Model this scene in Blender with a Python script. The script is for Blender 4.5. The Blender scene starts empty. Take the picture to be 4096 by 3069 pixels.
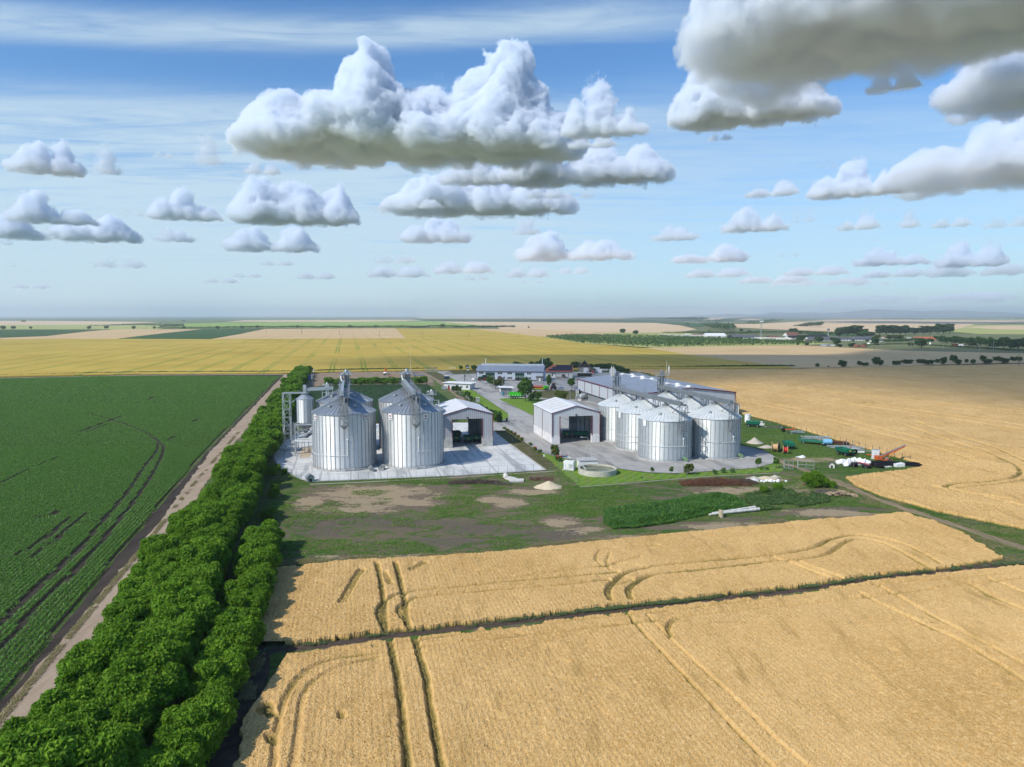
EXPO, SUN_E, SKY_S, SKY_DUST, VEIL = 0.20, 3.95, 0.112, .6, 1.0
HAZE_D, HAZE_TOP, VOLB, CRES = 8e-5, 260.0, 10, 130
STEPPX, CDEN, CCOL, STEPR, CG = 3.6, .74, (.915, .952, 1, 1), 1.0, 0.0
SKYM, VLOW = (.66, 1.0, 1.27), .36
import bpy, math, random
import numpy as np
from mathutils import Vector, Matrix, noise as mnoise
rnd = random.Random(11)
nrng = np.random.default_rng(5)
C = bpy.context.scene.collection
PI = math.pi
FPX, CAM_H = 2841.0, 41.0                       # focal length in photo pixels, drone height in metres
PITCH = math.atan(270.5 / FPX)
SUN_EL, SUN_AZ = math.radians(42), math.radians(38)   # light travels towards (cos38, sin38)

def P(px, py, h=0.0):
    """ground (or height h) point in metres seen at photo pixel px, py"""
    a = (px - 2048) / FPX; b = (1534.5 - py) / FPX
    dy = math.cos(PITCH) + b * math.sin(PITCH); dz = -math.sin(PITCH) + b * math.cos(PITCH)
    t = (h - CAM_H) / dz
    return (a * t, dy * t)
def PP(pts, h=0.0): return [P(x, y, h) for x, y in pts]

# ---------------------------------------------------------------- objects
def tag(o, label=None, cat=None, group=None, kind=None):
    if label: o['label'] = label
    if cat: o['category'] = cat
    if group: o['group'] = group
    if kind: o['kind'] = kind
    return o
def thing(name, label, cat, loc=(0, 0, 0), rz=0.0, group=None):
    o = bpy.data.objects.new(name, None); C.objects.link(o)
    o.location = (loc[0], loc[1], loc[2] if len(loc) > 2 else 0); o.rotation_euler = (0, 0, rz)
    return tag(o, label, cat, group)
def children(o): return [c for c in o.children]
def copy_tree(o, parent=None):
    c = o.copy(); C.objects.link(c)
    if parent is not None: c.parent = parent
    for ch in list(o.children): copy_tree(ch, c)
    return c
def dup(root, loc, rz=0.0, label=None, group=None, scale=None):
    r = copy_tree(root)
    r.location = (loc[0], loc[1], loc[2] if len(loc) > 2 else 0); r.rotation_euler = (0, 0, rz)
    if label: r['label'] = label
    if group: r['group'] = group
    if scale is not None: r.scale = scale if hasattr(scale, '__len__') else (scale,) * 3
    return r

class MB:
    """collects shapes and links them as one mesh object"""
    def __init__(s): s.v = []; s.f = []; s.m = []
    def add(s, vs, fs, mi=0):
        b = len(s.v); s.v.extend([tuple(p) for p in vs])
        s.f.extend([tuple(b + i for i in f) for f in fs]); s.m.extend([mi] * len(fs)); return s
    def box(s, x0, y0, z0, x1, y1, z1, mi=0):
        return s.add([(x0,y0,z0),(x1,y0,z0),(x1,y1,z0),(x0,y1,z0),(x0,y0,z1),(x1,y0,z1),(x1,y1,z1),(x0,y1,z1)],
                     [(0,3,2,1),(4,5,6,7),(0,1,5,4),(1,2,6,5),(2,3,7,6),(3,0,4,7)], mi)
    def obox(s, cx, cy, z0, lx, ly, lz, rz=0.0, mi=0, taper=1.0):
        c, n = math.cos(rz), math.sin(rz); vs = []
        for z, k in ((z0, 1.0), (z0 + lz, taper)):
            for sx, sy in ((-1,-1),(1,-1),(1,1),(-1,1)):
                x, y = sx*lx/2*k, sy*ly/2*k
                vs.append((cx + x*c - y*n, cy + x*n + y*c, z))
        return s.add(vs, [(0,3,2,1),(4,5,6,7),(0,1,5,4),(1,2,6,5),(2,3,7,6),(3,0,4,7)], mi)
    def beam(s, p0, p1, w, h=None, mi=0):
        h = h or w; a, b = Vector(p0), Vector(p1); d = (b - a)
        if d.length < 1e-6: return s
        d.normalize(); up = Vector((0,0,1)) if abs(d.z) < .95 else Vector((0,1,0))
        x = d.cross(up).normalized() * w/2; y = x.cross(d).normalized() * h/2
        vs = [a-x-y, a+x-y, a+x+y, a-x+y, b-x-y, b+x-y, b+x+y, b-x+y]
        return s.add(vs, [(0,1,2,3),(7,6,5,4),(0,4,5,1),(1,5,6,2),(2,6,7,3),(3,7,4,0)], mi)
    def tube(s, p0, p1, r0, r1=None, n=8, mi=0):
        r1 = r0 if r1 is None else r1; a, b = Vector(p0), Vector(p1); d = (b-a).normalized()
        up = Vector((0,0,1)) if abs(d.z) < .95 else Vector((1,0,0))
        x = d.cross(up).normalized(); y = x.cross(d)
        vs = []
        for q, r in ((a, r0), (b, r1)):
            vs += [q + x*math.cos(2*PI*i/n)*r + y*math.sin(2*PI*i/n)*r for i in range(n)]
        fs = [(i, (i+1)%n, n+(i+1)%n, n+i) for i in range(n)]
        fs += [tuple(range(n-1,-1,-1)), tuple(range(n, 2*n))]
        return s.add(vs, fs, mi)
    def path(s, pts, r, n=6, mi=0):
        for a, b in zip(pts[:-1], pts[1:]): s.tube(a, b, r, n=n, mi=mi)
        return s
    def prism(s, pts, z0, z1, mi=0, cap=True):
        n = len(pts); vs = [(x,y,z0) for x,y in pts] + [(x,y,z1) for x,y in pts]
        fs = [(i,(i+1)%n,n+(i+1)%n,n+i) for i in range(n)]
        if cap: fs += [tuple(range(n-1,-1,-1)), tuple(range(n,2*n))]
        return s.add(vs, fs, mi)
    def poly(s, pts, mi=0): return s.add(pts, [tuple(range(len(pts)))], mi)
    def lathe(s, prof, n=24, c=(0,0,0), mi=0, cap=True):
        vs = []; m = len(prof)
        for i in range(n):
            a = 2*PI*i/n
            vs += [(c[0]+r*math.cos(a), c[1]+r*math.sin(a), c[2]+z) for r, z in prof]
        fs = [(i*m+j, ((i+1)%n)*m+j, ((i+1)%n)*m+j+1, i*m+j+1) for i in range(n) for j in range(m-1)]
        if cap:
            if prof[0][0] > 1e-4: fs.append(tuple(i*m for i in range(n-1,-1,-1)))
            if prof[-1][0] > 1e-4: fs.append(tuple(i*m+m-1 for i in range(n)))
        return s.add(vs, fs, mi)
    def torus(s, c, axis, R, r, n=20, k=8, mi=0):
        c = Vector(c); d = Vector(axis).normalized(); up = Vector((0,0,1)) if abs(d.z) < .9 else Vector((1,0,0))
        x = d.cross(up).normalized(); y = d.cross(x); vs = []
        for i in range(n):
            a = 2*PI*i/n; e = x*math.cos(a) + y*math.sin(a)
            vs += [c + e*(R + r*math.cos(2*PI*j/k)) + d*r*math.sin(2*PI*j/k) for j in range(k)]
        fs = [(i*k+j, ((i+1)%n)*k+j, ((i+1)%n)*k+(j+1)%k, i*k+(j+1)%k) for i in range(n) for j in range(k)]
        return s.add(vs, fs, mi)
    def lump(s, c, r, seed=0, amp=.25, n=10, k=6, mi=0, flat=None):
        """an uneven closed lump of radii r"""
        vs = []; c = Vector(c); q = random.Random(seed); off = Vector((q.random()*50, q.random()*50, q.random()*50))
        for j in range(k+1):
            t = PI*j/k
            for i in range(n):
                a = 2*PI*i/n; d = Vector((math.sin(t)*math.cos(a), math.sin(t)*math.sin(a), math.cos(t)))
                kf = 1 + amp*mnoise.noise(d*1.7 + off)*1.6
                p = Vector((d.x*r[0]*kf, d.y*r[1]*kf, d.z*r[2]*kf)) + c
                if flat is not None and p.z < flat: p.z = flat
                vs.append(p)
        fs = [(j*n+i, (j+1)*n+i, (j+1)*n+(i+1)%n, j*n+(i+1)%n) for j in range(k) for i in range(n)]
        return s.add(vs, fs, mi)
    def build(s, name, mats, parent=None, smooth=False):
        me = bpy.data.meshes.new(name); me.from_pydata([tuple(p) for p in s.v], [], s.f)
        mats = mats if isinstance(mats, (list, tuple)) else [mats]
        for m in mats: me.materials.append(m)
        if len(mats) > 1: me.polygons.foreach_set('material_index', np.array(s.m, np.int32))
        if smooth:
            me.polygons.foreach_set('use_smooth', np.ones(len(s.f), bool))
            try: me.set_sharp_from_angle(angle=math.radians(40))
            except Exception: pass
        me.update(); o = bpy.data.objects.new(name, me); C.objects.link(o)
        if parent is not None: o.parent = parent
        return o

def np_mesh(name, verts, faces, mats, parent=None, attrs=None, mi=None, smooth=False):
    """fast mesh from numpy arrays; faces is (n,3) or (n,4); attrs {name: per vertex float}"""
    me = bpy.data.meshes.new(name); verts = np.ascontiguousarray(verts, np.float32); faces = np.ascontiguousarray(faces, np.int32)
    k = faces.shape[1]; n = faces.shape[0]
    me.vertices.add(len(verts)); me.vertices.foreach_set('co', verts.ravel())
    me.loops.add(n*k); me.loops.foreach_set('vertex_index', faces.ravel())
    me.polygons.add(n); me.polygons.foreach_set('loop_start', np.arange(0, n*k, k, dtype=np.int32))
    if mi is not None: me.polygons.foreach_set('material_index', np.ascontiguousarray(mi, np.int32))
    if smooth: me.polygons.foreach_set('use_smooth', np.ones(n, bool))
    else: me.polygons.foreach_set('use_smooth', np.zeros(n, bool))
    for an, av in (attrs or {}).items():
        a = me.attributes.new(an, 'FLOAT', 'POINT'); a.data.foreach_set('value', np.ascontiguousarray(av, np.float32))
    for m in (mats if isinstance(mats, (list, tuple)) else [mats]): me.materials.append(m)
    me.update(calc_edges=True); me.validate()
    o = bpy.data.objects.new(name, me); C.objects.link(o)
    if parent is not None: o.parent = parent
    return o

# ---------------------------------------------------------------- numpy helpers
def vnoise(x, y, seed=0):
    """smooth value noise, 0..1"""
    xi = np.floor(x).astype(np.int64); yi = np.floor(y).astype(np.int64); xf = x - xi; yf = y - yi
    def h(a, b):
        n = (a*374761393 + b*668265263 + seed*1274126177) & 0xffffffff
        n = ((n ^ (n >> 13)) * 1274126177) & 0xffffffff
        return ((n ^ (n >> 16)) & 0xffff) / 65535.0
    u = xf*xf*(3-2*xf); v = yf*yf*(3-2*yf)
    return (h(xi,yi)*(1-u)+h(xi+1,yi)*u)*(1-v) + (h(xi,yi+1)*(1-u)+h(xi+1,yi+1)*u)*v
def fnoise(x, y, seed=0, oct=4):
    t = 0; a = .5; s = 0
    for i in range(oct):
        t = t + a*vnoise(x*2**i, y*2**i, seed+i*17); s += a; a *= .5
    return t/s
def inside(poly, x, y):
    r = np.zeros(x.shape, bool); n = len(poly)
    for i in range(n):
        x0, y0 = poly[i]; x1, y1 = poly[(i+1) % n]
        if y0 == y1: continue
        c = ((y0 > y) != (y1 > y)) & (x < (x1-x0)*(y-y0)/(y1-y0) + x0); r ^= c
    return r
def dist_poly(pts, x, y, closed=False, cut=1e9):
    """distance to a polyline"""
    d = np.full(x.shape, 1e9); m = len(pts)
    for i in range(m if closed else m-1):
        x0, y0 = pts[i]; x1, y1 = pts[(i+1) % m]
        lo = (x > min(x0,x1)-cut) & (x < max(x0,x1)+cut) & (y > min(y0,y1)-cut) & (y < max(y0,y1)+cut)
        if not lo.any(): continue
        xx = x[lo]; yy = y[lo]; L = (x1-x0)**2+(y1-y0)**2 + 1e-9
        t = np.clip(((xx-x0)*(x1-x0)+(yy-y0)*(y1-y0))/L, 0, 1)
        d[lo] = np.minimum(d[lo], np.hypot(xx-x0-t*(x1-x0), yy-y0-t*(y1-y0)))
    return d
def smooth_line(pts, n=6):
    """Catmull-Rom through the points"""
    p = [np.array(q, float) for q in pts]; p = [2*p[0]-p[1]] + p + [2*p[-1]-p[-2]]; out = []
    for i in range(1, len(p)-2):
        for k in range(n):
            t = k/n
            out.append(tuple(.5*((2*p[i])+(-p[i-1]+p[i+1])*t+(2*p[i-1]-5*p[i]+4*p[i+1]-p[i+2])*t*t+(-p[i-1]+3*p[i]-3*p[i+1]+p[i+2])*t**3)))
    out.append(tuple(p[-2])); return out

# ---------------------------------------------------------------- materials
class N:
    """small node-tree writer"""
    def __init__(s, name):
        s.m = bpy.data.materials.new(name); s.m.use_nodes = True; s.t = s.m.node_tree; s.t.nodes.clear()
        s.out = s.t.nodes.new('ShaderNodeOutputMaterial')
    def n(s, typ, **kw):
        nd = s.t.nodes.new('ShaderNode' + typ)
        for k, v in kw.items():
            if k in nd.inputs.keys() if isinstance(k, str) else False: pass
            setattr(nd, k, v)
        return nd
    def link(s, a, b): s.t.links.new(a, b)
    def put(s, sock, v):
        if hasattr(v, 'is_output') or isinstance(v, bpy.types.NodeSocket): s.link(v, sock)
        else: sock.default_value = v
    def pos(s): return s.n('NewGeometry').outputs['Position']
    def obj(s): return s.n('TexCoord').outputs['Object']
    def mapping(s, vec, scale=(1,1,1), rot=(0,0,0), loc=(0,0,0)):
        m = s.n('Mapping'); s.link(vec, m.inputs['Vector']); m.inputs['Scale'].default_value = scale
        m.inputs['Rotation'].default_value = rot; m.inputs['Location'].default_value = loc; return m.outputs[0]
    def noise(s, vec, scale, detail=4, rough=.55, dist=0.0):
        t = s.n('TexNoise'); s.link(vec, t.inputs['Vector']); t.inputs['Scale'].default_value = scale
        t.inputs['Detail'].default_value = detail; t.inputs['Roughness'].default_value = rough; t.inputs['Distortion'].default_value = dist
        return t.outputs['Fac']
    def math(s, op, a, b=0.0, c=None, clamp=False):
        m = s.n('Math'); m.operation = op; m.use_clamp = clamp
        s.put(m.inputs[0], a); s.put(m.inputs[1], b)
        if c is not None: s.put(m.inputs[2], c)
        return m.outputs[0]
    def smooth(s, v, a, b, lo=0.0, hi=1.0):
        m = s.n('MapRange'); m.interpolation_type = 'SMOOTHSTEP'; s.put(m.inputs['Value'], v)
        m.inputs['From Min'].default_value = a; m.inputs['From Max'].default_value = b
        m.inputs['To Min'].default_value = lo; m.inputs['To Max'].default_value = hi; return m.outputs['Result']
    def mix(s, f, a, b, mode='MIX'):
        m = s.n('Mix'); m.data_type = 'RGBA'; m.blend_type = mode; m.clamp_factor = True
        s.put(m.inputs[0], f)
        for i, v in ((6, a), (7, b)):
            if isinstance(v, bpy.types.NodeSocket): s.link(v, m.inputs[i])
            else: m.inputs[i].default_value = (*v[:3], 1)
        return m.outputs[2]
    def attr(s, name):
        a = s.n('Attribute'); a.attribute_name = name; return a.outputs['Fac']
    def rand(s): return s.n('ObjectInfo').outputs['Random']
    def bump(s, h, strength=.3, dist=.1):
        b = s.n('Bump'); s.link(h, b.inputs['Height']); b.inputs['Strength'].default_value = strength; b.inputs['Distance'].default_value = dist
        return b.outputs[0]
    def bsdf(s, color, rough=.8, metal=0.0, spec=.3, normal=None, **kw):
        b = s.n('BsdfPrincipled')
        if isinstance(color, bpy.types.NodeSocket): s.link(color, b.inputs['Base Color'])
        else: b.inputs['Base Color'].default_value = (*color[:3], 1)
        s.put(b.inputs['Roughness'], rough); s.put(b.inputs['Metallic'], metal); s.put(b.inputs['Specular IOR Level'], spec)
        if normal is not None: s.link(normal, b.inputs['Normal'])
        for k, v in kw.items(): s.put(b.inputs[k.replace('_', ' ')], v)
        return b.outputs[0]
    def done(s, sh):
        s.link(sh, s.out.inputs['Surface']); return s.m

_mc = {}
def flat(name, c, rough=.75, metal=0.0, spec=.3, var=.18, scale=1.3, dirt=None, bump=0.0):
    """painted or plain surface with blotchy wear"""
    if name in _mc: return _mc[name]
    g = N(name); p = g.obj(); v = g.noise(p, scale, 5, .6); w = g.noise(p, scale*9, 3, .6)
    f = g.math('MULTIPLY_ADD', v, .7, g.math('MULTIPLY', w, .3))
    lo = tuple(max(0, x*(1-var*1.6)) for x in c); hi = tuple(min(.9, x*(1+var)) for x in c)
    col = g.mix(g.smooth(f, .3, .7), lo, hi)
    if dirt: col = g.mix(g.smooth(g.noise(p, scale*2.1, 6, .65), .52, .75), col, dirt)
    col = g.mix(g.math('MULTIPLY', g.rand(), .25), col, tuple(x*.8 for x in c))
    nm = g.bump(w, bump, .02) if bump else None
    _mc[name] = g.done(g.bsdf(col, g.math('MULTIPLY_ADD', v, .25, rough-.12), metal, spec, nm)); return _mc[name]
# ================================================================ camera, light, sky
sc = bpy.context.scene
cam = bpy.data.cameras.new('camera'); cam.sensor_width = 36; cam.lens = 36 * FPX / 4096
cam.clip_start = 1; cam.clip_end = 200000
co = bpy.data.objects.new('camera', cam); C.objects.link(co)
co.location = (0, 0, CAM_H); co.rotation_euler = (PI/2 - PITCH, 0, 0); sc.camera = co
sc.view_settings.view_transform = 'Standard'; sc.view_settings.look = 'None'
sc.view_settings.exposure = EXPO; sc.view_settings.gamma = 1
sc.cycles.max_bounces = 24; sc.cycles.diffuse_bounces = 3; sc.cycles.glossy_bounces = 4
sc.cycles.transmission_bounces = 4; sc.cycles.volume_bounces = VOLB; sc.cycles.transparent_max_bounces = 12
sc.cycles.volume_step_rate = STEPR; sc.cycles.use_denoising = True; sc.cycles.caustics_reflective = False; sc.cycles.caustics_refractive = False
sc.cycles.use_adaptive_sampling = True; sc.cycles.adaptive_threshold = .025
sc.cycles.sample_clamp_indirect = 8

sl = bpy.data.lights.new('sun', 'SUN'); sl.energy = SUN_E; sl.angle = math.radians(.53); sl.color = (1, .945, .86)
so = bpy.data.objects.new('sun', sl); C.objects.link(so); so.location = (-300, -300, 400)
LD = Vector((math.cos(SUN_AZ)*math.cos(SUN_EL), math.sin(SUN_AZ)*math.cos(SUN_EL), -math.sin(SUN_EL)))
so.rotation_euler = LD.to_track_quat('-Z', 'Y').to_euler()

wd = bpy.data.worlds.new('World'); sc.world = wd; wd.use_nodes = True
nt = wd.node_tree; nt.nodes.clear()
g = N.__new__(N); g.t = nt; g.m = None
sky = g.n('TexSky'); sky.sky_type = 'NISHITA'; sky.sun_disc = False; sky.sun_elevation = SUN_EL
sky.sun_rotation = math.atan2(-math.cos(SUN_AZ), -math.sin(SUN_AZ)) % (2*PI)
sky.altitude = 100; sky.air_density = 1.0; sky.dust_density = SKY_DUST; sky.ozone_density = 2.5
dirv = g.n('TexCoord').outputs['Generated']
sep = g.n('SeparateXYZ'); g.link(dirv, sep.inputs[0])
zz = g.math('MAXIMUM', sep.outputs[2], .02)
cmb = g.n('CombineXYZ'); g.link(g.math('DIVIDE', sep.outputs[0], zz), cmb.inputs[0]); g.link(g.math('DIVIDE', sep.outputs[1], zz), cmb.inputs[1])
pl = cmb.outputs[0]                                     # a layer of thin high cloud seen from below
sp = g.n('SeparateXYZ'); g.link(pl, sp.inputs[0]); lx, ly = sp.outputs[0], sp.outputs[1]
a1 = g.noise(g.mapping(pl, (.45, 1.5, 1), (0, 0, .08), (3.3, .42, 0)), 1.0, 7, .6, .6)
a2 = g.noise(g.mapping(pl, (1.5, 5.5, 1), (0, 0, -.10), (1, 2.0, 0)), 1.0, 6, .62, 1.0)
fib = g.math('MULTIPLY_ADD', a2, .55, g.math('MULTIPLY', a1, .6))
wav = g.math('MULTIPLY_ADD', g.math('SINE', g.math('MULTIPLY', lx, 2.1)), .07, g.math('MULTIPLY_ADD', a1, .5, -.25))
band = g.smooth(g.math('ABSOLUTE', g.math('ADD', g.math('SUBTRACT', ly, 2.56), wav)), .30, .02)      # a long streak of cirrus
band = g.math('MULTIPLY', band, g.smooth(lx, 1.1, .2))
mid = g.math('MULTIPLY', g.smooth(g.math('ADD', ly, wav), 3.0, 3.75), g.smooth(lx, 2.2, -1.2, .45, 1.0))   # a sheet of veil cloud lower down
veil = g.math('MULTIPLY', g.math('MAXIMUM', band, mid), g.smooth(fib, .26, .70))
low = g.smooth(sep.outputs[2], .30, .06)                # the veil thickens towards the horizon, seen more edge-on
veil = g.math('MULTIPLY', g.math('ADD', g.math('MULTIPLY', veil, .95), g.math('MULTIPLY', low, VLOW)), 1.0, clamp=True)
skc = g.mix(1.0, sky.outputs[0], SKYM, 'MULTIPLY')
colr = g.mix(g.math('MULTIPLY', veil, .8), skc, tuple(v*VEIL for v in (4.95, 6.2, 7.0)))
bg = g.n('Background'); g.link(colr, bg.inputs['Color']); bg.inputs['Strength'].default_value = SKY_S
ow = g.n('OutputWorld'); g.link(bg.outputs[0], ow.inputs['Surface'])

# ---------------------------------------------------------------- clouds: bodies of dense vapour with bumpy tops and flat bases
def vol_mat(name, dens, color=(1, 1, 1), aniso=0.0):
    m = bpy.data.materials.new(name); m.use_nodes = True; t = m.node_tree; t.nodes.clear()
    o = t.nodes.new('ShaderNodeOutputMaterial'); v = t.nodes.new('ShaderNodeVolumePrincipled')
    v.inputs['Density'].default_value = dens; v.inputs['Color'].default_value = (*color, 1); v.inputs['Anisotropy'].default_value = aniso
    t.links.new(v.outputs[0], o.inputs['Volume']); return m
def vapour(dens, W, ells, soft, amp, octv, step):
    """vapour denser inside the towers (centre, radii), frayed by noise at every scale, cut flat at its base"""
    g = N('cloud_vapour'); p = g.obj(); prof = None
    for c, r in ells:
        a = g.n('VectorMath'); a.operation = 'SUBTRACT'; g.link(p, a.inputs[0]); a.inputs[1].default_value = c
        d = g.n('VectorMath'); d.operation = 'DIVIDE'; g.link(a.outputs[0], d.inputs[0]); d.inputs[1].default_value = r
        l = g.n('VectorMath'); l.operation = 'LENGTH'; g.link(d.outputs[0], l.inputs[0]); q = g.math('SUBTRACT', 1.0, l.outputs['Value'])
        prof = q if prof is None else g.math('SMOOTH_MAX', prof, q, .18)
    big = g.noise(p, 1/(W*.17), octv, .62, .2); g.m.cycles.volume_step_rate = step; s = g.n('SeparateXYZ'); g.link(p, s.inputs[0])
    k = g.math('MULTIPLY_ADD', g.math('SUBTRACT', big, .5), amp, prof)
    k = g.math('MULTIPLY', g.smooth(k, .0, soft), g.smooth(g.math('MULTIPLY_ADD', g.math('SUBTRACT', big, .5), W*.22, s.outputs[2]), W*.008, W*.05))
    v = g.n('VolumePrincipled'); v.inputs['Color'].default_value = CCOL; v.inputs['Anisotropy'].default_value = CG
    g.link(g.math('MULTIPLY', k, dens), v.inputs['Density']); g.link(v.outputs[0], g.out.inputs['Volume']); return g.m
tex1 = bpy.data.textures.new('billow', 'CLOUDS'); tex1.noise_scale = 260; tex1.noise_depth = 4; tex1.noise_basis = 'ORIGINAL_PERLIN'
tex2 = bpy.data.textures.new('cauliflower', 'CLOUDS'); tex2.noise_scale = 70; tex2.noise_depth = 3
CM = [vol_mat('cloud_vapour_dense', .013, (.995, .995, 1)), vol_mat('cloud_vapour_soft', .009, (.995, .995, 1)), vol_mat('cloud_vapour_thin', .004, (.995, .995, 1))]
BASE = 1150.0
def cloud(label, x0, y0, x1, y1, towers, thick=0, base=BASE, depth=.42, seed=1, lean=0, nm='cloud', near=.1):
    """x0..y1: the cloud's outline in the 2211 px wide photo; towers: (position 0..1, height 0..1, width 0..1)"""
    k = 4096/2211.0; r = random.Random(seed)
    X0, Y0, X1, Y1 = x0*k, y0*k, x1*k, y1*k
    cx = (X0+X1)/2
    def at(px, py, h): return P(px, py, h)
    bx, by = at(cx, Y1, base); dist = by
    W = abs(at(X1, Y1, base)[0] - at(X0, Y1, base)[0])
    ang_t = math.atan((1534.5-Y0)/FPX) - PITCH; ang_b = math.atan((1534.5-Y1)/FPX) - PITCH
    dp = W*depth
    Ht = (dist+dp*.3)*math.tan(ang_t) + CAM_H - base                      # height of the tops over the base
    Ht = max(Ht, 40.0)
    b = MB(); ells = []; wpx = (x1-x0)/2.16
    for (tp, th, tw) in towers:
        rad = tw*W/2*.97; h = th*Ht; cxp = (tp-.5)*W
        ells.append(((cxp, 0, h*.14), (rad*1.15, dp*.5, max(h*.42, W*.03))))          # spreading foot
        ells.append(((cxp + lean*h*.4, r.uniform(-.1, .1)*dp, h*.36), (rad*.84, dp*.42, max(h*.58, W*.03))))   # rising tower
    for c, q in ells: b.lump(c, [v*1.22 for v in q], seed=r.randint(0, 999), amp=0, n=20, k=12, flat=0)
    pxm = W/wpx; octv = max(3, math.log2(.17*wpx/1.2))
    o = b.build(nm, vapour(CDEN/(pxm*(3.2, 3.4, 6.5)[thick])/(3.2 if depth > .6 and near < .24 else 2.4 if depth > .6 else 1), W, ells, max(.05, (4.5, 5.0, 8)[thick]/(wpx*.25)), (1.5, 1.8, 2.0)[thick], octv, min(1.0, max(.12, STEPPX*10/wpx))))
    o.location = (bx, by - dp*near, base); o.rotation_euler = (0, 0, -math.atan2(bx, by))
    md = o.modifiers.new('weld', 'REMESH'); md.mode = 'VOXEL'; md.voxel_size = max(W/60, 7)
    tag(o, label, 'cloud', 'cumulus clouds over the plain', 'stuff')
    return o
CL = [
 ('large white cumulus with two towers above the silos', 545, 116, 1225, 352, [(.40,.86,.30),(.80,.98,.40),(.13,.5,.28),(.5,.62,.5),(.85,.6,.3),(.3,.52,.42)], 0),
 ('torn white cumulus right of the two-towered cloud', 1215, 165, 1385, 298, [(.45,1,.55),(.15,.6,.35),(.8,.5,.45)], 1),
 ('huge grey-bellied cumulus filling the upper right sky', 1500, -150, 2380, 150, [(.08,.75,.24),(.22,.92,.34),(.45,.85,.5),(.7,.9,.6),(.9,.8,.4)], 0, dict(depth=.62, near=.22)),
 ('white puffy cumulus under the huge grey cloud', 1450, 90, 1780, 272, [(.28,.98,.55),(.62,.8,.5),(.85,.45,.3)], 0),
 ('grey cumulus at the right edge of the sky', 1985, 70, 2420, 245, [(.35,.75,.6),(.75,.9,.6)], 0, dict(depth=.8, near=.3)),
 ('bright topped cumulus with a dark slanting base', 1890, 262, 2380, 412, [(.2,.5,.4),(.5,.8,.5),(.8,.95,.5)], 0, dict(depth=.75, near=.25)),
 ('smaller bright cumulus left of the slanting one', 1748, 340, 1925, 428, [(.5,1,.5),(.2,.6,.4),(.85,.6,.35)], 0),
 ('long flat cumulus below the two-towered cloud', 1085, 296, 1425, 402, [(.2,1.0,.45),(.6,.75,.5),(.88,.85,.3)], 0),
 ('layered cumulus over the middle of the plain', 838, 362, 1225, 468, [(.3,.75,.5),(.55,1,.4),(.8,.85,.4),(.1,.35,.3)], 1),
 ('round white puff over the layered cumulus', 945, 328, 1105, 402, [(.5,1,.85)], 0),
 ('broad cauliflower cumulus left of centre', 508, 384, 790, 488, [(.22,1,.4),(.5,.9,.45),(.78,.95,.3)], 0),
 ('peaked cumulus above the green corn field', 330, 395, 482, 478, [(.45,1,.45),(.2,.6,.4),(.75,.5,.4)], 0),
 ('upper puffy cumulus on the left', 28, 304, 212, 380, [(.35,.9,.55),(.6,1,.4)], 0),
 ('small upright cumulus beside the upper left one', 195, 305, 272, 378, [(.5,1,.7)], 1),
 ('stacked cumulus near the left edge', 25, 410, 205, 486, [(.35,1,.5),(.75,.5,.45)], 0),
 ('long low cumulus under the stacked one', 0, 458, 285, 522, [(.2,.8,.4),(.55,.6,.4),(.82,.95,.35)], 1),
 ('thin vanishing cloud in the left middle', 408, 275, 505, 358, [(.45,1,.6)], 2),
 ('small low cumulus below the peaked one', 328, 490, 436, 524, [(.5,1,.7)], 1),
 ('ragged cumulus below the cauliflower one', 488, 478, 690, 546, [(.3,.8,.5),(.75,1,.4)], 1),
 ('compact cumulus over the near grain shed', 865, 464, 1048, 526, [(.5,1,.6),(.2,.6,.4)], 0),
 ('small square puff beside the compact cumulus', 1104, 460, 1172, 508, [(.5,1,.9)], 1),
 ('pair of flat cumulus above the workshop', 1105, 502, 1352, 565, [(.3,1,.45),(.75,.75,.5)], 1),
 ('lens shaped cumulus above the warehouse', 1400, 485, 1516, 521, [(.5,1,.8)], 0),
 ('double cumulus above the far village', 1553, 445, 1692, 502, [(.4,1,.6),(.8,.7,.4)], 0),
 ('flat cumulus below the long blue gap', 1604, 384, 1726, 426, [(.7,1,.45),(.3,.5,.5)], 1),
 ('slanted cumulus above the poplar trees', 1793, 455, 1897, 498, [(.7,1,.5),(.35,.5,.4)], 1),
 ('leaning round cumulus right of the slanted one', 1908, 453, 1986, 494, [(.65,1,.6)], 1),
 ('long cumulus over the distant hills', 1448, 528, 1640, 568, [(.6,1,.45),(.25,.5,.5)], 1),
 ('broad low cumulus near the right edge', 2018, 516, 2172, 578, [(.35,1,.5),(.7,.95,.4)], 1),
 ('flat low cumulus over the road trees', 1838, 534, 1990, 575, [(.4,1,.6),(.8,.6,.4)], 1),
 ('right hand low cumulus bank', 2005, 560, 2215, 598, [(.25,1,.5),(.7,.7,.5)], 2),
]
for i, (lb, x0, y0, x1, y1, tw, th, *kw) in enumerate(CL):
    cloud(lb, x0, y0, x1, y1, tw, th, seed=100+i, **(kw[0] if kw else {}))
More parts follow.
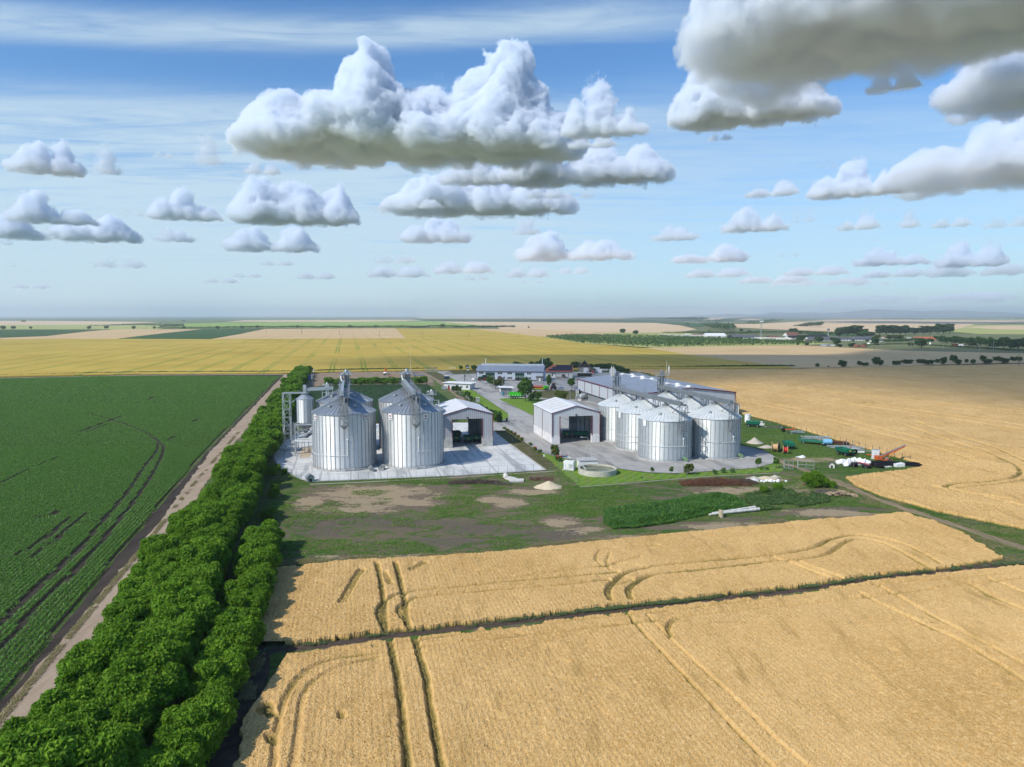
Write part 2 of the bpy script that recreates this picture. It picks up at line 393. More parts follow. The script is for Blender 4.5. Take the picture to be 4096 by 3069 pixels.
for i, (x0, y0, x1, y1) in enumerate([(528,345,610,378),(700,348,775,368),(1222,290,1335,322),(1525,286,1585,305),(1870,150,1985,200),(935,148,962,170),(330,322,378,342),(1760,342,1812,362),(1550,488,1700,504),(1700,448,1765,482),(2010,466,2095,492),(2125,462,2230,492),(1672,540,1730,556),(1205,408,1290,430),(255,440,320,468),(-20,505,30,530),(1128,395,1225,430),(990,440,1110,468),(850,428,960,452),(1000,590,1060,606),(560,560,640,574),(440,598,520,612),(1120,600,1180,612),(30,610,110,624),(790,572,930,600),(932,560,1070,592),(1088,574,1190,600),(1200,570,1275,592),(1475,576,1620,600),(1590,592,1750,612),
        (1690,572,1830,596),(1860,578,1995,600),(640,583,730,604),(500,586,570,600),(205,550,320,580),(805,544,905,570),(755,552,785,564),(1300,588,1330,604),(1655,603,1900,618),(1760,640,2211,655),(0,550,40,578),(0,500,25,522)]):
    cloud('small faint cumulus puff in the lower sky', x0, y0, x1, y1, [(.3,.9,.5),(.7,1,.5)], (1 if i < 34 and i not in (5, 7, 8, 9, 11, 12, 13, 14, 17) else 2), seed=300+i, depth=.35)
# the cloud overhead, out of frame, whose shadow lies on the far yard and fields
SH = 850.0; sx, sy = -math.cos(SUN_AZ)*SH/math.tan(SUN_EL), -math.sin(SUN_AZ)*SH/math.tan(SUN_EL)
SHP = PP([(1120,1462),(1300,1437),(1700,1428),(2300,1424),(2750,1424),(3250,1424),(3480,1402),(3800,1392),(4300,1396),(5200,1420),(6200,1560),(4700,1700),(4096,1660),(3700,1610),(3300,1565),(2950,1545),(2700,1553),(2430,1570),(2200,1575),(2060,1560),(1880,1528),(1760,1502),(1600,1484),(1350,1480)])
SHP = SHP[::-1]; b = MB(); pts = smooth_line([Vector(p) for p in SHP] + [Vector(SHP[0])], 4)[:-1]; c0 = Vector((sum(p[0] for p in pts)/len(pts), sum(p[1] for p in pts)/len(pts)))
vs, fs, n = [], [], len(pts); rings = [(1.06, 0), (1.0, 14), (.93, 34), (.8, 70), (.5, 120), (.2, 140)]
for k, z in rings:
    for i, p in enumerate(pts):
        q = c0 + (Vector(p)-c0)*k; vs.append((q.x, q.y, z + 6*mnoise.noise((q.x*.02, q.y*.02, z*.1)) if z else 0))
m_ = len(rings)
for j in range(m_-1): fs += [(j*n+i, j*n+(i+1) % n, (j+1)*n+(i+1) % n, (j+1)*n+i) for i in range(n)]
fs += [tuple(range(n-1, -1, -1)), tuple((m_-1)*n+i for i in range(n))]; b.add(vs, fs)
o = b.build('cloud', vol_mat('overhead_vapour', .0085, (1, 1, 1))); o.location = (sx, sy, SH)
tag(o, 'cloud overhead that shades the far yard and fields', 'cloud', None, 'stuff')
# ================================================================ ground, roads, fields
from mathutils.geometry import tessellate_polygon
U = Vector((math.cos(math.radians(13)), math.sin(math.radians(13)), 0)); V = Vector((-U.y, U.x, 0))   # the yard's own axes
YAW = math.radians(13)

def mat_ground():
    g = N('meadow_ground'); p = g.pos()
    ta, gr, so_ = g.attr('tan'), g.attr('grass'), g.attr('soil')
    n1 = g.noise(g.mapping(p, (.16, .30, 1)), 1, 8, .68, .6); n2 = g.noise(p, 1.1, 5, .7); n3 = g.noise(p, .045, 4, .55); n4 = g.noise(p, 5.0, 3, .7)
    green = g.mix(g.smooth(n3, .35, .65), (.105, .23, .032), (.21, .32, .055))
    green = g.mix(g.smooth(n2, .3, .75), tuple(v*.65 for v in (.08, .15, .035)), green)
    brown = g.mix(n2, (.17, .13, .09), (.32, .245, .165)); tan = g.mix(n2, (.40, .30, .18), (.60, .47, .30))
    dark = g.mix(n2, (.12, .10, .075), (.26, .21, .155))
    f = g.math('MULTIPLY_ADD', g.math('ADD', g.math('SUBTRACT', n1, .5), g.math('MULTIPLY', g.math('SUBTRACT', n2, .5), .5)), 1.9, .5)
    col = g.mix(g.smooth(g.math('ADD', f, g.math('MULTIPLY', gr, .75)), .60, .88), brown, green)
    col = g.mix(g.smooth(g.math('ADD', f, g.math('MULTIPLY', ta, .50)), .78, 1.02), col, tan)
    col = g.mix(g.smooth(g.math('SUBTRACT', g.math('MULTIPLY_ADD', so_, .62, 1.0), f), .80, 1.08), col, dark)
    col = g.mix(g.smooth(n4, .35, .7), g.mix(.35, col, (.03, .03, .02)), col)
    return g.done(g.bsdf(col, .95, 0, .1, g.bump(g.math('ADD', n2, n4), .9, .35)))
def mat_soil(name, a, b, sc=.8, streak=None):
    g = N(name); p = g.pos(); q = g.mapping(p, (1, .12, 1), (0, 0, streak)) if streak is not None else p
    n1 = g.noise(q, sc, 7, .65); n2 = g.noise(p, sc*8, 4, .7)
    col = g.mix(g.smooth(g.math('MULTIPLY_ADD', n2, .35, g.math('MULTIPLY', n1, .65)), .3, .7), a, b)
    return g.done(g.bsdf(col, .95, 0, .1, g.bump(n2, .7, .12)))
def mat_paving(name, a, b, stain, joint, jl=6.0, wet=.0):
    """cast slabs with joints, tyre dirt and stains"""
    g = N(name); p = g.mapping(g.pos(), (1, 1, 1), (0, 0, -YAW)); n1 = g.noise(p, .11, 7, .62, .4); n2 = g.noise(p, 1.2, 5, .7)
    st = g.noise(g.mapping(p, (.16, .028, 1), (0, 0, .25)), 1, 6, .65, .8)
    col = g.mix(g.smooth(g.math('MULTIPLY_ADD', n2, .3, g.math('MULTIPLY', n1, .7)), .3, .7), a, b)
    col = g.mix(g.smooth(st, .45, .68), col, stain)
    if joint:
        s = g.n('SeparateXYZ'); g.link(p, s.inputs[0])
        for k in (0, 1):
            fr = g.math('ABSOLUTE', g.math('SUBTRACT', g.math('FRACT', g.math('DIVIDE', s.outputs[k], jl)), .5))
            col = g.mix(g.math('MULTIPLY', g.smooth(fr, .468, .482), .55), col, joint)
    return g.done(g.bsdf(col, g.math('MULTIPLY_ADD', n1, .2, .72), 0, .25, g.bump(n2, .2, .02)))
def mat_field(name, a, b, rows=0.0, ang=0.0, rowc=None, patch=.012, fine=.9):
    """a standing crop seen from afar: drilled rows, tramlines and patches of unevenness"""
    g = N(name); p = g.pos(); n1 = g.noise(p, patch, 6, .6, .5); n2 = g.noise(g.mapping(p, (fine, fine*.3, 1), (0, 0, ang)), 1, 5, .7)
    col = g.mix(g.smooth(g.math('MULTIPLY_ADD', n2, .45, g.math('MULTIPLY', n1, .55)), .33, .67), a, b)
    if rows:
        s = g.n('SeparateXYZ'); g.link(g.mapping(p, (1, 1, 1), (0, 0, ang)), s.inputs[0])
        wob = g.math('MULTIPLY', g.math('SUBTRACT', g.noise(p, .02, 3, .5), .5), rows*.14)
        fr = g.math('FRACT', g.math('DIVIDE', g.math('ADD', s.outputs[0], wob), rows))
        l1 = g.smooth(g.math('ABSOLUTE', g.math('SUBTRACT', fr, .44)), .045, .015); l2 = g.smooth(g.math('ABSOLUTE', g.math('SUBTRACT', fr, .56)), .045, .015)
        keep = g.smooth(g.noise(g.mapping(p, (.02, .004, 1), (0, 0, ang)), 1, 3, .6), .38, .6)
        col = g.mix(g.math('MULTIPLY', g.math('MAXIMUM', l1, l2), g.math('MULTIPLY', keep, .95)), col, rowc)
    return g.done(g.bsdf(col, .95, 0, .1))

def sheet(name, pts, z, m, kind='structure', edge=0.0, step=4.0, thick=0.0):
    """flat sheet; edge > 0 frays its outline"""
    if edge:
        out = []; n = len(pts)
        for i in range(n):
            a, b = Vector(pts[i]), Vector(pts[(i+1) % n]); L = (b-a).length; k = max(1, int(L/step)); nn = Vector((-(b-a).y, (b-a).x)).normalized()
            for j in range(k):
                q = a.lerp(b, j/k); out.append(q + nn*(mnoise.noise((q.x*.3, q.y*.3, 3.1))*edge*2 if j or 1 else 0))
        pts = out
    v = [Vector((p[0], p[1], 0)) for p in pts]; tr = tessellate_polygon([v])
    b = MB()
    b.add([(p.x, p.y, z) for p in v], [t if (v[t[1]]-v[t[0]]).cross(v[t[2]]-v[t[0]]).z > 0 else t[::-1] for t in tr])
    if thick: b.prism([(p.x, p.y) for p in v], z-thick, z-.001, cap=False)
    o = b.build(name, m); return tag(o, kind=kind) if kind else o
def strip(name, pts, w, z, m, kind='structure', fray=.3, n=6):
    c = smooth_line(pts, n); b = MB(); vs = []
    for i, q in enumerate(c):
        a = Vector(c[max(0, i-1)]); d = (Vector(c[min(len(c)-1, i+1)])-a).normalized(); nn = Vector((-d.y, d.x))
        ww = w[0]+(w[1]-w[0])*i/(len(c)-1) if isinstance(w, tuple) else w
        for s in (-1, 1):
            e = Vector(q)+nn*s*(ww/2+mnoise.noise((q[0]*.4+s*9, q[1]*.4, 1.7))*fray); vs.append((e.x, e.y, z))
    b.add(vs, [(2*i+1, 2*i, 2*i+2, 2*i+3) for i in range(len(c)-1)]); o = b.build(name, m)
    return tag(o, kind=kind) if kind else o

# ---- ground sheet reaching the horizon; its cover varies where the meadow is
xs = np.concatenate([-np.geomspace(26000, 160, 45), np.arange(-150, 171, 1.6), np.geomspace(180, 26000, 45)])
ys = np.concatenate([[-400, -60, 20], np.arange(40, 262, 1.6), np.geomspace(265, 24400, 70)])
gx, gy = np.meshgrid(xs, ys); 
tanw = np.zeros(gx.shape); soilw = np.zeros(gx.shape); grassw = np.full(gx.shape, .45)
def ell(cx, cy, rx, ry, X=None, Y=None):
    X = gx if X is None else X; Y = gy if Y is None else Y
    (x, y), (xr, _), (_, yt), (_, yb) = P(cx, cy), P(cx+rx, cy), P(cx, cy-ry), P(cx, cy+ry)
    return np.clip(1.25-np.hypot((X-x)/abs(xr-x), (Y-y)/max(.5, abs(yt-yb)/2)), 0, 1)
TANS = [(1500,1975,290,46),(1420,2040,210,24),(1240,2010,70,38),(2030,2012,85,26),(1960,1998,60,18),(2240,2088,90,26),(2360,2118,70,14),(2290,2128,70,16),(2130,1968,130,14),(3000,1962,260,18),(3240,1840,170,12),(3330,2050,210,22),(2960,2105,280,20),(2650,2150,320,14),(1500,2230,320,10),(3500,2070,180,16),(1650,2010,160,20)]
SOILS = [(1500,2085,400,42),(1900,2110,360,42),(2200,2140,240,42),(1300,2120,180,44),(1750,2170,440,26),(2900,1990,320,18),(3000,2080,130,12),(3450,2040,160,16),(1180,2100,90,30)]
mead = inside(PP([(985,2290),(1070,1960),(1110,1860),(1240,1930),(2180,1885),(2320,1950),(3150,1885),(3640,2060),(3440,2080),(2000,2215),(1060,2270)]), gx, gy)
grassw[mead] = .34
lawn_side = inside(PP([(2940,1640),(3090,1690),(3700,1850),(3690,1875),(3400,1900),(3150,1880),(3100,1830),(2960,1780)]), gx, gy)
grassw[lawn_side] = .62
for e in TANS: tanw = np.maximum(tanw, ell(*e)*1.5)
for e in SOILS: soilw = np.maximum(soilw, ell(*e)*.95)
grassw -= .18*np.maximum(tanw, soilw)
grassw += 0.25*np.maximum.reduce([ell(*e) for e in [(1450,1930,420,18),(1130,2200,130,60),(1180,2140,90,30),(2250,2030,160,35),(2450,1990,300,45),(2700,2010,300,30),(2620,2130,300,16),(1100,2020,70,70),(3350,1990,120,40),(3900,2130,200,30),(3300,1750,280,50)]])
near = (gy < 300) & (np.abs(gx) < 170)
ground = np_mesh('ground', np.stack([gx.ravel(), gy.ravel(), np.where((gy > 600) | (np.abs(gx) > 400), -.3, 0).ravel()], 1),
    np.array([(j*len(xs)+i, j*len(xs)+i+1, (j+1)*len(xs)+i+1, (j+1)*len(xs)+i) for j in range(len(ys)-1) for i in range(len(xs)-1)]),
    mat_ground(), attrs={'tan': tanw.ravel(), 'soil': soilw.ravel(), 'grass': grassw.ravel()}, smooth=True)
tag(ground, kind='structure')
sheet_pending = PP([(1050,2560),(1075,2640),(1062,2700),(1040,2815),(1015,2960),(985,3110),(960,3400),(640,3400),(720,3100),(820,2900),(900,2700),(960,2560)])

# ---- colours of the crops
M_YEL = mat_field('barley_crop', (.39, .275, .045), (.53, .385, .08), 24, math.radians(-13), (.17, .24, .03))
M_TAN = mat_field('ripe_wheat_crop', (.50, .345, .17), (.62, .45, .25), 24, math.radians(-13), (.46, .32, .16))
M_TAN2 = mat_field('ripe_wheat_crop_far', (.52, .38, .22), (.66, .49, .31), 0, 0)
M_DGR = mat_field('maize_crop_far', (.028, .075, .022), (.05, .11, .033), 0, 0)
M_LGR = mat_field('green_crop_far', (.20, .31, .06), (.30, .41, .09), 30, math.radians(60), (.12, .2, .04))
M_OLV = mat_field('olive_crop_far', (.30, .32, .10), (.42, .42, .15), 0, 0)
M_PAS = mat_field('pasture_cover', (.10, .125, .05), (.20, .20, .10), 0, 0, patch=.02)
M_DRK = mat_field('ploughed_far', (.07, .06, .05), (.12, .10, .08), 0, 0)
HZ = [  # far fields, back to front: name, photo outline, height, crop
 ('far_dark_field', [(-900,1267.5),(1700,1267.5),(1700,1275),(-900,1279)], .5, M_DRK), ('far_maize_field', [(-900,1271),(500,1270),(1600,1273),(1300,1277),(-900,1276)], .9, M_DGR),
 ('far_wheat_field', [(-700,1284),(-100,1281),(500,1287),(640,1290),(420,1299),(-700,1303)], .8, M_TAN2), ('far_wheat_field', [(980,1281),(1650,1279),(1700,1284),(1400,1288),(900,1288)], .8, M_TAN2),
 ('far_wheat_field', [(1650,1270),(2500,1269),(2600,1274),(1700,1276)], .8, M_TAN2), ('far_wheat_field', [(2300,1268),(3400,1268),(3400,1272),(2600,1273)], .8, M_TAN2),
 ('far_olive_field', [(-700,1303),(420,1299),(560,1300),(700,1306),(620,1318),(-700,1320)], .7, M_OLV), ('far_maize_field', [(-300,1279),(380,1278),(580,1282),(200,1284),(-300,1283)], .9, M_DGR),
 ('far_green_field', [(540,1299),(900,1291),(1400,1287.5),(1740,1285),(2000,1307),(1500,1311),(640,1313),(730,1304)], .8, M_LGR),
 ('far_maize_field', [(1640,1276),(2200,1278),(2620,1282),(2640,1292),(1740,1286)], 1.4, M_DGR),
 ('far_wheat_field', [(1738,1286),(2620,1292),(2720,1302),(2790,1318),(2700,1331),(2300,1331),(2000,1318),(1990,1307)], .9, M_TAN2),
 ('far_pasture', [(2560,1274),(3050,1278),(3050,1290),(2900,1300),(3000,1312),(2900,1332),(2760,1330),(2800,1315),(2640,1293)], .4, M_PAS),
 ('far_maize_field', [(2500,1282),(2720,1288),(2850,1300),(2790,1308),(2640,1292),(2500,1290)], 1.4, M_DGR),
 ('far_wheat_field', [(2700,1275),(3000,1273),(3060,1280),(2850,1280)], 1.0, M_TAN2), ('far_wheat_field', [(2850,1299),(3060,1294),(3330,1279),(4500,1283),(4500,1291),(3900,1297),(3800,1324),(3400,1330),(3050,1316),(2900,1308)], 1.0, M_TAN2),
 ('far_ploughed_field', [(3000,1270.5),(4500,1271.5),(4500,1275.5),(3000,1274.5)], .9, M_DRK), ('far_olive_field', [(3300,1275.5),(4500,1275),(4500,1282),(3500,1279)], .8, M_OLV),
 ('far_olive_field', [(3790,1326),(3890,1300),(4500,1295),(4500,1342),(3900,1334)], .9, M_OLV), ('far_wheat_field', [(3860,1309),(4020,1303),(4500,1303),(4500,1320),(4000,1318)], 1.2, M_TAN2),
 ('far_pasture', [(2820,1316),(3060,1318),(3400,1331),(3700,1333),(4500,1343),(4500,1430),(3600,1405),(3480,1396),(3200,1380),(2700,1352),(2500,1345),(2640,1335)], .3, M_PAS),
 ('far_maize_field', [(3230,1330),(3420,1332),(3420,1343),(3230,1340)], 1.0, M_DGR),
 ('green_strip_field', [(2290,1331),(2700,1331),(2830,1336),(2640,1347),(2300,1342)], .5, M_OLV),
 ('maize_field', [(-500,1317),(0,1318),(440,1318),(354,1325),(184,1344),(0,1351),(-500,1353)], 1.2, M_DGR), ('maize_field', [(475,1354),(640,1335),(807,1317),(1050,1315),(960,1336),(840,1356)], 1.2, M_DGR),
 ('wheat_field', [(-500,1353),(0,1350),(184,1343),(354,1324),(462,1318),(807,1317),(640,1335),(468,1355),(0,1357),(-500,1368)], .8, M_TAN),
 ('wheat_field', [(840,1356),(960,1336),(1060,1316),(1580,1313),(1621,1353)], .8, M_TAN), ('wheat_field', [(1890,1315),(2150,1317),(2330,1330),(2470,1338),(2330,1342),(2160,1347)], .8, M_TAN),
 ('orchard_ground', [(2160,1348),(2300,1341),(2640,1346),(2850,1353),(3330,1374),(3200,1381),(2900,1386),(2620,1392),(2326,1373)], .25, M_OLV),
 ('barley_field', [(-500,1515),(0,1505),(560,1494),(1125,1491),(1400,1484),(1750,1478.5),(2490,1475),(3176,1471),(2999,1450),(2753,1419),(2600,1395),(2326,1373),(2162,1347),(1893,1315),(1580,1314),(1621,1353),(76,1356),(-500,1376)], .7, M_YEL),
 ('wheat_field', [(2560,1393),(2900,1386),(3200,1381),(3480,1396),(3640,1404),(4600,1425),(4600,1443),(3950,1452),(3605,1464),(3176,1471),(2999,1450),(2753,1419)], .65, M_TAN),
]
zof = 0.0
for nm, px, h, m in HZ:
    zof += .012; sheet(nm, PP(px, h+zof), h+zof, m, thick=h if h >= .65 and px[0][1] > 1300 else 0)
# ---- bare ground of the yard and around it
M_DIRT = mat_soil('packed_earth', (.27, .20, .14), (.44, .345, .25), .5, math.radians(-15)); M_BLACK = mat_soil('black_soil', (.028, .023, .021), (.085, .066, .054), .7, math.radians(-15))
M_TRK = mat_soil('grassy_track', (.13, .12, .06), (.36, .26, .17), .7, math.radians(60)); M_DUST = mat_soil('trodden_earth', (.15, .115, .075), (.36, .275, .195), .25); M_CHAFF = mat_soil('dry_verge', (.17, .19, .07), (.44, .37, .22), 1.4)
M_PAD = mat_paving('pale_concrete', (.52, .525, .505), (.67, .67, .645), (.31, .325, .33), (.20, .20, .21), 7.5)
M_YARD = mat_paving('grey_concrete', (.31, .30, .28), (.43, .415, .385), (.19, .185, .175), (.24, .235, .225), 5.0)
M_ASPH = mat_paving('road_asphalt', (.13, .135, .14), (.19, .19, .195), (.11, .11, .115), None)
M_KERB = mat_soil('kerb_concrete', (.34, .31, .26), (.52, .48, .41), 1.0)
sheet('bare_yard_ground', PP([(1228,1495),(1400,1487),(1680,1482),(1712,1500),(1742,1541),(1300,1546),(1222,1565)]), .02, M_DUST, edge=1.5)
sheet('corn_headland_soil', PP([(-700,3500),(-40,2870),(140,2650),(521,2165),(835,1800),(1128,1499),(1139,1499),(850,1800),(556,2200),(0,2858),(-500,3440)]), .012, M_BLACK, edge=.35)
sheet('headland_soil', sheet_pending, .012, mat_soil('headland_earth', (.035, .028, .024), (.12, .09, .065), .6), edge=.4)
track = sheet('dirt_track', PP([(-560,3500),(0,2856),(555,2200),(849,1800),(1138,1498),(1172,1496),(915,1800),(645,2200),(54,3014),(-460,3600)]), .016, M_DIRT, edge=.4, step=2)
sheet('field_road', PP([(-500,1521),(0,1511),(560,1498.5),(1128,1495),(1400,1488),(1750,1482),(1750,1486),(1400,1491.5),(1150,1499),(560,1502),(0,1515),(-500,1526)]), .03, M_DIRT)
sheet('country_road', PP([(1740,1478),(2490,1475.6),(3200,1474.5),(3605,1465),(4096,1453.5),(4600,1441),(4600,1444.5),(4096,1456.5),(3605,1468),(3200,1477.5),(2490,1480),(1750,1487)]), .035, M_ASPH)
sheet('concrete_pad', PP([(1095,1826),(1103,1797),(1126,1773),(1165,1750),(1215,1725),(1262,1700),(1830,1692),(1972,1692),(1972,1722),(2040,1777),(2181,1881),(1850,1902),(1238,1928),(1202,1918),(1158,1896),(1122,1874),(1103,1850)]), .10, M_PAD, thick=.12)
sheet('yard_paving', PP([(1750,1481),(1795,1483),(1802,1492),(1815,1499),(1906,1495),(1906,1485),(2180,1485),(2292,1488),(2420,1490),(2560,1490),(2960,1640),(2961,1781),(3059,1803),(3106,1832),(3097,1852),(3024,1872),(2916,1881),(2698,1894),(2590,1890),(2463,1874),(2300,1841),(2239,1831),(2159,1809),(2100,1770),(2045,1724),(1972,1722),(1972,1690),(2034,1676),(2032,1654),(1906,1570),(1797,1507),(1750,1490)]), .055, M_YARD)
def lawn_mat(name, a, b, dry=None, stripe=.5):
    g = N(name); p = g.pos(); s = g.n('SeparateXYZ'); g.link(g.mapping(p, (1, 1, 1), (0, 0, math.radians(33))), s.inputs[0])
    n1 = g.noise(p, .3, 6, .65); n2 = g.noise(p, 3.5, 4, .7); w = g.smooth(g.math('ABSOLUTE', g.math('SUBTRACT', g.math('FRACT', g.math('DIVIDE', s.outputs[0], 2.2)), .5)), .1, .4)
    col = g.mix(g.math('MULTIPLY_ADD', w, stripe, g.math('MULTIPLY', g.smooth(n1, .3, .7), 1-stripe)), a, b)
    if dry: col = g.mix(g.smooth(n1, .5, .68), col, dry)
    return g.done(g.bsdf(g.mix(g.smooth(n2, .3, .7), g.mix(.45, col, (.02, .03, .01)), col), .95, 0, .1, g.bump(n2, .8, .12)))
M_LAWN = lawn_mat('mown_grass', (.12, .24, .022), (.22, .35, .04), (.20, .22, .06)); M_DRYG = lawn_mat('dry_grass', (.085, .09, .035), (.15, .14, .06), (.17, .14, .09), .2)
sheet('lawn', PP([(1995,1597),(2060,1590),(2140,1596),(2200,1600),(2140,1668),(2127,1660)]), .10, M_LAWN, thick=.1)
sheet('lawn', PP([(2150,1806),(2239,1833),(2300,1843),(2463,1876),(2590,1892),(2698,1896),(2916,1883),(3024,1874),(3095,1855),(3140,1862),(3128,1888),(3100,1889),(2843,1905),(2662,1919),(2474,1934),(2318,1948),(2205,1848)]), .03, M_LAWN, edge=.25)
sheet('lawn', PP([(1800,1509),(1906,1572),(2031,1655),(2033,1675),(1972,1688),(1950,1640),(1870,1575),(1815,1545)]), .02, M_LAWN)
sheet('dry_lawn', PP([(2035,1722),(2050,1726),(2108,1772),(2155,1805),(2210,1850),(2236,1872),(2186,1878),(2043,1776),(1975,1722)]), .02, M_DRYG)
sheet('dry_lawn', PP([(2110,1569),(2200,1563),(2300,1564),(2312,1575),(2312,1597),(2240,1601),(2165,1592)]), .10, M_DRYG, thick=.1)
sheet('lawn_strip', PP([(1812,1496),(1803,1489),(1806,1484),(1880,1481),(1905,1484),(1905,1494)]), .09, M_DRYG)
sheet('lawn_strip', PP([(1690,1490),(1750,1491),(1797,1508),(1812,1540),(1800,1545)]), .018, M_DRYG)
strip('dirt_track', PP([(3096,1842),(3180,1867),(3250,1893),(3340,1925),(3440,1968),(3600,2030),(3800,2095),(4096,2195),(4400,2290)]), (2.4, 3.4), .03, M_TRK, fray=1.3, n=14)
strip('dirt_track', PP([(3060,1970),(3150,1955),(3230,1930),(3290,1912)]), (3, 3), .022, M_DUST, fray=1.2, n=10)
strip('kerb_strip', PP([(2040,1777),(2110,1828),(2184,1882)]), .5, .13, M_KERB, fray=0)
strip('kerb_strip', PP([(1240,1938),(1500,1927),(1850,1909),(2222,1885)]), .55, .045, M_KERB, fray=.02)
strip('footing_strip', PP([(2320,1949),(2480,1936),(2662,1921),(2860,1906),(3120,1892)]), .4, .05, M_KERB, fray=.05)
sheet('dump_ground', PP([(3000,1918),(3040,1908),(3130,1904),(3165,1916),(3120,1930),(3020,1934)]), .03, M_DUST, edge=.8)
sheet('fence_strip', PP([(1668,1486),(1700,1489),(1790,1540),(1900,1625),(1962,1668),(1940,1672),(1875,1625),(1772,1546),(1725,1510)]), .022, M_DUST, edge=.4)
# ================================================================ standing crops near the camera
def mat_wheat():
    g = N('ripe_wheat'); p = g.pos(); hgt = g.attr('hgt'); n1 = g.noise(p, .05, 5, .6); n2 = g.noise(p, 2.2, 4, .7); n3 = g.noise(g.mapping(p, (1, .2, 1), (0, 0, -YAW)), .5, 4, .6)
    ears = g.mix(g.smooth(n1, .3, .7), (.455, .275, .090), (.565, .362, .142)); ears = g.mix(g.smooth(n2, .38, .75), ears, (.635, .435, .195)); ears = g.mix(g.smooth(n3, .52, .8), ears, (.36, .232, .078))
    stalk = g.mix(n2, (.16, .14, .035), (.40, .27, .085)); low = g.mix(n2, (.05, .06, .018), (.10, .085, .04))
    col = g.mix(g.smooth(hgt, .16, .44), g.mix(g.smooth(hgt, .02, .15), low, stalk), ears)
    return g.done(g.bsdf(col, .85, 0, .15))
M_WHEAT = mat_wheat()
WT1 = PP([(1508,2262),(1524,2338),(1537,2430),(1541,2523),(1554,2550),(1573,2637),(1589,2718),(1609,2862),(1632,3090),(1640,3200)])
WT2 = PP([(1583,2262),(1605,2349),(1621,2425),(1629,2501),(1654,2550),(1676,2626),(1703,2718),(1721,2840),(1765,3090),(1780,3200)])
TR = [ (WT1, .37, 1), (WT2, .37, 1),
 (PP([(1540,2520),(1516,2474),(1524,2436),(1573,2398),(1660,2376),(1822,2360),(2000,2341),(2271,2317),(2467,2298)]), .38, .95), (PP([(1627,2501),(1596,2455),(1622,2425),(1670,2403),(1822,2387),(2000,2371),(2271,2349),(2434,2330)]), .38, .9),
 (PP([(2442,2414),(2431,2376),(2450,2344),(2488,2311),(2543,2292),(2651,2273),(2868,2251),(3085,2232),(3251,2203),(3322,2168),(3414,2151),(3495,2157),(3603,2184),(3684,2222),(3760,2265)]), .42, .95),
 (PP([(2524,2409),(2513,2376),(2532,2349),(2575,2322),(2651,2306),(2868,2281),(3062,2259),(3203,2249),(3311,2227),(3365,2189),(3414,2168),(3495,2173),(3576,2205),(3711,2281)]), .42, .9),
 (PP([(3089,2240),(3190,2275),(3311,2322)]), .3, .7), (PP([(3180,2253),(3270,2290),(3380,2330)]), .3, .6), (PP([(2000,2328),(2200,2300),(2420,2272),(2560,2240)]), .28, .55),
 (PP([(2420,2280),(2385,2250),(2400,2215),(2450,2200)]), .22, .4), (PP([(2440,2290),(2425,2255),(2440,2225)]), .2, .4),
 (PP([(2500,2453),(2584,2557),(2783,2767),(2952,2952),(3067,3069),(3150,3150)]), .18, .95), (PP([(2584,2468),(2684,2576),(2891,2767),(3060,2936),(3205,3069),(3290,3150)]), .13, .8), (PP([(2684,2560),(2672,2530),(2690,2500),(2720,2490)]), .28, .9),
 (PP([(3440,2385),(3535,2438),(3765,2545),(3934,2637),(4200,2810)]), .35, .7), (PP([(3500,2350),(3589,2399),(3780,2507),(4200,2730)]), .35, .7), (PP([(3880,2350),(3960,2395),(4096,2455),(4200,2500)]), .4, .7),(PP([(3960,2330),(4096,2385),(4200,2430)]), .4, .7),
 (PP([(1095,3100),(1110,2934),(1139,2825),(1189,2731),(1305,2659),(1515,2623),(1819,2587),(2000,2566),(2521,2506),(3015,2447),(3387,2411),(3895,2346),(4200,2312)]), .32, .55),
 (PP([(1170,3100),(1189,2970),(1204,2847),(1240,2753),(1363,2681),(1520,2640),(1696,2623)]), .28, .45), (PP([(1500,2600),(1750,2563),(2000,2528),(2488,2474),(2900,2427),(3441,2357),(4200,2290)]), .32, .6),
 (PP([(1372,2420),(1420,2330),(1450,2290)]), .55, .8), (PP([(1540,2300),(1560,2345)]), .4, .7), (PP([(1645,2290),(1700,2260)]), .5, .7), (PP([(1365,2870),(1368,2890)]), .35, .8),(PP([(2440,2360),(2530,2330)]), .2, .5), (PP([(2520,2208),(2625,2192)]), .6, .5),
 (PP([(1072,2830),(1085,2880)]), .5, .9), (PP([(1040,2850),(1050,2870)]), .5, .9), (PP([(1080,2960),(1090,2990)]), .4, .9),
]
TR = [(smooth_line(p, 6), w, d) for p, w, d in TR]
DITCH = smooth_line(PP([(985,2625),(1133,2588),(1300,2570),(1551,2534),(1800,2508),(2000,2485),(2467,2430),(2814,2393),(3200,2350),(3549,2300),(4030,2256),(4200,2240)]), 5)
UP = PP([(1000,2610),(1035,2420),(1068,2285),(1247,2268),(1443,2249),(1681,2241),(2000,2215),(2271,2189),(2543,2159),(2814,2132),(3200,2094),(3440,2076),(3619,2059),(3711,2086),(3846,2140),(3927,2189),(4010,2240)]) + DITCH[::-1][8:]
LOW = PP([(1022,2685),(1060,2655),(1300,2612),(1551,2575),(2000,2524),(2467,2467),(2814,2426),(3200,2384),(3549,2328),(4030,2278),(4300,2266)]) + [(140,110),(120,56),(-20,56)] + PP([(940,3100),(970,2960),(998,2813),(1018,2720)])
